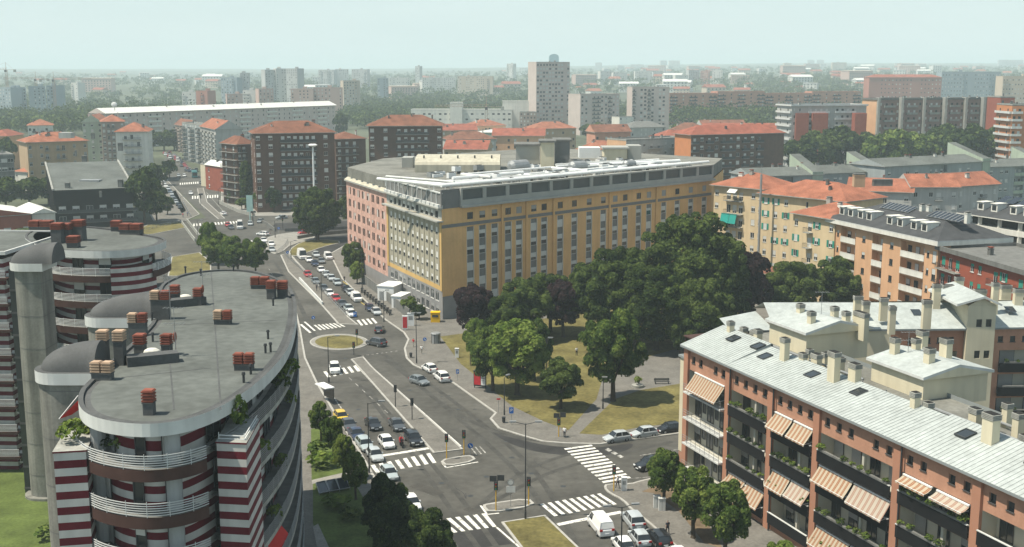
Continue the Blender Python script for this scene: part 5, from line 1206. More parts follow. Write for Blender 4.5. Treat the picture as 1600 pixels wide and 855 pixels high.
# right-hand flats behind the park
B = block('cream_flats', 'cream flats with orange hip roof and green awnings at the end of the ochre building', F(1114, 296, 1190, 284, 14), 23.4, 7, 'cream2', ('hip', 'roof_or', 3.2, .9), ['w.bbb.wn', 'ww.w', None, None], dict(w=1.2, h=1.4), chim=2, sidewall='tan')
f = F(1114, 296, 1190, 284, 14)
def cloth(B, p0, p1, u, w, z, drop, out, m='teal'):
    dx, dy = p1[0] - p0[0], p1[1] - p0[1]; L = sqrt(dx * dx + dy * dy); ux, uy = dx / L, dy / L
    key = ('cl', round(w, 1), drop, out, m)
    if key not in MESHES: b = MB(); b.quad((0, -.05, 0), (w, -.05, 0), (w, -out, -drop), (0, -out, -drop)); b.box(0, w, -.15, 0, 0, .1); MESHES[key] = b.mesh('awning', [M[m]])
    B.place('awning', MESHES[key], (p0[0] + ux * u - -uy * 0 + uy * 1.1, p0[1] + uy * u - ux * 1.1), z, atan2(uy, ux))
fhh = 23.1 / 7
cloth(B, f[0], f[1], 3.6, 2.6, fhh * 4 + 3.2, 2.3, .7); cloth(B, f[0], f[1], 6.3, 2.2, fhh * 4 + 3.2, 2.3, .7); cloth(B, f[0], f[1], 6.0, 2.6, fhh * 6 + 3.0, .8, 1.2, 'frame_w'); cloth(B, f[0], f[1], 6.4, 2.3, fhh * 2 + 2.4, 1.9, .7)
B = block('cream_flats', 'cream flats with orange hip roof and rows of green shutters behind the big park tree', F(1187, 283, 1318, 264, 15), 22.6, 7, 'cream2', ('hip', 'roof_or', 3.4, .9), ['sn.s.', None, None, None] if 0 else ['sss.n..w', None, None, None], dict(w=1.1, h=1.5), chim=2)
b = MB(); p = (XD(1186, 279, 12), 279.0); b.tube(p + (0,), p + (27.5,), .3, .28, 10); b.tube(p + (27.5,), p + (30,), .06, .04, 5); tag(b.build('flue_stack', [M['metal_g']], smooth=False), 'tall slim grey flue pipe standing between the two cream flats', 'chimney')
p = G2(1217, 250, 25); B.chimney((p[0], 275), 25.2, 2.6, 1.6, 2.4, 'tan', 'conc_dark'); B.chimney((p[0] + 6, 276), 25.4, 4.6, 1.2, .8, 'conc_dark', 'conc_dark')
B = block('cream_flats', 'lower cream flats with orange roof touching the peach building', F(1237, 256, 1302, 244, 14), 21.0, 6, 'cream2', ('hip', 'roof_or', 2.8, .8), ['s.bs.s', None, None, 'w.w'], dict(w=1.15, h=1.5), chim=2)
# peach block with slate roof and dormers
fp = F(1296, 246, 1462, 212, 15)
PB_ = Bld('peach_flats', 'peach flats with white loggia fronts, dark slate roof, dormers and solar panels', 'building', cen(fp), wall='peach')
HP = 20.2; LPx = (Vector(fp[1]) - Vector(fp[0])).length
PB_.facade(fp[0], fp[1], 0, HP, 'peach', 'l' * 1 + 'n' + 'lll' + '.w.' + 'll' + '.w.' + 'llll' + 'n' + 't', 6, 0, HP / 6 - .05, dict(rail='white', slab='white', w=1.1, h=1.2, frame='frame_d', style='panel'))
PB_.edge(fp[1], fp[2], 0, HP, 'peach'); PB_.edge(fp[2], fp[3], 0, HP, 'peach'); PB_.edge(fp[3], fp[0], 0, HP, 'peach')
ro, rl, rr_ = PB_.hip_roof(fp, HP + .9, 3.6, 'dark_slate', 1.0, False, 'peach', 'fascia_w', 'fascia_w')
b = MB(); o_ = offset(fp, -1.0); b.wall(o_, HP - .05, HP + .72, 0, True); PB_.part('fascia', b, [M['white']])
d1 = (Vector(fp[1]) - Vector(fp[0])).normalized(); dn1 = Vector((-d1.y, d1.x)); a1 = atan2(d1.y, d1.x)
b = MB(); b.box(-.9, .9, -.1, 2.6, -.2, 1.7, 0); b.box(-1.05, 1.05, -.3, 2.7, 1.7, 1.85, 0); b.box(-.6, .6, -.13, -.1, .25, 1.4, 1); dm = b.mesh('dormer', [M['white'], M['glass']])
for t in (.06, .15, .25, .335, .53, .625, .745, .835):
    p = Vector(fp[0]) + d1 * (LPx * t) + dn1 * 1.2; PB_.place('dormer', dm, (p.x, p.y), HP + 1.7, a1)
for t0, t1, s0, s1 in ((.25, .52, 5.6, 8.0), (.68, .95, 5.6, 8.0)):
    n = 8
    for i in range(n):
        b = MB(); qq = []
        for tt, ss in ((i / n + .01, 0), ((i + 1) / n - .01, 0), ((i + 1) / n - .01, 1), (i / n + .01, 1)):
            p = Vector(fp[0]) + d1 * (LPx * (t0 + (t1 - t0) * tt)) + dn1 * (s0 + (s1 - s0) * ss); qq.append((p.x, p.y, HP + .9 + (s0 + 1 + (s1 - s0) * ss) * .43 + .15))
        b.quad(*qq, 0)
        for a, c in zip(qq, qq[1:] + qq[:1]): b.bar(a, c, .1, .06, 1)
        PB_.part('solar_panel', b, [M['solar'], M['metal_g']])
for t, s in ((.57, 7.5), (.62, 7.8), (.96, 7.2)): p = Vector(fp[0]) + d1 * (LPx * t) + dn1 * s; PB_.chimney((p.x, p.y), HP + 4, .8, .8, 1.5, 'white', 'conc_dark', ang=a1)
PB_.finish()
block('brick_flats', 'red brick flats with white panels and green shutters right of the peach building', F(1466, 212, 1640, 178, 15), 19.6, 6, 'brick_r', ('flat', 'conc_dark', .6, 'conc_dark', .8), ['bbb.ww.bs.bb.w', None, None, None], dict(w=1.1, h=1.5, blind='green_sh', rail='metal_d'), chim=3)
b2 = Bld('car_deck', 'white framed open parking deck with dormered dark roof at the right edge', 'building', (XD(1540, 255, 15), 255)); fp = F(1500, 262, 1660, 236, 22)
for k in range(6):
    b = MB(); q = offset(fp, -.2); b.prism(q, k * 3.4 - .2, k * 3.4 + (1.0 if k else 0), 0, 0, 0); b2.part('floor_slab', b, [M['white']])
for t in (0.02, .2, .4, .6, .8, .98):
    p = Vector(fp[0]).lerp(Vector(fp[1]), t); b = MB(); b.box(p.x - .35, p.x + .35, p.y + .25, p.y + .9, .9, 20); b2.part('column', b, [M['white']])
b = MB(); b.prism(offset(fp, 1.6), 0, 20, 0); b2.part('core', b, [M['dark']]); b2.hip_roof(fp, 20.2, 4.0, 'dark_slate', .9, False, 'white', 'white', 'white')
dd = (Vector(fp[1]) - Vector(fp[0])); aa = atan2(dd.y, dd.x); dn2 = Vector((-dd.y, dd.x)).normalized()
for t in (.12, .26, .45, .58, .8): p = Vector(fp[0]).lerp(Vector(fp[1]), t) + dn2 * 2.0; b2.place('dormer', dm, (p.x, p.y), 21.2, aa)
for i in range(7):
    p = Vector(fp[0]).lerp(Vector(fp[1]), .15 + i * .1) + dn2 * 5.5; b = MB(); e_ = dd.normalized() * 2.2; b.quad(*[(p + e_ * s_ + dn2 * (3 * t_)).to_tuple() + (22.9 + 1.25 * t_,) for s_, t_ in ((0, 0), (1, 0), (1, 1), (0, 1))]); b2.part('solar_panel', b, [M['solar']])
b2.finish()
# orange-roofed row and grey terraces
for k, (a, da, c, dc, zt, lb) in enumerate(((1325, 345, 1425, 338, 17.0, 'left'), (1425, 340, 1497, 340, 18.4, 'middle'), (1497, 342, 1560, 350, 18.4, 'right'))):
    block('row_house', f'grey row house with orange tiled roof, {lb} of three behind the peach flats', F(a, da, c, dc, 13, 17), zt, 5, 'grey_pl', ('gable', 'roof_or', 3.4, .7), ['w.wb.w', None, None, 'w'], dict(w=1.2, h=1.4), chim=2, group='row houses with orange roofs')
for k, (a, da, c, dc, zt, lb) in enumerate(((1175, 385, 1285, 392, 17.5, 'left'), (1285, 396, 1380, 405, 17.5, 'middle'), (1382, 395, 1545, 420, 20.0, 'right and longest'), (1545, 430, 1640, 440, 17, 'far right'))):
    fp = F(a, da, c, dc, 16, 15)
    B = block('grey_terrace', f'grey green terrace with sloping grey roof, {lb} of the row below the trees', fp, zt, 5, 'bluegrey', ('gable', 'membrane', 2.2, .5), ['w.ww.ll.ww.w', None, None, None], dict(w=1.4, h=1.2, rail='green_pl', slab='green_pl'), chim=4, group='grey green terraces')
    q = [Vector(v) for v in fp]; b = MB(); e_ = (q[1] - q[0]).normalized(); n_ = Vector((-e_.y, e_.x)); s_ = q[1] - e_ * 4
    b.add([tuple(s_ - n_ * .3) + (zt - 4,), tuple(s_ + e_ * 4 - n_ * .3) + (zt - 4,), tuple(s_ + e_ * 4 + n_ * 16) + (zt - 4,), tuple(s_ + n_ * 16) + (zt - 4,), tuple(s_ - n_ * .3) + (zt + 1,), tuple(s_ + e_ * 4 - n_ * .3) + (zt + 1,), tuple(s_ + e_ * 4 + n_ * 16) + (zt + 6,), tuple(s_ + n_ * 16) + (zt + 6,)], [(0, 1, 5, 4), (1, 2, 6, 5), (2, 3, 7, 6), (3, 0, 4, 7)], 0)
    b.add([b.v[4], b.v[5], b.v[6], b.v[7]], [(0, 1, 2, 3)], 1); B.part('stair_gable', b, [M['green_pl'], M['membrane']])
block('low_house', 'low house with tiled roof half hidden between the park trees', F(1178, 262, 1232, 256, 9), 6.5, 2, 'tan', ('hip', 'roof_br', 1.6, .5), ['w.ww.w', None, None, 'w'], chim=1)
# brown towers by the far junction
block('brown_flats', 'brown brick flats with hip roof and long balconies behind the round tree', F(400, 428, 524, 437, 17, 15), 29.5, 9, 'brick_b', ('hip', 'roof_br', 4.2, 1.0), ['w.w.bbbbbb.w.', None, None, 'w.w'], dict(w=1.5, h=1.5, style='panel', blind='frame_w'), chim=4, base=1.2)
block('brown_flats', 'narrow brown flats with orange roof at the avenue corner, left of the big brown block', F(372, 452, 399, 457, 13, 15), 24, 8, 'brick_b', ('hip', 'roof_br', 3.0, .8), ['bb.w', None, None, 'bb'], dict(w=1.4, h=1.4), chim=1)
block('brown_flats', 'low brown flats with dark balconies between the two hip roofed brown blocks', F(525, 470, 572, 476, 14, 15), 25, 8, 'brick_b', ('hip', 'roof_br', 2.6, .6), ['bbb.', None, None, None], chim=1)
block('brown_flats', 'brown brick flats with wide red hip roof behind the pink end of the ochre building', F(577, 478, 692, 480, 17, 15), 30, 9, 'brick_b', ('hip', 'roof_br', 4.2, 1.2), ['w.w.bbbbb.w', None, None, None], dict(w=1.6, h=1.5, style='panel', blind='frame_w'), chim=3)
block('red_shop', 'small red fronted shop house with pale roof beside the avenue', F(355, 500, 376, 504, 22, 6), 11, 3, 'brick_r', ('gable', 'whiteroof', 2.0, .4), ['w.w.', None, None, 'w.w'], chim=1)
block('yellow_shop', 'small pale yellow house left of the red shop house', F(342, 520, 355, 523, 16, 6), 10, 3, 'cream', ('flat', 'conc_dark', .3), ['w.', None, None, 'w'], chim=1)
block('grey_gable_flats', 'tall grey flats with blank end wall and orange roof on the avenue', F(338, 600, 379, 606, 40, 15), 22.5, 9, 'grey_pl', ('gable', 'roof_or', 4.5, .6), [None, None, None, 'bwbwbwbwb'], chim=3)
block('avenue_flats', 'grey flats with blue balconies lining the avenue before the grey gable', F(316, 655, 337, 659, 40, 15), 22, 9, 'bluegrey', ('flat', 'conc_dark', .6), ['bb', None, None, 'bbwbbwbb'], chim=3)
block('avenue_flats', 'brown avenue flats farthest along the right pavement', F(295, 735, 316, 739, 40, 15), 17.5, 8, 'brick_p', ('gable', 'roof_br', 4, .6), ['b.b', None, None, 'bwbwbwb'], chim=2)
# left houses
block('white_flats', 'white corner flats with orange hip roof and grey balconies left of the avenue', F(182, 548, 232, 551, 22, 15), 24, 7, 'white', ('hip', 'roof_or', 4, .9), ['.bbb.', 'w.w.w.w', None, None], chim=2)
block('green_flats', 'pale green flats with orange roof and narrow front behind the white corner flats', F(130, 640, 160, 642, 30, 15), 24.5, 8, 'green_pl', ('gable', 'roof_or', 4, .6), ['w.w.w', 'w.w.w.w', None, None], chim=2)
block('pale_flats', 'pale brown flats with orange roof between the green and white flats', F(160, 622, 196, 626, 22, 15), 25.5, 8, 'brick_p', ('hip', 'roof_or', 3.4, .7), ['wbb.w', None, None, None], chim=2)
block('tan_flats', 'tan flats with orange roof and brown shutters in the left middle distance', F(44, 498, 138, 512, 18, 15), 22, 6, 'tan', ('hip', 'roof_or', 3.8, .9), ['w.wb.bb.w.w', 'w.w', None, None], dict(w=1.2, h=1.6, blind='blind_d'), chim=5)
block('dark_flats', 'dark glass fronted block cut by the left edge behind the striped wing', F(-40, 470, 22, 478, 18, 15), 18, 5, 'conc_dark', ('flat', 'conc_dark', .5), ['WWWWWW', 'WW', None, None], chim=2)
block('white_house', 'small white house with orange roof beside the tan flats', F(22, 505, 48, 500, 12, 6), 9, 3, 'white', ('hip', 'roof_or', 2.2, .5), ['w.w', 'w', None, None], chim=1)
block('checkered_flats', 'white flats with green patches and orange roof above the tan flats', F(44, 700, 83, 705, 18, 15), 20, 5, 'white', ('hip', 'roof_or', 3.4, .7), ['sbsbsb', None, None, None], chim=1, far=True)
block('red_roof_house', 'red roofed low house at the left behind the tan flats', F(-20, 620, 14, 620, 20, 10), 18, 5, 'peach', ('hip', 'roof_rd', 3.2, .7), ['w.w.w', None, None, None], chim=1, far=True)
block('market_hall', 'low hall with white roof and red wall left of the dark building', F(-60, 360, 48, 372, 26, 6), 6.5, 1, 'brick_r', ('gable', 'whiteroof', 2.2, .6), ['W.W.W.W', None, None, None], chim=0)
block('market_hall', 'shorter white roofed shed right beside the dark building', F(50, 376, 86, 380, 22, 6), 6.0, 1, 'white', ('gable', 'whiteroof', 1.6, .5), ['W.W', None, None, None], chim=0)
# long white-roofed slab
block('slab_block', 'very long slab of flats with bright white roof behind the left houses', F(166, 790, 524, 985, 16, 18), 24.0, 7, 'tower_w', ('gable', 'whiteroof', 3.5, 1.2), ['wbbwn' * 8, None, None, 'bb'], far=True, chim=8, balm='white')
# blocks behind the ochre building
block('orange_flats', 'orange sided flats with dark balconies and red roof right of the roof plant', F(1079, 502, 1224, 520, 14, 15), 25, 7, 'brick_b', ('hip', 'roof_rd', 3.8, .8), ['bwbwbbwbwb...', None, None, None], dict(w=1.7, h=1.6, style='panel', blind='frame_w'), sidewall='orange_pl', chim=5)
block('grey_flats', 'grey flats with flat roof left of the orange sided flats', F(978, 510, 1078, 530, 14, 15), 22, 6, 'grey_pl', ('flat', 'conc_dark', .6), ['bbwbbwbbw', None, None, None], sidewall='peach', chim=3)
rb_ = block('red_flats', 'red and white flats with wide terraces above the right hand trees', F(1236, 640, 1352, 648, 20, 20), 33.5, 9, 'grey_pl', ('flat', 'conc_dark', .6, 'fascia_w', .8), ['nn.bbbb.bbbb..', None, None, 'bb'], dict(rail='fascia_w'), far=True, chim=4, balm='fascia_w')
for x0_, x1_ in ((1242, 1262), (1268, 1292), (1334, 1352)):
    b = MB(); b.box(XD(x0_, 640, 20), XD(x1_, 640, 20), 638.4, 645, 0, 29.5); rb_.part('brick_panel', b, [M['brick_r']])
M['maroon'] = mat('maroon_brown_plaster', (.25, .16, .135), .85, .12, .3)
for k, (a, c, d, lb) in enumerate(((1370, 1440, 655, 'left'), (1441, 1505, 662, 'middle'), (1506, 1560, 668, 'right'))):
    tb = block('terrace_flats', f'brown flats with white end fins and roof gardens, {lb} section at upper right', F(a, d, c, d + 8, 16, 20), 36.5, 9, 'maroon', ('flat', 'membrane', .7, 'conc_dark', .5), ['wbbwwbbw', None, None, None], far=True, chim=3, balm='concrete', group='brown terrace flats', sidewall='peach')
    for px_ in (a, a + (c - a) * .52):
        x_ = XD(px_, d - 1.2, 20); b = MB(); b.box(x_, x_ + 1.3, d - 1.4, d + 4, 0, 37.6); tb.part('end_fin', b, [M['concrete']])
block('orange_tower', 'orange flats with white balconies cut by the right edge', F(1578, 560, 1660, 560, 18, 20), 36, 10, 'orange_pl', ('flat', 'conc_dark', .6), ['bb.n.bb.n.', None, None, 'bb'], far=True, chim=2, balm='fascia_w')
block('maroon_tower', 'dark red flats between the brown terrace flats and the orange tower', F(1560, 640, 1582, 640, 18, 20), 38, 10, 'brick_r', ('flat', 'conc_dark', .6), ['w.w', None, None, None], far=True, chim=1)
# tower and its neighbours
M['tower_w'] = mat('tower_pale_brick', (.50, .425, .385), .85, .08, .3)
def chequer(name, lb, fp, H, nfl, spec, wall='tower_w', side=None, gf=0):
    return block(name, lb, fp, H, nfl, wall, ('flat', 'conc_dark', .8, wall), spec, dict(w=1.9, h=1.6, blind='frame_w'), far=True, chim=2, sidewall=side)
chequer('tower_block', 'tall pale brown tower with staggered white windows in the centre distance', F(838, 1000, 890, 1012, 18, 40), 59.5, 18, ['wwwwwwwww.w', 'w.w.w', None, None])
chequer('tower_block', 'lower tower with pale brown windows right of the tall tower', F(907, 960, 968, 985, 16, 30), 33, 10, ['ww.bbwwbww', None, None, None])
chequer('tower_block', 'mid height pale brown tower left of the pink brick terraces', F(988, 985, 1046, 990, 18, 35), 38.5, 12, ['b.wwbw.ww.', None, None, None])
block('white_flats', 'small white block tucked between two pale brown towers', F(968, 960, 990, 965, 14, 15), 15, 5, 'white', ('flat', 'conc_dark', .4), ['w.w.w', None, None, None], far=True, chim=0)
block('annex_block', 'low pale brown annex at the left foot of the tall tower', F(812, 985, 838, 985, 14, 15), 18, 6, 'brick_p', ('flat', 'conc_dark', .4), ['wwwww', None, None, None], far=True, chim=0)
# pink brick terraces
for k, (a, c, lb) in enumerate(((1046, 1120, 'left'), (1121, 1195, 'centre left'), (1196, 1268, 'centre right'), (1269, 1345, 'right'))):
    block('pink_terrace', f'pink brick terrace of flats with flat roofs beyond the trees, {lb} section', F(a, 1150 + 14 * k, c, 1164 + 14 * k, 16, 25), (30, 31.5, 29.5, 31)[k], 9, 'pinkbrick', ('flat', 'pinkbrick', 1.0, 'pinkbrick'), ['bb.w.bb.w.bb', None, None, None], far=True, chim=4, balm='dark', group='pink brick terraces')
# white works buildings
block('works_building', 'long low white works building with ribbon windows left of the tall tower', F(642, 1010, 800, 1010, 22, 15), 19, 4, 'white', ('flat', 'concrete', .8, 'white'), ['WWWWWWWWW.WWWWWWWWW', None, None, None], far=True, chim=0)
block('works_building', 'white stair block in the middle of the works building', F(703, 1005, 722, 1005, 24, 15), 25, 1, 'white', ('flat', 'concrete', .8, 'white'), [None, None, None, None], far=True, chim=0)
block('works_building', 'pale higher wing at the right end of the works building', F(785, 1015, 830, 1015, 22, 15), 26, 1, 'white', ('flat', 'concrete', .8, 'white'), [None, None, None, None], far=True, chim=0)
block('long_shed', 'very long pale green shed roof behind the red tiled roofs', F(690, 800, 808, 790, 24, 10), 11, 2, 'green_pl', ('gable', 'whiteroof', 1.5, .4), ['W.W.W.W.W', None, None, None], far=True, chim=0)
# tangle of red roofs
rr = random.Random(21)
for k, (a, c, d, h, m, w, lb) in enumerate(((694, 760, 560, 15, 'roof_rd', 'tan', 'dark red hipped roof with tan walls left of the roof plant'), (700, 775, 640, 15, 'roof_br', 'grey_pl', 'brown roof behind the dark red hip roof'), (770, 850, 660, 16, 'roof_rd', 'peach', 'red roof directly above the barrel shed'), (835, 900, 720, 17, 'roof_or', 'tan', 'bright orange roof left of the tower foot'), (690, 745, 760, 14, 'roof_rd', 'tan', 'red roof in front of the long pale shed'),
        (900, 965, 560, 15, 'roof_or', 'cream', 'orange roof behind the plant houses'), (930, 985, 640, 19, 'roof_br', 'pinkbrick', 'brown gabled house right of the tower foot'), (1035, 1105, 620, 17, 'roof_rd', 'tan', 'red roof behind the grey flat roofed flats'), (1100, 1228, 660, 19, 'roof_rd', 'brick_p', 'long red roof behind the orange sided flats'), (745, 790, 800, 15, 'roof_or', 'peach', 'small orange roof just before the long shed'), (600, 650, 640, 15, 'roof_rd', 'tan', 'red roof peeping behind the wide hip roofed block'), (1048, 1100, 760, 15, 'roof_br', 'grey_pl', 'brown roof under the pale towers'), (1098, 1165, 800, 15, 'roof_br', 'grey_pl', 'broad brown roof before the pink terraces'), (985, 1040, 820, 13, 'conc_dark', 'grey_pl', 'grey roof at the foot of the mid height tower'))):
    block('tiled_house', lb[0].lower() + lb[1:] + (' house' if 'house' not in lb else ''), F(a, d, c, d + rr.uniform(-6, 14), rr.uniform(14, 20), 12), h, 4, w, ('hip' if k % 2 else 'gable', m, 4.0, .7), ['w.ww.w.w', None, None, None], far=True, chim=3, group='tiled houses')
# ---------------------------------------------------------------- far city: each block a thing of its own
rr = random.Random(3)
for nm, c in (('f_white', (.60, .59, .55)), ('f_grey', (.42, .43, .42)), ('f_pink', (.48, .34, .29)), ('f_tan', (.48, .40, .31)), ('f_blue', (.28, .34, .37)), ('f_red', (.38, .17, .13))):
    M[nm] = mat('far_' + nm[2:] + '_plaster', c, .9, .1, .05)
FARD = {'small yellow block at the right horizon': 4300, 'pinkish block below the faint pair': 4000, 'tan block right of the pinkish block': 4100}
def far_block(px0, px1, ytop, D, m, nfl=None, depth=16, roof='conc_dark', name='far_block', label='', group=None, cols=None, tiers=None):
    H = max(6, ZD(ytop, D)); H = max(H, hill_z(XD(px0, D, 20), D) + 9); fp = quad_fp(px0, D, px1, D + rr.uniform(-8, 8), depth, H / 2)
    nfl = nfl or max(2, int(H / 3.2)); L = (Vector(fp[1]) - Vector(fp[0])).length; cols = cols or max(3, min(24, int(L / 3.4)))
    B = Bld(name, label, 'building', cen(fp), group, True, m)
    for i in range(4):
        if i == 0: B.facade(fp[0], fp[1], 0, H, m, ''.join(rr.choice('wwwbw.') for _ in range(cols)), nfl, .8, (H - 1) / nfl)
        else: B.edge(fp[i], fp[(i + 1) % 4], 0, H, m)
    if roof in ('roof_or', 'roof_rd', 'roof_br'): B.hip_roof(fp, H, 3.5, roof, .5)
    else: B.flat_roof(fp, H, roof, .8, m)
    b = MB(); c = cen(fp); b.obox((c[0] + rr.uniform(-L / 4, L / 4), c[1]), 4, 4, H, H + 3.0, 0); B.part('lift_house', b, [M[m]])
    B.finish(m); return B
far = [
 (346, 371, 122, 1500, 'f_blue', 'dark grey tower, left of two slim ones in the left distance'), (376, 390, 115, 1520, 'f_grey', 'slim grey tower, right of two in the left distance'),
 (415, 432, 110, 1600, 'f_grey', 'leftmost tower of the tall grey cluster'), (432, 448, 108, 1605, 'f_white', 'middle pale tower of the tall grey cluster'), (448, 465, 108, 1600, 'f_grey', 'rightmost tower of the tall grey cluster'),
 (355, 380, 148, 1250, 'f_pink', 'low pink block below the two slim towers'), (380, 402, 142, 1300, 'f_white', 'pale block right of the low pink block'), (405, 428, 140, 1280, 'f_pink', 'pink white block under the tall cluster'), (307, 325, 143, 1200, 'f_red', 'reddish block standing alone behind the white slab roof'), (285, 306, 145, 1350, 'f_white', 'small white block left of the lone reddish block'),
 (455, 490, 140, 1230, 'f_pink', 'pink flats with white roof behind the slab, left piece'), (490, 535, 138, 1240, 'f_pink', 'pink flats with white roof behind the slab, right piece'), (537, 563, 127, 1450, 'f_tan', 'tan grey block right of the pink flats'),
 (498, 522, 110, 2300, 'f_grey', 'hazy slab at the left of three beyond the pink flats'), (524, 545, 109, 2320, 'f_white', 'hazy slab in the middle of three beyond the pink flats'), (550, 574, 109, 2350, 'f_grey', 'hazy slab at the right of three beyond the pink flats'),
 (0, 18, 138, 1250, 'f_blue', 'unfinished dark tower at the left edge under the cranes'), (20, 42, 138, 1260, 'f_blue', 'second unfinished dark tower under the cranes'), (46, 72, 136, 1255, 'f_blue', 'third unfinished dark tower under the cranes'), (74, 101, 135, 1250, 'f_blue', 'rightmost unfinished dark tower under the cranes'),
 (649, 656, 104, 2600, 'f_grey', 'lone slim grey tower left of centre on the skyline'), (792, 802, 100, 2900, 'f_white', 'pale slim tower on the skyline left of the tall tower'),
 (600, 640, 122, 2200, 'f_white', 'hazy white row left of the lone slim tower'), (660, 712, 122, 2100, 'f_white', 'hazy white row right of the lone slim tower'), (715, 770, 120, 2000, 'f_tan', 'hazy orange roofed row in the centre distance'), (590, 607, 123, 1700, 'f_blue', 'small blue grey block left of the hazy white row'),
 (938, 955, 112, 1700, 'f_white', 'white block right of the tall tower, nearer the trees'), (958, 980, 114, 1720, 'f_white', 'second white block right of the tall tower'), (992, 1018, 112, 1750, 'f_white', 'white block above the mid height tower'), (1020, 1052, 113, 1760, 'f_grey', 'grey block right above the mid height tower'),
 (1055, 1075, 118, 1600, 'f_white', 'small white block above the pink terraces'), (1076, 1092, 110, 1650, 'f_grey', 'grey block above the pink terraces'), (1094, 1108, 111, 1640, 'f_red', 'red block above the pink terraces'), (1112, 1128, 110, 1660, 'f_white', 'white and dark block above the pink terraces'),
 (965, 975, 100, 3300, 'f_grey', 'faint tower above the white blocks'), (930, 940, 95, 3600, 'f_grey', 'faint tower just right of the tall tower top'), (1032, 1042, 92, 3800, 'f_grey', 'faint slim tower over the mid height tower'), (1045, 1062, 92, 3700, 'f_white', 'faint pale slab over the mid height tower'), (985, 1005, 98, 3500, 'f_grey', 'faint wide slab over the white blocks'), (1262, 1272, 87, 4200, 'f_grey', 'faint tower at the right horizon, left of a pair'), (1276, 1287, 86, 4200, 'f_grey', 'faint tower at the right horizon, right of a pair'), (1225, 1236, 99, 2800, 'f_tan', 'small yellow block at the right horizon'), (1258, 1280, 98, 2700, 'f_pink', 'pinkish block below the faint pair'), (1300, 1322, 98, 2700, 'f_tan', 'tan block right of the pinkish block'), (1560, 1598, 90, 3600, 'f_grey', 'faint wide block at the far right horizon'), (1398, 1420, 97, 3000, 'f_white', 'faint white block at the right horizon'),
 (112, 122, 130, 1700, 'f_white', 'small white box left under the horizon'), (128, 160, 126, 2300, 'f_grey', 'faint grey slab at left horizon'), (213, 222, 124, 2500, 'f_grey', 'faint grey tower, left of a pair at left horizon'), (224, 234, 120, 2500, 'f_grey', 'faint grey tower, right of a pair at left horizon'), (265, 300, 122, 2600, 'f_white', 'faint long slab at left horizon'), (395, 412, 121, 2500, 'f_white', 'faint pale block before the tall cluster'),
]
for a, c, y, D, m, lb in far: far_block(a, c, y if 'faint' not in lb else max(y, 92) + (2 if a > 1100 else 3), FARD.get(lb, D * 1.45 if D >= 1600 and a > 900 else D) if 'faint' not in lb else D * 1.55, m, label=lb + ' of the photograph' if len(lb.split()) < 4 else lb, name='distant_block', cols=None)
far_block(1357, 1470, 121, 1400, 'f_red', 9, 18, 'roof_rd', 'distant_block', 'long red flats with red hip roof at upper right', cols=20)
far_block(1470, 1562, 113, 1500, 'f_blue', 10, 18, 'conc_dark', 'distant_block', 'long dark blue grey slab right of the long red flats', cols=20)
far_block(1565, 1620, 120, 1300, 'f_tan', 9, 18, 'conc_dark', 'distant_block', 'tan flats at the right edge below the horizon', cols=12)
# glass office tower behind the tall tower, with rounded top
D = 2400; x0, x1 = XD(858, D, 40), XD(873, D, 40); B = Bld('glass_tower', 'pale blue glass tower with rounded top rising behind the tall brown tower', 'building', ((x0 + x1) / 2, D), None, True, 'f_blue')
M['f_glass'] = mat('far_blue_glass', (.18, .34, .40), .4, .1, .05)
b = MB(); H = ZD(89, D); b.box(x0, x1, D, D + 20, 0, H, 0); xm = (x0 + x1) / 2
for i in range(8):
    a0, a1 = pi * i / 8, pi * (i + 1) / 8; r_ = (x1 - x0) / 2
    P = [(xm - r_ * cos(a0), D, H + 6 * sin(a0)), (xm - r_ * cos(a1), D, H + 6 * sin(a1)), (xm - r_ * cos(a1), D + 20, H + 6 * sin(a1)), (xm - r_ * cos(a0), D + 20, H + 6 * sin(a0)), (xm, D, H)]
    b.add(P, [(0, 1, 2, 3), (0, 4, 1)])
B.part('body', b, [M['f_glass']]); B.finish()
# tower cranes at the left
M['crane'] = mat('crane_steel', (.33, .22, .16), .7, .1)
def crane(px, D, H, ang, lb, jib=34, rise=0.0):
    x = XD(px, D, 30); e_ = empty('tower_crane', (x, D, 0), 0, lb, 'crane', 'tower cranes'); b = MB(); s = 1.0
    for sx in (-s, s):
        for sy in (-s, s): b.tube((sx, sy, 0), (sx, sy, H), .16, .16, 4)
    n = int(H / 3)
    for i in range(n):
        for (ax, ay), (bx_, by) in (((-s, -s), (s, -s)), ((s, -s), (s, s))): b.tube((ax, ay, H * i / n), (bx_, by, H * (i + 1) / n), .1, .1, 4)
    b.build('mast', [M['crane']], e_); b = MB(); ca, sa = cos(ang), sin(ang)
    T = lambda r, z, o=0: (r * ca - o * sa, r * sa + o * ca, H + z + r * rise)
    for o in (-.8, .8): b.tube(T(-12, 0, o), T(jib, 0, o), .18, .14, 4)
    b.tube(T(-2, 2), T(jib, 1.3), .16, .12, 4)
    for i in range(14): r0 = jib * i / 14; b.tube(T(r0, 0, .8), T(r0 + jib / 28, 1.6), .09, .09, 4); b.tube(T(r0 + jib / 28, 1.6), T(r0 + jib / 14, 0, -.8), .09, .09, 4)
    b.build('jib', [M['crane']], e_); b = MB(); b.tube(T(0, 0), T(0, 8), .3, .15, 5); b.tube(T(0, 8), T(jib * .75, 1.3), .07, .07, 4); b.tube(T(0, 8), T(-11, .2), .07, .07, 4); b.build('apex', [M['crane']], e_)
    b = MB(); b.box(-13 * ca - 1.2, -13 * ca + 1.2, -13 * sa - 1, -13 * sa + 1, H - 2.5 - 13 * rise, H + .3 - 13 * rise); b.build('counterweight', [M['concrete']], e_); b = MB(); b.box(-1, 1, -2.6, -1.1, H - 2.4, H - .2); b.build('cab', [M['glass']], e_)
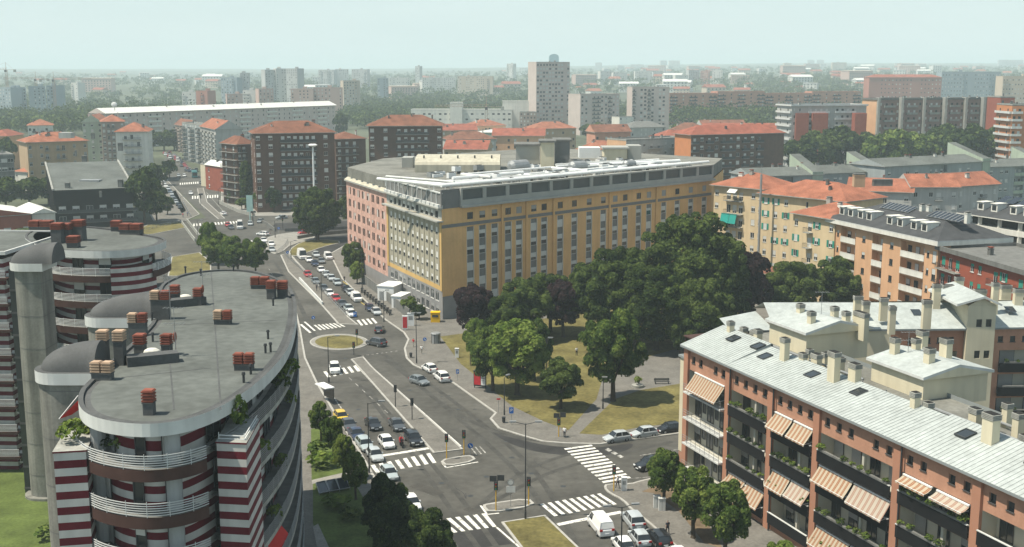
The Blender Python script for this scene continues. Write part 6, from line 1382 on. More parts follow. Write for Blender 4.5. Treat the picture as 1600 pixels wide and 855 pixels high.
crane(12, 1280, 54, 2.7, 'tallest tower crane at the left edge of the skyline'); crane(57, 1300, 44, 3.3, 'second tower crane with its jib turned left'); crane(85, 1230, 44, .25, 'orange tower crane with long jib pointing right', 38)
crane(760, 940, 24, 3.1, 'low orange tower crane in front of the works building', 42)

# scattered houses on the far rising land and between the woods
HM = []
for k, (w_, d_, h_, rm) in enumerate(((14, 12, 8, 'roof_or'), (22, 12, 10, 'roof_rd'), (30, 14, 13, 'whiteroof'), (18, 14, 16, 'f_grey'), (40, 16, 18, 'f_tan'))):
    b = MB(); b.box(-w_ / 2, w_ / 2, -d_ / 2, d_ / 2, -6, h_, 0); r_ = 3 if k < 3 else .6
    b.add([(-w_ / 2 - .5, -d_ / 2 - .5, h_), (w_ / 2 + .5, -d_ / 2 - .5, h_), (w_ / 2 + .5, d_ / 2 + .5, h_), (-w_ / 2 - .5, d_ / 2 + .5, h_), (-w_ / 2, 0, h_ + r_), (w_ / 2, 0, h_ + r_)], [(0, 1, 5, 4), (2, 3, 4, 5), (1, 2, 5), (3, 0, 4)], 1)
    n_ = int(w_ / 4)
    for fl in range(int(h_ / 3.2)):
        for i in range(n_): x = -w_ / 2 + w_ * (i + .5) / n_; b.box(x - .7, x + .7, -d_ / 2 - .06, -d_ / 2, 1 + fl * 3.1, 2.6 + fl * 3.1, 2)
    HM.append(b.mesh('far_house', [M[('f_white', 'f_tan', 'f_white', 'f_white', 'f_pink')[k]], M[rm], M['glass']]))
for i in range(150):
    px = rr.uniform(900, 1640) if i % 3 else rr.uniform(0, 900); D = 1 / rr.uniform(1 / 5200, 1 / 1900); x = XD(px, D, 20); k = rr.choice((0, 0, 1, 1, 2, 3, 4))
    o = put('far_house', HM[k], None, (x, D, hill_z(x, D)), rr.uniform(-.5, .5)); s_ = rr.uniform(.9, 1.6); o.scale = (s_, s_, s_)
    tag(o, ('small hazy house with orange roof scattered in the far distance', 'wider hazy house with red roof scattered in the far distance', 'hazy hall with white roof scattered in the far distance', 'hazy grey topped block scattered in the far distance', 'hazy pink slab scattered in the far distance')[k], 'house', ('orange roofed far houses', 'red roofed far houses', 'white roofed far halls', 'grey far blocks', 'pink far slabs')[k])
# ---------------------------------------------------------------- trees
def leaf_mesh(name, C, N, size, m, seed):
    """one mesh of leaf-clump faces: C centres, N outward directions"""
    g = np.random.default_rng(seed); n = len(C)
    N = N + g.normal(0, .42, (n, 3)); N /= np.linalg.norm(N, axis=1)[:, None] + 1e-9
    t = np.cross(N, g.normal(0, 1, (n, 3))); t /= np.linalg.norm(t, axis=1)[:, None] + 1e-9; s = np.cross(N, t)
    a = (size * g.uniform(.6, 1.35, n))[:, None]; bb = a * g.uniform(.45, .8, n)[:, None]
    V = np.empty((n, 4, 3)); V[:, 0] = C - t * a; V[:, 1] = C - s * bb + N * a * .18; V[:, 2] = C + t * a; V[:, 3] = C + s * bb + N * a * .18
    me = bpy.data.meshes.new(name); me.vertices.add(n * 4); me.vertices.foreach_set('co', V.reshape(-1).astype(np.float32))
    me.loops.add(n * 4); me.loops.foreach_set('vertex_index', np.arange(n * 4, dtype=np.int32))
    me.polygons.add(n); me.polygons.foreach_set('loop_start', np.arange(0, n * 4, 4, dtype=np.int32)); me.polygons.foreach_set('loop_total', np.full(n, 4, np.int32))
    me.materials.append(M[m]); me.update(); me.validate(); return me
def crown_points(w, h, z0, nb, nl, seed, br=.27, core=.55):
    g = np.random.default_rng(seed); pts = []; nor = []
    th = g.uniform(0, 2 * pi, nb); cz = g.uniform(-1, 1, nb); rad = np.cbrt(g.uniform(.25, 1, nb))
    cr = np.sqrt(1 - cz * cz) * rad * (1 - br) * g.uniform(.85, 1.15, nb)
    bc = np.stack([cr * np.cos(th), cr * np.sin(th), cz * rad * (1 - br)], 1); r = br * g.uniform(.65, 1.3, nb)
    bc = np.vstack([bc, [[0, 0, 0]]]); r = np.append(r, core)
    p = r ** 2 / np.sum(r ** 2); k = g.choice(len(r), nl, p=p); d = g.normal(0, 1, (nl, 3)); d /= np.linalg.norm(d, axis=1)[:, None]
    d[:, 2] = np.where(d[:, 2] < -.35, -d[:, 2], d[:, 2]); rr_ = r[k] * (1 - np.abs(g.normal(0, .13, nl)))
    P = bc[k] + d * rr_[:, None]
    # drop points buried inside other clumps
    keep = np.ones(nl, bool)
    for j in range(len(r)): keep &= ~((np.sum((P - bc[j]) ** 2, 1) < (r[j] * .85) ** 2) & (k != j))
    P = P[keep]; d = d[keep]; P = P * np.array([w / 2, w / 2, h / 2]) + np.array([0, 0, z0 + h / 2]); return P, d
TREES = {}
def tree_proto(key, w, H, clear, m, nl, leaf, seed, nb=46, br=.27, trunk=.03, core=.55):
    P, d = crown_points(w, H - clear, clear, nb, nl, seed, br, core); c = leaf_mesh('crown', P, d, leaf, m, seed)
    g = random.Random(seed); b = MB(); r0 = H * trunk; z1 = clear + (H - clear) * .35
    b.tube((0, 0, -.1), (0, 0, .3), r0 * 1.5, r0, 9, 0, False); b.tube((0, 0, .3), (g.uniform(-.2, .2), g.uniform(-.2, .2), z1), r0, r0 * .62, 9, 0, False)
    for i in range(7):
        a = 2 * pi * i / 7 + g.uniform(-.3, .3); zs = clear * .75 + (z1 - clear * .75) * g.uniform(.1, 1); e = (cos(a) * w * .32, sin(a) * w * .32, clear + (H - clear) * g.uniform(.4, .75)); mid = (e[0] * .45, e[1] * .45, zs + (e[2] - zs) * .6)
        b.tube((0, 0, zs), mid, r0 * .42, r0 * .28, 6, 0, False); b.tube(mid, e, r0 * .28, r0 * .1, 5, 0, False)
    b.tube((0, 0, z1 - .1), (0, 0, clear + (H - clear) * .8), r0 * .62, r0 * .15, 6, 0, False)
    TREES[key] = (b.mesh('trunk', [M['bark']]), c, w, H)
tree_proto('big', 16, 20, 1.2, 'leaf_d', 80000, .25, 1, 260, .125, core=.74)
tree_proto('big2', 15, 18, 1.2, 'leaf_d', 76000, .25, 2, 220, .13, core=.72)
tree_proto('med', 9, 12, 1.5, 'leaf_d', 36000, .22, 3, 85, .19)
tree_proto('med2', 10, 12, 1.9, 'leaf_g', 36000, .22, 4, 75, .2)
tree_proto('light', 7, 9, .5, 'leaf_l', 24000, .19, 5, 60, .22)
tree_proto('purple', 8, 11, 1.0, 'leaf_p', 26000, .22, 6, 65, .21)
tree_proto('small', 5, 7.5, 1.2, 'leaf_g', 16000, .16, 7, 50, .23)
tree_proto('poplar', 4.5, 20, 1.5, 'leaf_d', 6000, .34, 8, 60, .2)
tree_proto('fard', 11, 14, 1.0, 'leaf_d', 5000, .62, 9, 40, .27)
tree_proto('farg', 11, 14, 1.0, 'leaf_g', 5000, .62, 10, 40, .27)
TR = random.Random(17)
def tree(px, py, H, W_, kind, label, group=None, name='tree', world=None):
    p = world or G2(px, py); tm, cm, w, h = TREES[kind]; o = empty(name, (p[0], p[1], .1), TR.uniform(0, 6.28), label, 'tree', group); o.scale = (W_ / w, W_ / w, H / h)
    put('trunk', tm, o); put('crown', cm, o); return o
def treeD(px, D, H, W_, kind, label, group=None, name='tree'): return tree(0, 0, H, W_, kind, label, group, name, (XD(px, D, 5), D))
P_ = 'park trees'
tree(1075, 528, 25.8, 22, 'big', 'tallest dark green tree in the park, right of centre', P_); tree(1118, 534, 20, 13, 'big', 'tall dark tree in shadow at the right back of the park', P_)
tree(965, 536, 19.5, 17.5, 'big2', 'broad dark tree left of the tallest park tree', P_); tree(1025, 548, 17, 15, 'big', 'dark tree in the shade before the tallest park tree', P_)
tree(920, 525, 15.5, 11, 'med', 'dark tree just left of the broad park tree', P_)
tree(958, 628, 15.2, 11.2, 'med2', 'lone park tree with visible thick trunk beside the path', P_); tree(876, 640, 8.6, 7.2, 'med', 'small round dark tree on the lawn near the kerb', P_)
tree(808, 618, 13.4, 11.5, 'light', 'light green bushy tree behind the red bus stop panel', P_); tree(770, 612, 11, 8.5, 'med2', 'green tree directly behind the bus stop panel', P_); tree(745, 566, 8.6, 6, 'light', 'pale green small tree at the left end of the park', P_); tree(835, 596, 11, 7, 'med2', 'green tree behind the light green bushy tree', P_)
tree(742, 534, 11.6, 10, 'purple', 'dark purple plum tree by the ochre building corner', P_); tree(820, 532, 13, 12.5, 'med', 'dark green tree between the two left plum trees', P_); tree(880, 528, 12, 8.5, 'purple', 'purple plum tree left of the broad park tree', P_); tree(1168, 520, 17, 10.5, 'purple', 'tall dark purple tree at the right back of the park', P_)
tree(1236, 508, 14.4, 13, 'med', 'green tree behind the zinc roofs, left of a pair', P_); tree(1312, 500, 14.2, 14, 'med', 'green tree behind the zinc roofs, right of a pair', P_); tree(1062, 560, 7, 4, 'med', 'small dark tree beside the cream end of the salmon block', P_)
tree(1037, 792, 7.6, 5.0, 'small', 'street tree at the corner pavement, leftmost before the salmon block'); tree(1083, 842, 9.0, 5.4, 'small', 'street tree in the middle of the three before the salmon block'); tree(1133, 878, 9.6, 5.8, 'small', 'rightmost nearest street tree before the salmon block')
tree(1222, 915, 5.0, 4.2, 'light', 'yellow green shrub tree at the foot of the salmon block')
tree(604, 862, 9.2, 5.8, 'med', 'dark street tree hiding the near crossing, left of a pair'); tree(668, 925, 9.0, 6.4, 'med', 'dark street tree at the bottom edge hiding the near crossing'); tree(622, 900, 8.6, 6.2, 'med', 'dark tree at the bottom edge between two other dark street trees')
tree(795, 552, 12, 9, 'med', 'dark tree in the second row behind the light green bushy tree', P_); tree(1090, 556, 15, 13, 'big', 'dark tree nearest the cream end of the salmon block', P_); tree(860, 520, 13, 10, 'med', 'dark tree against the ochre wall left of the plum tree', P_)
for x, y, h, w, lb in ((502, 690, 6.2, 3.5, 'thin street tree beside the striped block, farthest of four'), (521, 716, 6.2, 3.4, 'thin street tree beside the striped block, second of four'), (537, 750, 6.4, 3.3, 'thin street tree beside the striped block, third of four'), (556, 782, 6.4, 3.5, 'thin street tree beside the striped block, nearest of four')): tree(x, y, h, w, 'small', lb, 'thin street trees')
tree(328, 414, 12.5, 6.5, 'light', 'light green tree standing above the grove by the far junction'); tree(342, 428, 11, 9, 'med2', 'leftmost tree of the grove before the far junction'); tree(372, 432, 10.5, 9, 'med2', 'middle tree of the grove before the far junction'); tree(400, 432, 10, 8, 'med2', 'rightmost tree of the grove before the far junction')
tree(496, 376, 17.2, 16, 'big', 'big round dark tree in front of the brown flats')
tree(385, 326, 19.5, 5.2, 'poplar', 'tall poplar left of the brown flats'); tree(393, 322, 17, 4.6, 'poplar', 'slightly shorter poplar next to the tall poplar'); tree(412, 330, 10, 8, 'farg', 'bushy tree right of the poplars'); tree(428, 332, 10, 7, 'fard', 'bushy tree at the foot of the brown flats'); tree(366, 318, 6, 6, 'farg', 'low tree left of the poplars'); tree(378, 328, 5, 5, 'farg', 'low bush before the poplars')
tree(545, 352, 11, 7, 'fard', 'tree between the round tree and the pink facade')
tree(552, 432, 9.4, 6.4, 'med', 'dark green tree before the pink facade'); tree(558, 444, 6, 4.2, 'light', 'small yellowish tree before the pink facade'); tree(640, 492, 4, 4.2, 'med2', 'bush inside the yard by the sheds', None, 'bush'); tree(655, 500, 3.4, 3.6, 'med', 'bush at the near end of the yard wall', None, 'bush')
tree(226, 350, 21, 12, 'fard', 'tall dark tree right of the black clad building'); tree(245, 345, 12, 8, 'fard', 'dark tree on the west pavement'); tree(262, 336, 7, 5.5, 'fard', 'rounded dark bush on the west verge'); tree(252, 318, 7, 6, 'fard', 'low tree by the west pavement rail'); tree(238, 302, 14, 9, 'fard', 'dark tree behind the tall tree on the west pavement'); tree(255, 290, 10, 8, 'fard', 'avenue tree on the left pavement'); tree(265, 278, 10, 8, 'farg', 'avenue tree farther along the left pavement')
for x, D, h, w, lb in ((8, 440, 13, 12, 'dark tree at the left edge behind the striped wing'), (45, 450, 12, 13, 'wide tree before the tan flats'), (75, 455, 12, 11, 'tree right before the tan flats'), (50, 352, 5, 16, 'low wide bush before the market hall'), (12, 600, 20, 10, 'tall dark tree at the left edge by the red roofed house'), (165, 470, 12, 10, 'tree left of the white corner flats'), (150, 520, 12, 10, 'tree between tan flats and white corner flats')): treeD(x, D, h, w, 'fard', lb)
for i, x in enumerate((1248, 1280, 1312, 1342, 1376, 1408, 1440, 1470, 1505, 1535, 1565, 1592)):
    treeD(x, 570 + 12 * ((i * 5) % 4), 22.5 + 2.0 * ((i * 7) % 3) + (2.5 if i > 6 else 0), 20 + (i % 3) * 1.5, 'farg' if i in (4, 5, 6) else 'fard', ('first', 'second', 'third', 'fourth', 'fifth', 'sixth', 'seventh', 'eighth', 'ninth', 'tenth', 'eleventh', 'twelfth')[i] + ' dense tree from the left in the band above the terraces', 'trees above the terraces')
for i, x in enumerate((1300, 1360, 1420, 1452, 1490)):
    treeD(x, 475 + 6 * (i % 2), 15, 11, 'farg', ('first', 'second', 'third', 'fourth', 'fifth')[i] + ' lighter tree from the left before the band above the terraces', 'lighter trees above the terraces')
for i, x in enumerate((238, 256, 272, 288, 300)): treeD(x, 770, 15, 13, 'fard', ('first', 'second', 'third', 'fourth', 'fifth')[i] + ' dark tree from the left below the white roofed slab', 'trees below the slab')
treeD(722, 545, 9, 7, 'farg', 'green tree among the red roofs left of the roof plant'); treeD(1140, 470, 9, 10, 'fard', 'dark tree before the orange sided flats'); treeD(1010, 470, 7, 8, 'farg', 'bush behind the ochre roof before the grey flats')
treeD(532, 900, 22, 12, 'fard', 'tree at the right end of the long white roofed slab')
for i, x in enumerate((918, 932, 1060, 1128)): treeD(x, 900 + 30 * (i % 2), 13, 13, 'fard', ('first', 'second', 'third', 'fourth')[i] + ' tree from the left at the foot of the pale towers', 'trees by the pale towers')
# far woods: one mass
g = np.random.default_rng(5); CC = []; NN = []
u0, d0 = crown_points(1, 1, 0, 16, 150, 77, .34)
zones = [(90, 310, 880, 1250, 300, 22), (0, 100, 880, 1200, 130, 18), (530, 640, 1040, 1500, 150, 15), (560, 840, 1080, 1900, 800, 17), (890, 1050, 1100, 1650, 170, 15), (880, 990, 1020, 1100, 30, 16), (1040, 1350, 1250, 1600, 200, 15), (1050, 1350, 1030, 1130, 190, 23), (1100, 1240, 800, 1130, 160, 15), (1340, 1600, 1000, 1350, 170, 15), (1180, 1600, 1650, 2600, 700, 16), (0, 560, 1300, 2600, 800, 15), (560, 1600, 2000, 5200, 1700, 16), (0, 600, 2600, 4200, 350, 16), (1180, 1350, 640, 800, 40, 15), (1560, 1620, 600, 800, 20, 15), (-420, -10, 560, 2600, 520, 17), (1615, 2000, 520, 2600, 420, 17), (-420, 0, 2600, 5000, 200, 16)]
for a, c, D0, D1_, n, h in zones:
    for _ in range(n):
        D = 1 / g.uniform(1 / D1_, 1 / D0); px = g.uniform(a, c); hh = h * g.uniform(.65, 1.2); ww = hh * g.uniform(.8, 1.25); r = g.uniform(0, 6.28)
        ca, sa = cos(r), sin(r); q = u0 * np.array([ww, ww, hh * .9]) + np.array([0, 0, hh * .1]); q = q @ np.array([[ca, sa, 0], [-sa, ca, 0], [0, 0, 1]])
        q += np.array([XD(px, D, 5), D, hill_z(XD(px, D, 5), D)]); CC.append(q); NN.append(d0)
me = leaf_mesh('woods', np.vstack(CC), np.vstack(NN), 1.5, 'leaf_d', 6); tag(put('woods', me), 'hazy green woods spreading between the far blocks', 'woods', kind='stuff')
# shrubs and pot plants
def shrub(p, z, w, h, m, n, seed, leaf=.12):
    P, d = crown_points(w, h, 0, 14, n, seed, .36); return leaf_mesh('foliage', P, d, leaf, m, seed)
SH = [shrub(None, 0, 1, 1, k, 420, 30 + i, .1) for i, k in enumerate(('leaf_g', 'leaf_l', 'leaf_d'))]
def bush(px, py, w, h, k, label, z=0.0, world=None, name='bush', d=None):
    p = world or G2(px, py, z); o = put(name, SH[k], None, (p[0], p[1], z)); o.scale = (w, d or w, h); o.rotation_euler = (0, 0, TR.uniform(0, 6)); return tag(o, label, 'plant')
bush(503, 730, 4.2, 2.4, 1, 'clipped hedge mound on the garden lawn beside the striped block', .12); bush(497, 712, 3.6, 2.2, 0, 'taller hedge behind the clipped mound by the striped block', .12); bush(527, 792, 3.8, 1.7, 1, 'low rounded hedge beside the garden solar panels', .12); bush(548, 812, 3.0, 1.8, 2, 'dark low bush on the shaded garden lawn', .12); bush(72, 842, 2.8, 1.6, 0, 'small bush on the lawn left of the striped block', .1)
for k, (px, py, z, w, h, lb) in enumerate(((112, 690, 26.1, 2.2, 1.7, 'big potted shrub on the left corner terrace of the nearest striped block'), (135, 690, 25.4, 1.3, 1.3, 'potted shrub right of the big terrace shrub'), (165, 700, 25.4, 1.6, 1.1, 'trailing plant on the front balcony rail, left'), (190, 702, 25.4, 1.8, 1.1, 'trailing plant on the front balcony rail, middle'), (375, 672, 26.1, 1.5, 2.8, 'tall leafy plant on the right pier of the nearest striped block'), (440, 610, 25.4, 1.8, 1.6, 'plant on the side terrace of the nearest striped block'), (455, 585, 25.4, 1.6, 1.5, 'plant farther along the side terrace of the nearest striped block'))): bush(px, py, w, h, (1, 0, 2)[k % 3], lb, z, name='potted_plant')
for p, z, k, t in SIDEPLANTS: bush(0, 0, 1.5, 1.5, k % 3, 'plant on a side balcony of the nearest striped block, level %s, position %s' % (('one', 'two', 'three', 'four', 'five')[k], 'near' if t < .3 else 'middle' if t < .55 else 'far'), z, p, 'potted_plant')
M['flower_o'] = mat('orange_flowers', (.5, .22, .08), .9, .3, 3)
for it in pots:
    zf, bi, fi = it[-3:]
    if it[0] is None: _, a, c = it[:3]; n = 6; pts = [(a[0] + (c[0] - a[0]) * (i + .5) / n, a[1] + (c[1] - a[1]) * (i + .5) / n) for i in range(n)]; lb = 'row of balcony plants on the right back wing, %s balcony' % {11: 'top', 8: 'second', 5: 'third', 1: 'lowest'}.get(round(zf), 'middle')
    else:
        u0_, u1_ = it[:2]; n = max(3, int((u1_ - u0_) / 1.2)); pts = [Q(u0_ + (u1_ - u0_) * (i + .5) / n, -.46) for i in range(n)]
        lb = 'row of balcony plants, %s bay from the far end, %s balcony' % (('first', 'second', 'third', 'fourth', 'fifth', 'sixth', 'seventh', 'eighth')[bi], ('top', 'second highest', 'third highest', 'lowest')[fi])
    o = empty('balcony_planter', (pts[0][0], pts[0][1], zf + .98), 0, lb, 'planter', 'balcony planters'); ax = atan2(pts[-1][1] - pts[0][1], pts[-1][0] - pts[0][0])
    b = MB(); L_ = sqrt((pts[-1][1] - pts[0][1]) ** 2 + (pts[-1][0] - pts[0][0]) ** 2); b.box(-.3, L_ + .3, -.14, .14, .0, .2); b.build('trough', [M['conc_dark']], o, rz=ax)
    for p in pts:
        if TR.random() < .25: continue
        q = put('plant', SH[TR.randrange(3)], o, (p[0] - pts[0][0], p[1] - pts[0][1], .08)); s_ = TR.uniform(.5, 1.0); q.scale = (s_ * 1.2, s_ * 1.2, s_ * .85); q.rotation_euler = (0, 0, TR.uniform(0, 6))
# ---------------------------------------------------------------- vehicles
CARC = dict(white=(.78, .78, .76), silver=(.42, .45, .46), grey=(.17, .19, .20), black=(.015, .016, .018), blue=(.018, .028, .065), red=(.42, .02, .02), yellow=(.62, .42, .03), lblue=(.36, .41, .42), dgrey=(.06, .065, .07), teal=(.02, .22, .22))
for k, c in CARC.items(): M['car_' + k] = mat('car_paint_' + k, c, .28, 0, spec=.5); M['car_' + k].node_tree.nodes['Principled BSDF'].inputs['Coat Weight'].default_value = .5
M['lamp_r'] = mat('tail_lamp', (.35, .01, .01), .3, 0); M['lamp_w'] = mat('head_lamp', (.7, .72, .72), .2, 0); M['rim'] = mat('wheel_rim', (.35, .36, .37), .35, 0, metal=.6)
# type: length, width, height, belt, stations for hood/cabin: (nose z, cowl x, roof front x, roof rear x, tail top x, tail z)
CT = dict(hatch=(3.9, 1.7, 1.48, .92, .66, .95, .35, -1.25, -1.78, .93), sedan=(4.5, 1.8, 1.44, .92, .68, 1.0, .3, -1.0, -1.75, .96), suv=(4.4, 1.84, 1.66, 1.05, .82, 1.0, .45, -1.6, -2.02, 1.05), wagon=(4.6, 1.8, 1.48, .93, .68, 1.05, .4, -1.7, -2.15, .95), van=(4.9, 1.9, 2.0, 1.15, .95, 1.75, 1.15, -2.25, -2.38, 1.15), tall=(6.0, 2.1, 2.7, 1.2, 1.05, 2.5, 2.0, -2.9, -2.98, 1.2))
def car_meshes(t, col):
    key = ('car', t, col)
    if key in MESHES: return MESHES[key]
    L, W_, H, belt, nose, cx, rf, rr_, tx, tz = CT[t]; h = L / 2; w = W_ / 2
    b = MB(); st = [(h, nose - .12, .82), (h - .1, nose, .93), (cx + .1, belt - .06, 1.0), (cx - .2, belt, 1.0), (0, belt + .01, 1.0), (tx + .1, tz, 1.0), (-h + .12, tz - .06, .95), (-h, tz - .2, .86)]
    rows = []
    for x, zt, k in st:
        yw = w * k; e = .0 if abs(x) < h - .05 else .1
        rows.append([(x, -yw * .9, .2 + e), (x, -yw, .42), (x, -yw, zt - .16), (x, -yw * .93, zt - .02), (x, -yw * .6, zt + .02), (x, yw * .6, zt + .02), (x, yw * .93, zt - .02), (x, yw, zt - .16), (x, yw, .42), (x, yw * .9, .2 + e)])
    n = 10; V = [p for r in rows for p in r]; F_ = []
    for i in range(len(rows) - 1):
        for j in range(n): F_.append((i * n + j, i * n + (j + 1) % n, (i + 1) * n + (j + 1) % n, (i + 1) * n + j))
    F_ += [tuple(range(n))[::-1], tuple(range((len(rows) - 1) * n, len(rows) * n))]
    b.add(V, F_)
    # roof, pillars
    wr = w * .74; zr = H; roof = [(rf, -wr, zr - .03), (rf, wr, zr - .03), (rr_, wr, zr - .05), (rr_, -wr, zr - .05)]; rm = (rf + rr_) / 2
    b.add([(rf + .06, -wr, zr - .07), (rf + .06, wr, zr - .07), (rm, wr * 1.03, zr - .03), (rr_ - .05, wr, zr - .09), (rr_ - .05, -wr, zr - .09), (rm, -wr * 1.03, zr - .03), (rm, 0, zr + .03), (rf, 0, zr), (rr_, 0, zr - .01)], [(0, 1, 7), (1, 2, 6, 7), (2, 3, 8, 6), (3, 4, 8), (4, 5, 6, 8), (5, 0, 7, 6)])
    wb = w * .93
    for s in (-1, 1):
        for (xa, xb) in ((cx, rf), (tx, rr_), (rm + .05, rm + .02)):
            d = .05 if xa != tx else .07
            b.add([(xa - d, s * (wb + .012), belt - .02), (xa + d, s * (wb + .012), belt - .02), (xb + d, s * (wr + .012), zr - .05), (xb - d, s * (wr + .012), zr - .05)], [(0, 1, 2, 3) if s < 0 else (3, 2, 1, 0)])
        b.box(cx - .35, cx - .15, s * (w + .02) - .1, s * (w + .02) + .1, belt - .02, belt + .14)
        if t in ('van', 'tall'):      # blank cargo sides
            b.add([(cx - 1.25, s * (wb + .015), belt - .02), (tx, s * (wb + .015), belt - .02), (rr_, s * (wr + .015), zr - .06), (rf - .9, s * (wr + .015), zr - .06)], [(0, 1, 2, 3) if s > 0 else (3, 2, 1, 0)])
    if t in ('van', 'tall'): b.add([(tx - .02, -wb, belt), (tx - .02, wb, belt), (rr_ - .03, wr, zr - .09), (rr_ - .03, -wr, zr - .09)], [(0, 3, 2, 1)])
    body = b.mesh('body', [M['car_' + col]])
    g_ = MB(); gl = [(cx, -wb, belt - .03), (cx, wb, belt - .03), (tx, wb, belt - .03), (tx, -wb, belt - .03), (rf, -wr, zr - .05), (rf, wr, zr - .05), (rr_, wr, zr - .07), (rr_, -wr, zr - .07)]
    g_.add(gl, [(0, 1, 5, 4), (1, 2, 6, 5), (2, 3, 7, 6), (3, 0, 4, 7)]); glass = g_.mesh('windows', [M['glass_car']])
    r = .31 if t not in ('van', 'tall', 'suv') else .35; q = MB(); q.tube((0, -.1, 0), (0, .1, 0), r, r, 14, 0); q.tube((0, -.112, 0), (0, .112, 0), r * .62, r * .62, 10, 1); wheel = q.mesh('wheel', [M['rubber'], M['rim']])
    q = MB(); q.box(-.08, .06, -.2, .2, -.08, .08); hl = q.mesh('headlight', [M['lamp_w']]); q = MB(); q.box(-.05, .07, -.16, .16, -.11, .11); tl = q.mesh('taillight', [M['lamp_r']])
    q = MB(); q.box(-.02, .02, -.26, .26, -.06, .06); pl = q.mesh('number_plate', [M['lamp_w']])
    MESHES[key] = (body, glass, wheel, hl, tl, pl); return MESHES[key]
def car(px, py, hx, hy, t, col, label, group='cars', z=0.0, small=False, name='car', s=1.0):
    p = Vector(G2(px, py)); d = Vector(G2(px + hx, py + hy)) - p; a = atan2(d.y, d.x); L, W_, H, belt, nose = CT[t][:5]; me = car_meshes(t, col); o = empty(name, (p.x, p.y, z), a, label, 'van' if t in ('van', 'tall') else 'car', group); o.scale = (s, s, s)
    put('body', me[0], o); put('windows', me[1], o); r = .31 if t not in ('van', 'tall', 'suv') else .35
    for sx in (L * .31, -L * .30):
        for sy in (-1, 1): put('wheel', me[2], o, (sx, sy * (W_ / 2 - .1), r))
    if small: return o
    for sy in (-1, 1):
        put('headlight', me[3], o, (L / 2 - .03, sy * (W_ / 2 - .32), nose - .1)); put('taillight', me[4], o, (-L / 2 - .02, sy * (W_ / 2 - .24), CT[t][9] - .16))
    put('number_plate', me[5], o, (-L / 2 - .02, 0, .55)); put('number_plate', me[5], o, (L / 2 + .01, 0, .42)); return o
Qd = (1.0, 1.18)
car(604, 697, 10, 12, 'hatch', 'white', 'white hatchback first in the middle lane of the queue', 'cars waiting at the crossing')
car(583, 668, 10, 12, 'sedan', 'black', 'black car in the queue behind the white hatchback', 'cars waiting at the crossing'); car(620, 669, 10, 12, 'sedan', 'dgrey', 'dark grey saloon in the queue behind the black estate', 'cars waiting at the crossing'); car(646, 692, 10, 12, 'suv', 'black', 'black high estate first in the queue beside the median', 'cars waiting at the crossing')
for x, y, t, c, lb in ((533, 657, 'hatch', 'yellow', 'yellow and black car parked farthest along the left kerb'), (545, 669, 'sedan', 'dgrey', 'dark car parked second along the left kerb'), (557, 684, 'sedan', 'blue', 'dark blue car parked in the middle of the left kerb row'), (570, 700, 'wagon', 'lblue', 'pale blue estate parked near the crossing'), (586, 717, 'hatch', 'silver', 'silver hatchback parked nearest the crossing on the left')): car(x, y, 9, 11, t, c, lb, 'cars parked along the left kerb')
car(608, 746, 10, 12, 'hatch', 'lblue', 'pale car half hidden by the dark street tree beyond the crossing'); car(643, 793, 10, 13, 'hatch', 'white', 'white car seen behind the dark street trees')
car(523, 581, 2, 10, 'suv', 'white', 'white off-roader driving over the crossing below the roundabout'); car(588, 540, -14, -3, 'suv', 'dgrey', 'dark grey car rounding the roundabout'); car(593, 519, 5, -9, 'hatch', 'dgrey', 'dark hatchback with white roof leaving the roundabout northwards')
car(671, 580, -12, -7, 'hatch', 'white', 'white car parked half on the park pavement, farther one'); car(690, 594, -10, -8, 'suv', 'white', 'white car parked beside the park pavement, nearer one'); car(655, 600, 12, 4, 'hatch', 'grey', 'grey blue car driving past the two white parked cars')
car(964, 689, -14, 2.0, 'hatch', 'silver', 'silver hatchback parked at the park corner, leftmost of three', z=0); car(1006, 682, -14, 2.0, 'hatch', 'silver', 'silver compact parked behind the leftmost hatchback', z=0); car(1046, 675, -14, 2, 'hatch', 'black', 'black car parked next to the salmon block end', z=0); car(1016, 732, -14, 3, 'suv', 'black', 'black car half hidden by the corner street tree')
car(938, 829, -9, -11, 'van', 'white', 'white delivery van waiting at the stop line'); car(989, 820, -9, -11, 'suv', 'silver', 'silver off-roader parked behind the stop line on the right'); car(999, 847, -9, -11, 'hatch', 'silver', 'silver hatchback at the bottom edge beside the black estate'); car(1030, 847, -9, -11, 'wagon', 'black', 'black estate parked at the bottom edge beside the pavement'); car(973, 858, -9, -11, 'hatch', 'white', 'white car cut by the bottom edge'); car(1058, 874, -9, -11, 'hatch', 'white', 'white car roof just above the bottom edge'); car(1098, 880, -9, -8, 'sedan', 'lblue', 'pale blue car roof at the bottom edge by the salmon block')
g_ = 'cars parked in the service street'
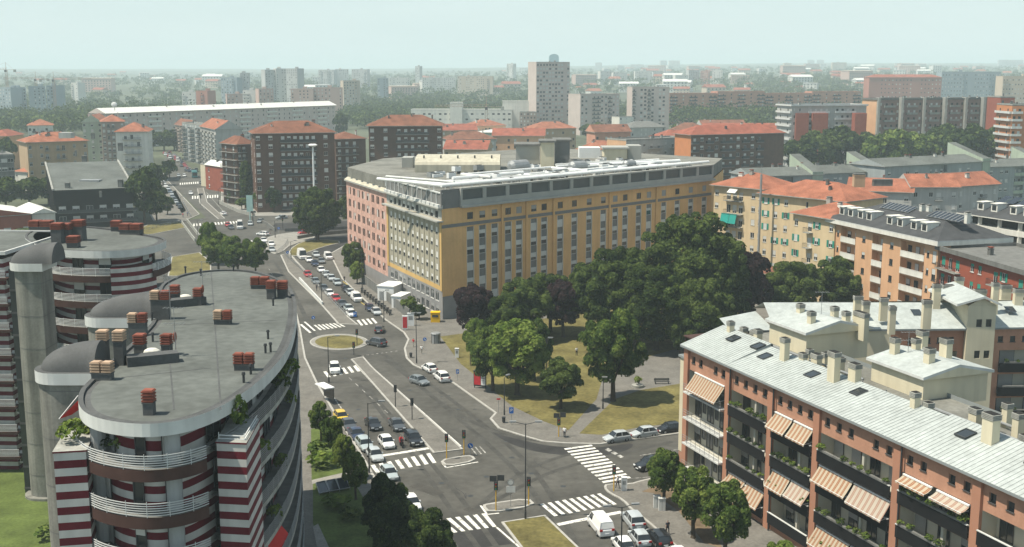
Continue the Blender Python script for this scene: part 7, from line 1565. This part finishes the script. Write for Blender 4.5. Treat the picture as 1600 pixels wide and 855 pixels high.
for x, y, t, c, lb in ((472, 404, 'tall', 'white', 'white camper at the top of the service street'), (483, 409, 'hatch', 'white', 'white car just below the camper'), (494, 401, 'wagon', 'silver', 'silver red estate at the top right of the service street'), (513, 405, 'van', 'white', 'white van at the top right of the service street'), (502, 411, 'hatch', 'grey', 'grey car below the silver red estate'), (492, 415, 'hatch', 'blue', 'dark blue car in the upper service street'), (502, 425, 'hatch', 'white', 'white car in the right row above three silver ones'), (510, 432, 'hatch', 'silver', 'topmost of three silver cars in the service street'), (518, 438, 'hatch', 'silver', 'middle of three silver cars in the service street'), (527, 445, 'hatch', 'lblue', 'lowest of three silver cars in the service street'), (541, 455, 'sedan', 'black', 'black car above the white van in the service street'), (548, 461, 'hatch', 'silver', 'silver car hidden behind the white minibus'), (557, 470, 'van', 'white', 'white minibus facing down the service street'), (578, 485, 'hatch', 'blue', 'dark blue car below the white minibus'), (588, 491, 'hatch', 'silver', 'silver car nearest the crossing in the right row'),
        (481, 432, 'hatch', 'red', 'red car topmost in the left row of the service street'), (493, 443, 'hatch', 'grey', 'grey car below the topmost red car'), (506, 454, 'hatch', 'dgrey', 'dark car in the left row above a white one'), (515, 462, 'hatch', 'white', 'white car in the left row above the lower red car'), (525, 470, 'hatch', 'red', 'lower red car in the left row'), (535, 478, 'sedan', 'dgrey', 'dark saloon below the lower red car'), (545, 486, 'hatch', 'lblue', 'pale green blue car near the end of the left row'), (549, 494, 'hatch', 'white', 'white car last in the left row by the crossing')): car(x, y, 8, 7.6, t, c, lb, g_)
g_ = 'traffic at the far junction'
for x, y, hx, hy, t, c, lb in ((349, 336, -8, -3, 'sedan', 'white', 'white taxi crossing alone above the far crossing'), (361, 358, 6, 5, 'hatch', 'dgrey', 'dark car left of the tall white van'), (356, 354, 6, 5, 'hatch', 'red', 'small red car behind the dark car at the far junction'), (375, 357, 1, 8, 'tall', 'white', 'tall white box van at the far junction'), (391, 352, 2, 8, 'hatch', 'silver', 'silver car right of the tall white van'), (411, 368, -10, -1, 'wagon', 'white', 'white estate turning across the far junction'), (412, 378, 6, 5, 'sedan', 'white', 'white saloon heading down past the far junction'), (412, 386, 5, 6, 'hatch', 'blue', 'dark blue car below the white saloons'), (424, 384, 4, 6, 'hatch', 'white', 'white hatchback ahead of the dark blue car'), (425, 393, 4, 6, 'hatch', 'silver', 'silver car lowest of the group on the near avenue'), (440, 342, -10, 1, 'sedan', 'silver', 'silver saloon on the cross street'), (407, 348, -6, 3, 'hatch', 'grey', 'grey car by the far refuge'), (474, 366, -9, 1, 'hatch', 'red', 'red car on the cross street near the round tree'), (505, 366, -9, 1, 'hatch', 'dgrey', 'dark car behind the round tree'), (298, 304, 4, 6, 'hatch', 'white', 'white car on the avenue above the far crossing'), (288, 276, 4, 6, 'hatch', 'white', 'white car left of the teal bus'), (279, 276, 4, 6, 'hatch', 'silver', 'silver car farther left of the teal bus'), (315, 287, 3, 6, 'wagon', 'dgrey', 'dark car right below the teal bus'), (327, 288, 6, 5, 'hatch', 'white', 'white car parked by the avenue kerb'), (333, 292, 6, 5, 'hatch', 'black', 'black car parked by the avenue kerb, upper'), (339, 297, 6, 5, 'hatch', 'black', 'black car parked by the avenue kerb, lower')): car(x, y, hx, hy, t, c, lb, g_)
rr = random.Random(9)
for i in range(34):
    t = rr.random(); x = 258 + 40 * t + rr.uniform(-3, 9); y = 240 + 30 * t + rr.uniform(-2, 2); car(x, y, 4, 5, rr.choice(('hatch', 'wagon', 'van')), rr.choice(('white', 'silver', 'grey', 'dgrey', 'red', 'blue')), 'small distant car in the jam up the avenue', 'jam up the avenue', small=True)
for i in range(12): car(252 + i * 2.6 + rr.uniform(-1, 1), 280 + i * 4.2, 4, 6, 'hatch', rr.choice(('white', 'silver', 'dgrey', 'grey', 'black', 'white')), 'car parked along the left side of the avenue', 'cars along the left avenue side', small=True)
# teal bus
p = Vector(G2(304, 277)); d = Vector(G2(307, 284)) - p; o = empty('bus', (p.x, p.y, 0), atan2(d.y, d.x), 'teal city bus coming down the avenue', 'bus'); b = MB(); b.box(-5.5, 5.5, -1.25, 1.25, .35, 3.0); b.box(-5.3, 5.3, -1.1, 1.1, 3.0, 3.15); b.build('body', [M['car_teal']], o)
b = MB(); b.box(5.5, 5.53, -1.1, 1.1, 1.2, 2.7); b.box(-5, 5, -1.28, -1.25, 1.4, 2.5); b.box(-5, 5, 1.25, 1.28, 1.4, 2.5); b.build('windows', [M['glass_car']], o)
for x in (-3.4, 3.6):
    for s in (-1, 1): q = MB(); q.tube((0, -.14, 0), (0, .14, 0), .48, .48, 12); q.build('wheel', [M['rubber']], o, loc=(x, s * 1.15, .48))
# scooters
def scooter(px, py, hx, hy, label, group=None, col='dgrey', rider=False):
    key = ('scoot', col)
    if key not in MESHES:
        b = MB(); b.box(-.55, .15, -.16, .16, .45, .72); b.box(-.6, .1, -.14, .14, .72, .82); b.box(.1, .5, -.17, .17, .28, .36); b.add([(.45, -.2, .3), (.45, .2, .3), (.62, .17, .95), (.62, -.17, .95), (.58, -.2, .3), (.58, .2, .3), (.7, .17, .95), (.7, -.17, .95)], [(0, 3, 2, 1), (4, 5, 6, 7), (0, 1, 5, 4), (1, 2, 6, 5), (2, 3, 7, 6), (3, 0, 4, 7)]); b.box(-.75, -.5, -.18, .18, .75, 1.05)
        w = MB(); w.tube((0, -.06, 0), (0, .06, 0), .25, .25, 12); h = MB(); h.tube((.62, -.34, 1.05), (.62, .34, 1.05), .025, .025, 6); h.tube((.66, 0, .9), (.62, 0, 1.05), .03, .03, 6); h.box(.62, .66, -.16, .16, 1.0, 1.3)
        MESHES[key] = (b.mesh('body', [M['car_' + col]]), w.mesh('wheel', [M['rubber']]), h.mesh('handlebar', [M['metal_d']]))
    p = Vector(G2(px, py)); d = Vector(G2(px + hx, py + hy)) - p; o = empty('motor_scooter', (p.x, p.y, .0 if rider else .14), atan2(d.y, d.x), label, 'scooter', group); me = MESHES[key]
    put('body', me[0], o); put('wheel', me[1], o, (.7, 0, .25)); put('wheel', me[1], o, (-.5, 0, .25)); put('handlebar', me[2], o); return o
ORD = ('first', 'second', 'third', 'fourth', 'fifth', 'sixth', 'seventh', 'eighth', 'ninth', 'tenth', 'eleventh', 'twelfth')
for i in range(11): scooter(566 + i * 4.4, 458 + i * 3.5, -6, 5, ORD[i] + ' dark motor scooter from the far end of the row along the yard wall', 'scooters along the yard wall', 'black' if i % 2 else 'dgrey')
scooter(627, 698, 10, 12, 'motor scooter ridden between the white hatchback and black high estate', None, 'black', True)

# ---------------------------------------------------------------- people
for k, c in dict(skin=(.42, .26, .19), shirt_w=(.72, .72, .70), shirt_r=(.45, .03, .04), shirt_d=(.04, .04, .05), trousers_d=(.025, .028, .04), trousers_l=(.28, .26, .22), hair=(.03, .02, .015), shirt_b=(.10, .16, .30)).items(): M['p_' + k] = mat('person_' + k, c, .85, 0)
def person_mesh(shirt, trouser, pose):
    key = ('person', shirt, trouser, pose)
    if key in MESHES: return MESHES[key]
    st = dict(walk=.22, stand=.07, sit=0)[pose]
    V = [(0, 0, .93), (0, 0, 1.12), (0, 0, 1.36), (0, 0, 1.47), (.01, 0, 1.55), (.02, 0, 1.68)]; Rd = [(.15, .13), (.13, .11), (.17, .11), (.06, .06), (.085, .075), (.08, .075)]; E = [(0, 1), (1, 2), (2, 3), (3, 4), (4, 5)]
    def add(p, r, a): V.append(p); Rd.append(r); E.append((a, len(V) - 1)); return len(V) - 1
    for s in (-1, 1):
        k = st * s
        if pose == 'sit':
            h = add((.06, s * .11, .9), (.09, .09), 0); kn = add((.42, s * .2, .82), (.075, .075), h); an = add((.3, s * .2, .42), (.05, .05), kn); add((.45, s * .2, .38), (.045, .04), an)
            sh = add((.02, s * .2, 1.38), (.065, .065), 2); el = add((.25, s * .27, 1.18), (.05, .05), sh); add((.5, s * .28, 1.08), (.04, .04), el)
        else:
            h = add((0, s * .1, .86), (.095, .095), 0); kn = add((k * .6 + .02, s * .1, .48), (.068, .068), h); an = add((k - .02, s * .1, .09), (.045, .045), kn); add((k + .14, s * .11, .04), (.045, .035), an)
            sh = add((0, s * .2, 1.38), (.062, .062), 2); el = add((-k * .5, s * .25, 1.1), (.046, .046), sh); ha = add((-k * .9 + .06, s * .25, .86), (.036, .036), el)
            for f in range(3): add((-k * .9 + .06 + .025 * (f - 1), s * .25, .75 + .01 * abs(f - 1)), (.013, .013), ha)
    me = bpy.data.meshes.new('tmp'); me.from_pydata(V, E, []); ob = bpy.data.objects.new('tmp', me); COL.objects.link(ob)
    md = ob.modifiers.new('skin', 'SKIN'); sv = me.skin_vertices[0].data
    for i, r in enumerate(Rd): sv[i].radius = r
    sv[0].use_root = True; ob.modifiers.new('sub', 'SUBSURF').levels = 1
    dg = bpy.context.evaluated_depsgraph_get(); out = bpy.data.meshes.new_from_object(ob.evaluated_get(dg)); bpy.data.objects.remove(ob); out.name = 'person'
    out.materials.clear()
    for m in ('p_' + shirt, 'p_' + trouser, 'p_skin', 'p_hair'): out.materials.append(M[m])
    for p in out.polygons:
        c = p.center; z = c.z; arm = abs(c.y) > .17
        p.material_index = 3 if (z > 1.64 or (z > 1.55 and c.x < -.01)) else 2 if z > 1.45 or (arm and z < 1.2 and pose != 'sit') else 0 if z > .98 or (arm and z > .85) else 1
        if pose != 'sit' and z < .06: p.material_index = 3
        p.use_smooth = True
    MESHES[key] = out; return out
def person(px, py, face, shirt, trouser, pose, label, z=.14, lift=0.0):
    p = G2(px, py, z); o = put('person', person_mesh(shirt, trouser, pose), None, (p[0], p[1], z + lift), face); return tag(o, label, 'person')
person(882, 684, 1.2, 'shirt_w', 'trousers_d', 'stand', 'person in white shirt waiting by the signal at the park corner'); person(965, 763, 2.2, 'shirt_w', 'trousers_d', 'walk', 'person in white shirt walking by the corner signal below the long crossing'); person(1043, 835, 1.8, 'shirt_d', 'trousers_d', 'walk', 'person in black walking on the pavement beside the black estate')
person(646, 542, 1.0, 'shirt_r', 'trousers_l', 'walk', 'person in red on the pavement near the tall park lamp'); person(659, 553, 1.4, 'shirt_w', 'trousers_l', 'walk', 'person in light clothes right of the person in red'); person(998, 603, 4, 'shirt_r', 'trousers_d', 'stand', 'person in dark red by the little planted ring on the path'); person(901, 556, 2, 'shirt_w', 'trousers_d', 'stand', 'person in pale top standing under the park trees'); person(495, 455, 1.2, 'shirt_d', 'trousers_d', 'walk', 'dark dressed person on the service strip'); person(538, 441, 1.2, 'shirt_d', 'trousers_d', 'walk', 'dark dressed person beside the service street cars'); person(286, 340, 1, 'shirt_r', 'trousers_d', 'walk', 'person in red on the west pavement'); person(293, 338, 1, 'shirt_b', 'trousers_d', 'walk', 'person in blue on the west pavement')
o = person(625.5, 697, 0, 'shirt_r', 'trousers_d', 'sit', 'motor scooter rider in red jacket and helmet in the queue', 0.0, -.12); p = Vector(G2(627, 698)); d = Vector(G2(637, 710)) - p; o.location = (p.x - d.normalized().x * .25, p.y - d.normalized().y * .25, -.08); o.rotation_euler = (0, 0, atan2(d.y, d.x))

# ---------------------------------------------------------------- street furniture
def lamp(px, py, ytop, label, arms=((2.2, 0),), mat_='metal_d', group='street lamps'):
    p = G2(px, py); H = max(5, ZD(ytop, p[1])); o = empty('street_lamp', p + (.0,), 0, label, 'street lamp', group); b = MB(); b.tube((0, 0, 0), (0, 0, 1), .13, .12, 8); b.tube((0, 0, 1), (0, 0, H), .09, .055, 8); b.build('pole', [M[mat_]], o)
    for r, a in arms:
        e = (cos(a) * r, sin(a) * r, H + .25); b = MB(); b.tube((0, 0, H - .1), e, .045, .04, 6); b.build('arm', [M[mat_]], o)
        b = MB(); b.obox(e[:2], .85, .3, H + .18, H + .32, a, 0); b.obox(e[:2], .6, .22, H + .13, H + .18, a, 1); b.build('lamp_head', [M['metal_g'], M['lamp_w']], o)
    return o
lamp(821, 812, 662, 'tall street lamp with two arms on the signal island', ((1.5, 0), (1.5, pi))); lamp(577, 740, 630, 'street lamp leaning over the waiting queue', ((1.8, .1),)); lamp(514, 598, 527, 'street lamp by the crossing below the roundabout', ((1.6, .1),)); lamp(788, 650, 590, 'street lamp with raised head beside the parking sign', ((.9, .9),)); lamp(970, 905, 792, 'street lamp with two heads at the bottom edge', ((1.4, .15), (1.6, pi + .2))); lamp(651, 569, 491, 'street lamp with square twin head on the park pavement', ((.5, 0), (.5, pi))); lamp(503, 475, 428, 'street lamp on the service strip', ((.9, .2),)); lamp(566, 452, 390, 'street lamp beside the service street trees', ((1.2, pi),)); lamp(854, 607, 530, 'slim lamp among the park trees', ((.6, 0),)); lamp(942, 640, 605, 'short lamp post by the park path', ((.2, 0),)); lamp(600, 503, 455, 'lamp post at the service street mouth', ((.8, 0),))
for x, y, yt, lb in ((395, 345, 318, 'far'), (342, 320, 295, 'left'), (283, 332, 308, 'west'), (310, 385, 345, 'grove'), (430, 372, 345, 'refuge'), (455, 405, 378, 'verge')): lamp(x, y, yt, f'distant street lamp at the far junction, {lb} one', ((1.3, .3),))
p = G2(492, 338); H = ZD(229, p[1]); o = empty('light_mast', p + (0,), 0, 'tall white light mast rising behind the round tree', 'light mast'); b = MB(); b.tube((0, 0, 0), (0, 0, H), .45, .28, 10); b.build('pole', [M['metal_w']], o); b = MB(); b.tube((0, 0, H), (0, 0, H + .5), 1.0, 1.7, 16); b.tube((0, 0, H + .5), (0, 0, H + .9), 1.7, 1.2, 16); b.build('lamp_head', [M['metal_w']], o)
M['sig_r'] = mat('signal_red', (.5, .02, .02), .3, 0); M['sig_y'] = mat('signal_amber', (.5, .25, .02), .3, 0); M['sig_g'] = mat('signal_green', (.02, .3, .12), .3, 0); M['blue_sign'] = mat('blue_sign', (.02, .12, .42), .5, 0); M['red_sign'] = mat('red_sign', (.5, .03, .04), .5, .1, 2)
def signal(px, py, label, H=3.4, board=False, face=-pi / 2, col='yellow_pole'):
    p = G2(px, py); o = empty('traffic_signal', p + (.13,), face + pi / 2, label, 'traffic light', 'traffic lights'); b = MB(); b.tube((0, 0, 0), (0, 0, H), .075, .06, 8); b.build('pole', [M[col]], o)
    b = MB(); b.box(-.17, .17, -.32, -.05, H - .95, H + .05); b.box(-.24, .24, -.06, -.04, H - 1.05, H + .15); 
    for k in range(3): b.box(-.13, .13, -.45, -.32, H - .08 - k * .3, H - .05 - k * .3)
    hd = b.build('signal_head', [M['metal_d']], o)
    for k, m in enumerate(('sig_r', 'sig_y', 'sig_g')): q = MB(); q.tube((0, -.33, H - .2 - k * .3), (0, -.36, H - .2 - k * .3), .1, .1, 10); q.build('lens', [M[m]], hd)
    if board: b = MB(); b.box(.15, 1.0, -.1, -.02, H + .15, H + .85); b.box(-.75, .1, -.1, -.02, H + .05, H + .75); b.build('back_board', [M['metal_d']], o)
    return o
signal(698, 718, 'yellow signal pole on the crossing island, left one'); signal(725, 712, 'yellow signal pole on the crossing island, right one'); signal(775, 799, 'yellow signal pole with black boards on the signal island', 3.6, True); signal(826, 790, 'yellow signal pole at the right tip of the signal island'); signal(959, 769, 'yellow signal pole at the corner pavement', 3.3); signal(873, 684, 'signal pole with board at the park corner', 2.8, True); signal(618, 637, 'dark signal pole standing on the median, upper one', 3.4, False, pi / 2, 'metal_d'); signal(644, 657, 'dark signal pole standing on the median, lower one', 3.2, False, pi / 2, 'metal_d'); signal(365, 547 + 6, 'signal', 2, False) if 0 else None
signal(553, 556, 'short dark signal pole below the roundabout', 2.4, False, -pi / 2, 'metal_d'); signal(558, 540, 'signal pole on the right rim of the roundabout', 3.0, False, -pi / 2, 'metal_d'); signal(396, 352, 'distant signal with dark board at the far junction', 4, True, -pi / 2, 'metal_d'); signal(442, 360, 'distant signal by the cross street', 4, True, -pi / 2, 'metal_d'); signal(314, 322, 'distant signal on the avenue median', 4, True, -pi / 2, 'metal_d')
def sign(px, py, H, label, kind, w=.6, name='road_sign'):
    p = G2(px, py); o = empty(name, p + (.13,), 0, label, 'sign'); b = MB(); b.tube((0, 0, 0), (0, 0, H), .035, .035, 6); b.build('pole', [M['metal_g']], o); b = MB()
    if kind == 'disc':
        b.tube((0, -.05, H), (0, -.08, H), w / 2, w / 2, 16, 0); pl = b.build('plate', [M['blue_sign']], o); b = MB(); b.add([(-w * .22, -.085, H + w * .18), (w * .1, -.085, H - w * .22), (w * .2, -.085, H - w * .1), (-w * .12, -.085, H + w * .3)], [(0, 1, 2, 3)]); b.add([(w * .25, -.085, H - w * .28), (w * .25, -.085, H + .02), (-w * .05, -.085, H - w * .28)], [(0, 1, 2)]); b.build('arrow', [M['lamp_w']], pl)
    elif kind == 'P':
        b.box(-w / 2, w / 2, -.08, -.05, H - w * 1.3, H + .1); pl = b.build('plate', [M['blue_sign']], o); b = MB(); z = H - .12
        b.box(-.12, -.05, -.09, -.082, z - .45, z); b.box(-.05, .1, -.09, -.082, z - .07, z); b.box(-.05, .1, -.09, -.082, z - .27, z - .2); b.box(.1, .16, -.09, -.082, z - .24, z - .03); b.build('letter', [M['lamp_w']], pl)
    elif kind == 'board':
        b.box(-w / 2, w / 2, -.08, -.04, H - .8, H); b.build('plate', [M['fascia_w']], o); b = MB(); b.tube((0, -.05, H + .45), (0, -.08, H + .45), .42, .42, 16, 0); pl = b.build('round_plate', [M['metal_g']], o); b = MB(); b.tube((0, -.085, H + .45), (0, -.09, H + .45), .3, .3, 14, 0); b.build('disc', [M['fascia_w']], pl)
    elif kind == 'red': b.box(-w / 2, w / 2, -.08, -.05, H - .25, H); b.build('plate', [M['red_sign']], o)
    return o
sign(735, 712, 1.3, 'round blue arrow sign at the tip of the crossing island', 'disc', .75); sign(799, 665, 2.6, 'blue parking sign with white P on the park pavement', 'P', .65); sign(798, 793, 2.6, 'pale square sign with round plate above on the signal island', 'board', 1.1); sign(779, 646, 2.3, 'small red sign on the park pavement', 'red', .6); sign(664, 549, 2.2, 'round blue arrow sign near the tall park lamp', 'disc', .7); sign(555, 505, 2.2, 'blue sign at the end of the service strip', 'P', .7); sign(490, 512, 2.0, 'round blue sign by the crossing above the roundabout', 'disc', .7); sign(715, 597, 2.0, 'small blue plate sign on the park pavement edge', 'P', .5); sign(450, 412, 3, 'round blue sign at the top of the service strip', 'disc', .8); sign(436, 372, 3, 'round blue sign on the far refuge', 'disc', .8)
# bus stop with advertising panels
p = G2(750, 608); o = empty('bus_stop_panel', p + (.13,), radians(-20), 'red and white advertising panel of the bus stop under the park trees', 'bus stop'); b = MB(); b.box(-1.1, 1.1, -.1, .1, .35, 2.9); b.box(-1.0, -.9, -.08, .08, 0, .35); b.box(.9, 1.0, -.08, .08, 0, .35); b.build('frame', [M['metal_d']], o); b = MB(); b.box(-1.0, .15, -.13, -.1, .6, 2.7); b.build('poster', [M['red_sign']], o); b = MB(); b.box(.22, 1.0, -.13, -.1, .6, 2.7, 0); b.box(.3, .9, -.14, -.13, 1.7, 1.9, 1); b.box(.3, .7, -.14, -.13, 1.35, 1.42, 1); b.build('timetable', [M['lamp_w'], M['metal_g']], o); b = MB(); b.box(-1.15, 1.15, -.35, .9, 2.9, 3.0); b.build('roof', [M['metal_d']], o)
p = G2(633, 517); o = empty('advert_pillar', p + (.13,), 0, 'tall narrow orange red advert column beside the yard wall', 'advert'); b = MB(); b.box(-.55, .55, -.2, .2, .3, 3.0); b.box(-.15, .15, -.15, .15, 0, .3); b.build('case', [M['metal_w']], o); b = MB(); b.box(-.45, .45, -.22, -.2, .5, 2.8); b.build('poster', [M['red_sign']], o)
for x, y, h, w, lb in ((714, 560, 1.7, .35, 'white slim pillar on the dry park verge'), (975, 768, 1.7, .35, 'white service pillar near the corner signal'), (642, 510, 2.6, .7, 'white panel box beside the advert column')):
    p = G2(x, y); b = MB(); b.box(-w, w, -.22, .22, 0, h); b.box(-w - .04, w + .04, -.26, .26, h, h + .08); b.box(-w * .6, w * .6, -.235, -.22, h * .5, h * .8, 1); q = b.build('service_pillar', [M['metal_w'], M['metal_g']]); q.location = p + (.13,); tag(q, lb, 'cabinet')
p = G2(681, 537); b = MB(); b.tube((0, 0, 0), (0, 0, 1.9), .85, .85, 14); b.tube((0, 0, 1.9), (0, 0, 2.05), 1.0, .9, 14)
for i in range(7): a = 2 * pi * i / 7; b.tube((cos(a) * .86, sin(a) * .86, 0), (cos(a) * .86, sin(a) * .86, 1.9), .05, .05, 5, 1)
q = b.build('news_kiosk', [M['metal_g'], M['metal_d']]); q.location = p + (.13,); tag(q, 'round grey kiosk at the edge of the dry park lawn', 'kiosk')
p = G2(718, 590); b = MB(); b.box(-.05, .05, -.7, .7, .4, 2.1); b.box(-.04, .04, -.6, -.5, 0, .4); b.box(-.04, .04, .5, .6, 0, .4); q = b.build('map_board', [M['metal_d']]); q.location = G2(735, 572) + (.13,); tag(q, 'dark standing information board left of the light green bushy tree', 'board')
def bin_(px, py, lb): p = G2(px, py); b = MB(); b.tube((0, 0, .15), (0, 0, .85), .24, .28, 10); b.tube((0, 0, .85), (0, 0, .92), .32, .3, 10); b.tube((0, 0, 0), (0, 0, .15), .06, .06, 6); q = b.build('litter_bin', [M['metal_d']]); q.location = p + (.13,); tag(q, lb, 'bin')
bin_(787, 662, 'dark litter bin left of the parking sign'); bin_(642, 560, 'dark litter bin near the tall park lamp')
# bench
p = G2(1034, 601); o = empty('park_bench', p + (.13,), .05, 'black park bench on the paved path by the salmon block end', 'bench'); 
for k in range(3): b = MB(); b.box(-1.3, 1.3, -.3 + k * .17, -.17 + k * .17, .42, .46); b.build('slat', [M['metal_d']], o)
for k in range(3): b = MB(); b.box(-1.3, 1.3, .22, .26, .52 + k * .14, .63 + k * .14); b.build('slat', [M['metal_d']], o)
for x in (-1.1, 1.1): b = MB(); b.box(x - .04, x + .04, -.28, .26, 0, .42); b.box(x - .04, x + .04, .18, .22, .42, .95); b.build('leg', [M['metal_d']], o)
# planted ring on the path
p = G2(996, 606); b = MB(); b.tube((0, 0, 0), (0, 0, .4), 1.0, 1.0, 14); q = b.build('planter', [M['concrete']]); q.location = p + (.13,); tag(q, 'round low concrete planter on the park path', 'planter'); bush(0, 0, 1.5, 1.6, 0, 'thin plant growing in the round planter', .5, p)
# grey cabinets by the street trees
for i, (x, y) in enumerate(((1026, 795), (1034, 799))):
    p = G2(x, y); b = MB(); b.box(-.4, .4, -.25, .25, 0, 1.5); b.box(-.45, .45, -.3, .3, 1.5, 1.58); b.box(-.02, .02, -.26, -.25, .1, 1.4, 1); q = b.build('utility_cabinet', [M['fascia_w'], M['metal_g']]); q.location = p + (.13,); tag(q, ('left' if i == 0 else 'right') + ' grey utility cabinet behind the corner street tree', 'cabinet')
# bus shelter by the left kerb
p = G2(508, 628); o = empty('bus_shelter', p + (.13,), radians(-55), 'bus shelter with flat white roof on the left pavement', 'shelter'); b = MB(); b.box(-1.9, 1.9, -.8, .8, 2.45, 2.6); b.build('roof', [M['metal_w']], o)
for x in (-1.8, 1.8): b = MB(); b.tube((x, .7, 0), (x, .7, 2.45), .05, .05, 6); b.build('post', [M['metal_d']], o)
b = MB(); b.box(-1.8, 1.8, .68, .72, .4, 2.2); b.build('pane', [M['glass']], o)
# garden solar panels
for k in range(3):
    b = MB(); A_ = G2(494 + k * 16, 764 - k * 3), G2(508 + k * 16, 761 - k * 3), G2(515 + k * 16, 773 - k * 3), G2(499 + k * 16, 776 - k * 3)
    b.add([A_[3] + (.4,), A_[2] + (.4,), A_[1] + (.8,), A_[0] + (.8,)], [(0, 1, 2, 3)], 0)
    for a, c in zip(b.v[:4], b.v[1:4] + b.v[:1]): b.bar(a, c, .08, .08, 1)
    for v in b.v[:4]: b.tube((v[0], v[1], .1), v, .04, .04, 5, 1)
    tag(b.build('solar_panel', [M['solar'], M['metal_g']]), ('left', 'middle', 'right')[k] + ' dark solar panel frame on the garden lawn', 'solar panel')
# guard rails and low walls
def railing(pts, label, h=1.0, m='metal_g', solid=False):
    q = [G2(*p) for p in pts]; b = MB()
    for a, c in zip(q[:-1], q[1:]):
        if solid: b.bar(a + (.0,), c + (.0,), .3, h)
        else:
            for zz in (h * .5, h): b.bar(a + (zz,), c + (zz,), .06, .06)
            n = max(2, int(sqrt((a[0] - c[0]) ** 2 + (a[1] - c[1]) ** 2) / 2))
            for i in range(n + 1): t = i / n; x, y = a[0] + (c[0] - a[0]) * t, a[1] + (c[1] - a[1]) * t; b.box(x - .04, x + .04, y - .04, y + .04, 0, h)
    tag(b.build('low_wall' if solid else 'guard_rail', [M[m]]), label, 'wall' if solid else 'railing')
railing([(468, 438), (504, 477)], 'pale low barrier wall along the service strip', .8, 'fascia_w', True); railing([(442, 396), (478, 430), (540, 494)], 'guard rail between service strip and parked cars', 1.0); railing([(432, 398), (446, 385), (450, 378)], 'guard rail at the head of the service street', 1.0)
railing([(404, 345), (418, 353), (430, 362)], 'grey underpass parapet by the far refuge', 1.1, 'conc_dark', True); railing([(445, 362), (500, 360), (548, 358)], 'long underpass parapet along the cross street', 1.1, 'conc_dark', True); railing([(465, 374), (500, 368), (546, 364)], 'second parapet in front of the round tree', 1.1, 'conc_dark', True); railing([(342, 318), (372, 332), (398, 339)], 'pale retaining wall at the avenue corner', 1.3, 'concrete', True); railing([(283, 348), (300, 372), (305, 378)], 'left parapet of the west ramp', 1.1, 'concrete', True); railing([(292, 346), (306, 364), (312, 372)], 'right parapet of the west ramp', 1.1, 'concrete', True); railing([(222, 362), (282, 348)], 'guard rail along the west verge', 1.0); railing([(286, 318), (298, 340)], 'guard rail beside the west pavement', 1.0)
p = G2(391, 345); b = MB(); b.box(-1.1, 1.1, -.15, .15, 3.2, 9.0); b.tube((0, 0, 0), (0, 0, 3.2), .2, .2, 8); q = b.build('billboard', [M['lblue_b'] if 'lblue_b' in M else mat('pale_teal_panel', (.33, .50, .47), .5, .1)]); q.location = p + (0,); tag(q, 'tall pale teal panel sign at the avenue corner', 'sign')

# ---------------------------------------------------------------- haze over the city
b = MB(); b.box(-9500, 9500, -80, 17000, -1.2, 150); hz = b.mesh('haze', []); hm = bpy.data.materials.new('haze_air'); hm.use_nodes = True; N = hm.node_tree.nodes; N.remove(N['Principled BSDF'])
pv = N.new('ShaderNodeVolumePrincipled'); pv.inputs['Color'].default_value = (.80, .95, 1.0, 1); pv.inputs['Density'].default_value = 0.00022; pv.inputs['Anisotropy'].default_value = 0.0; hm.node_tree.links.new(pv.outputs[0], N['Material Output'].inputs['Volume'])
hz.materials.append(hm); o = put('haze', hz); tag(o, 'pale summer haze lying over the whole city', 'haze', kind='stuff')
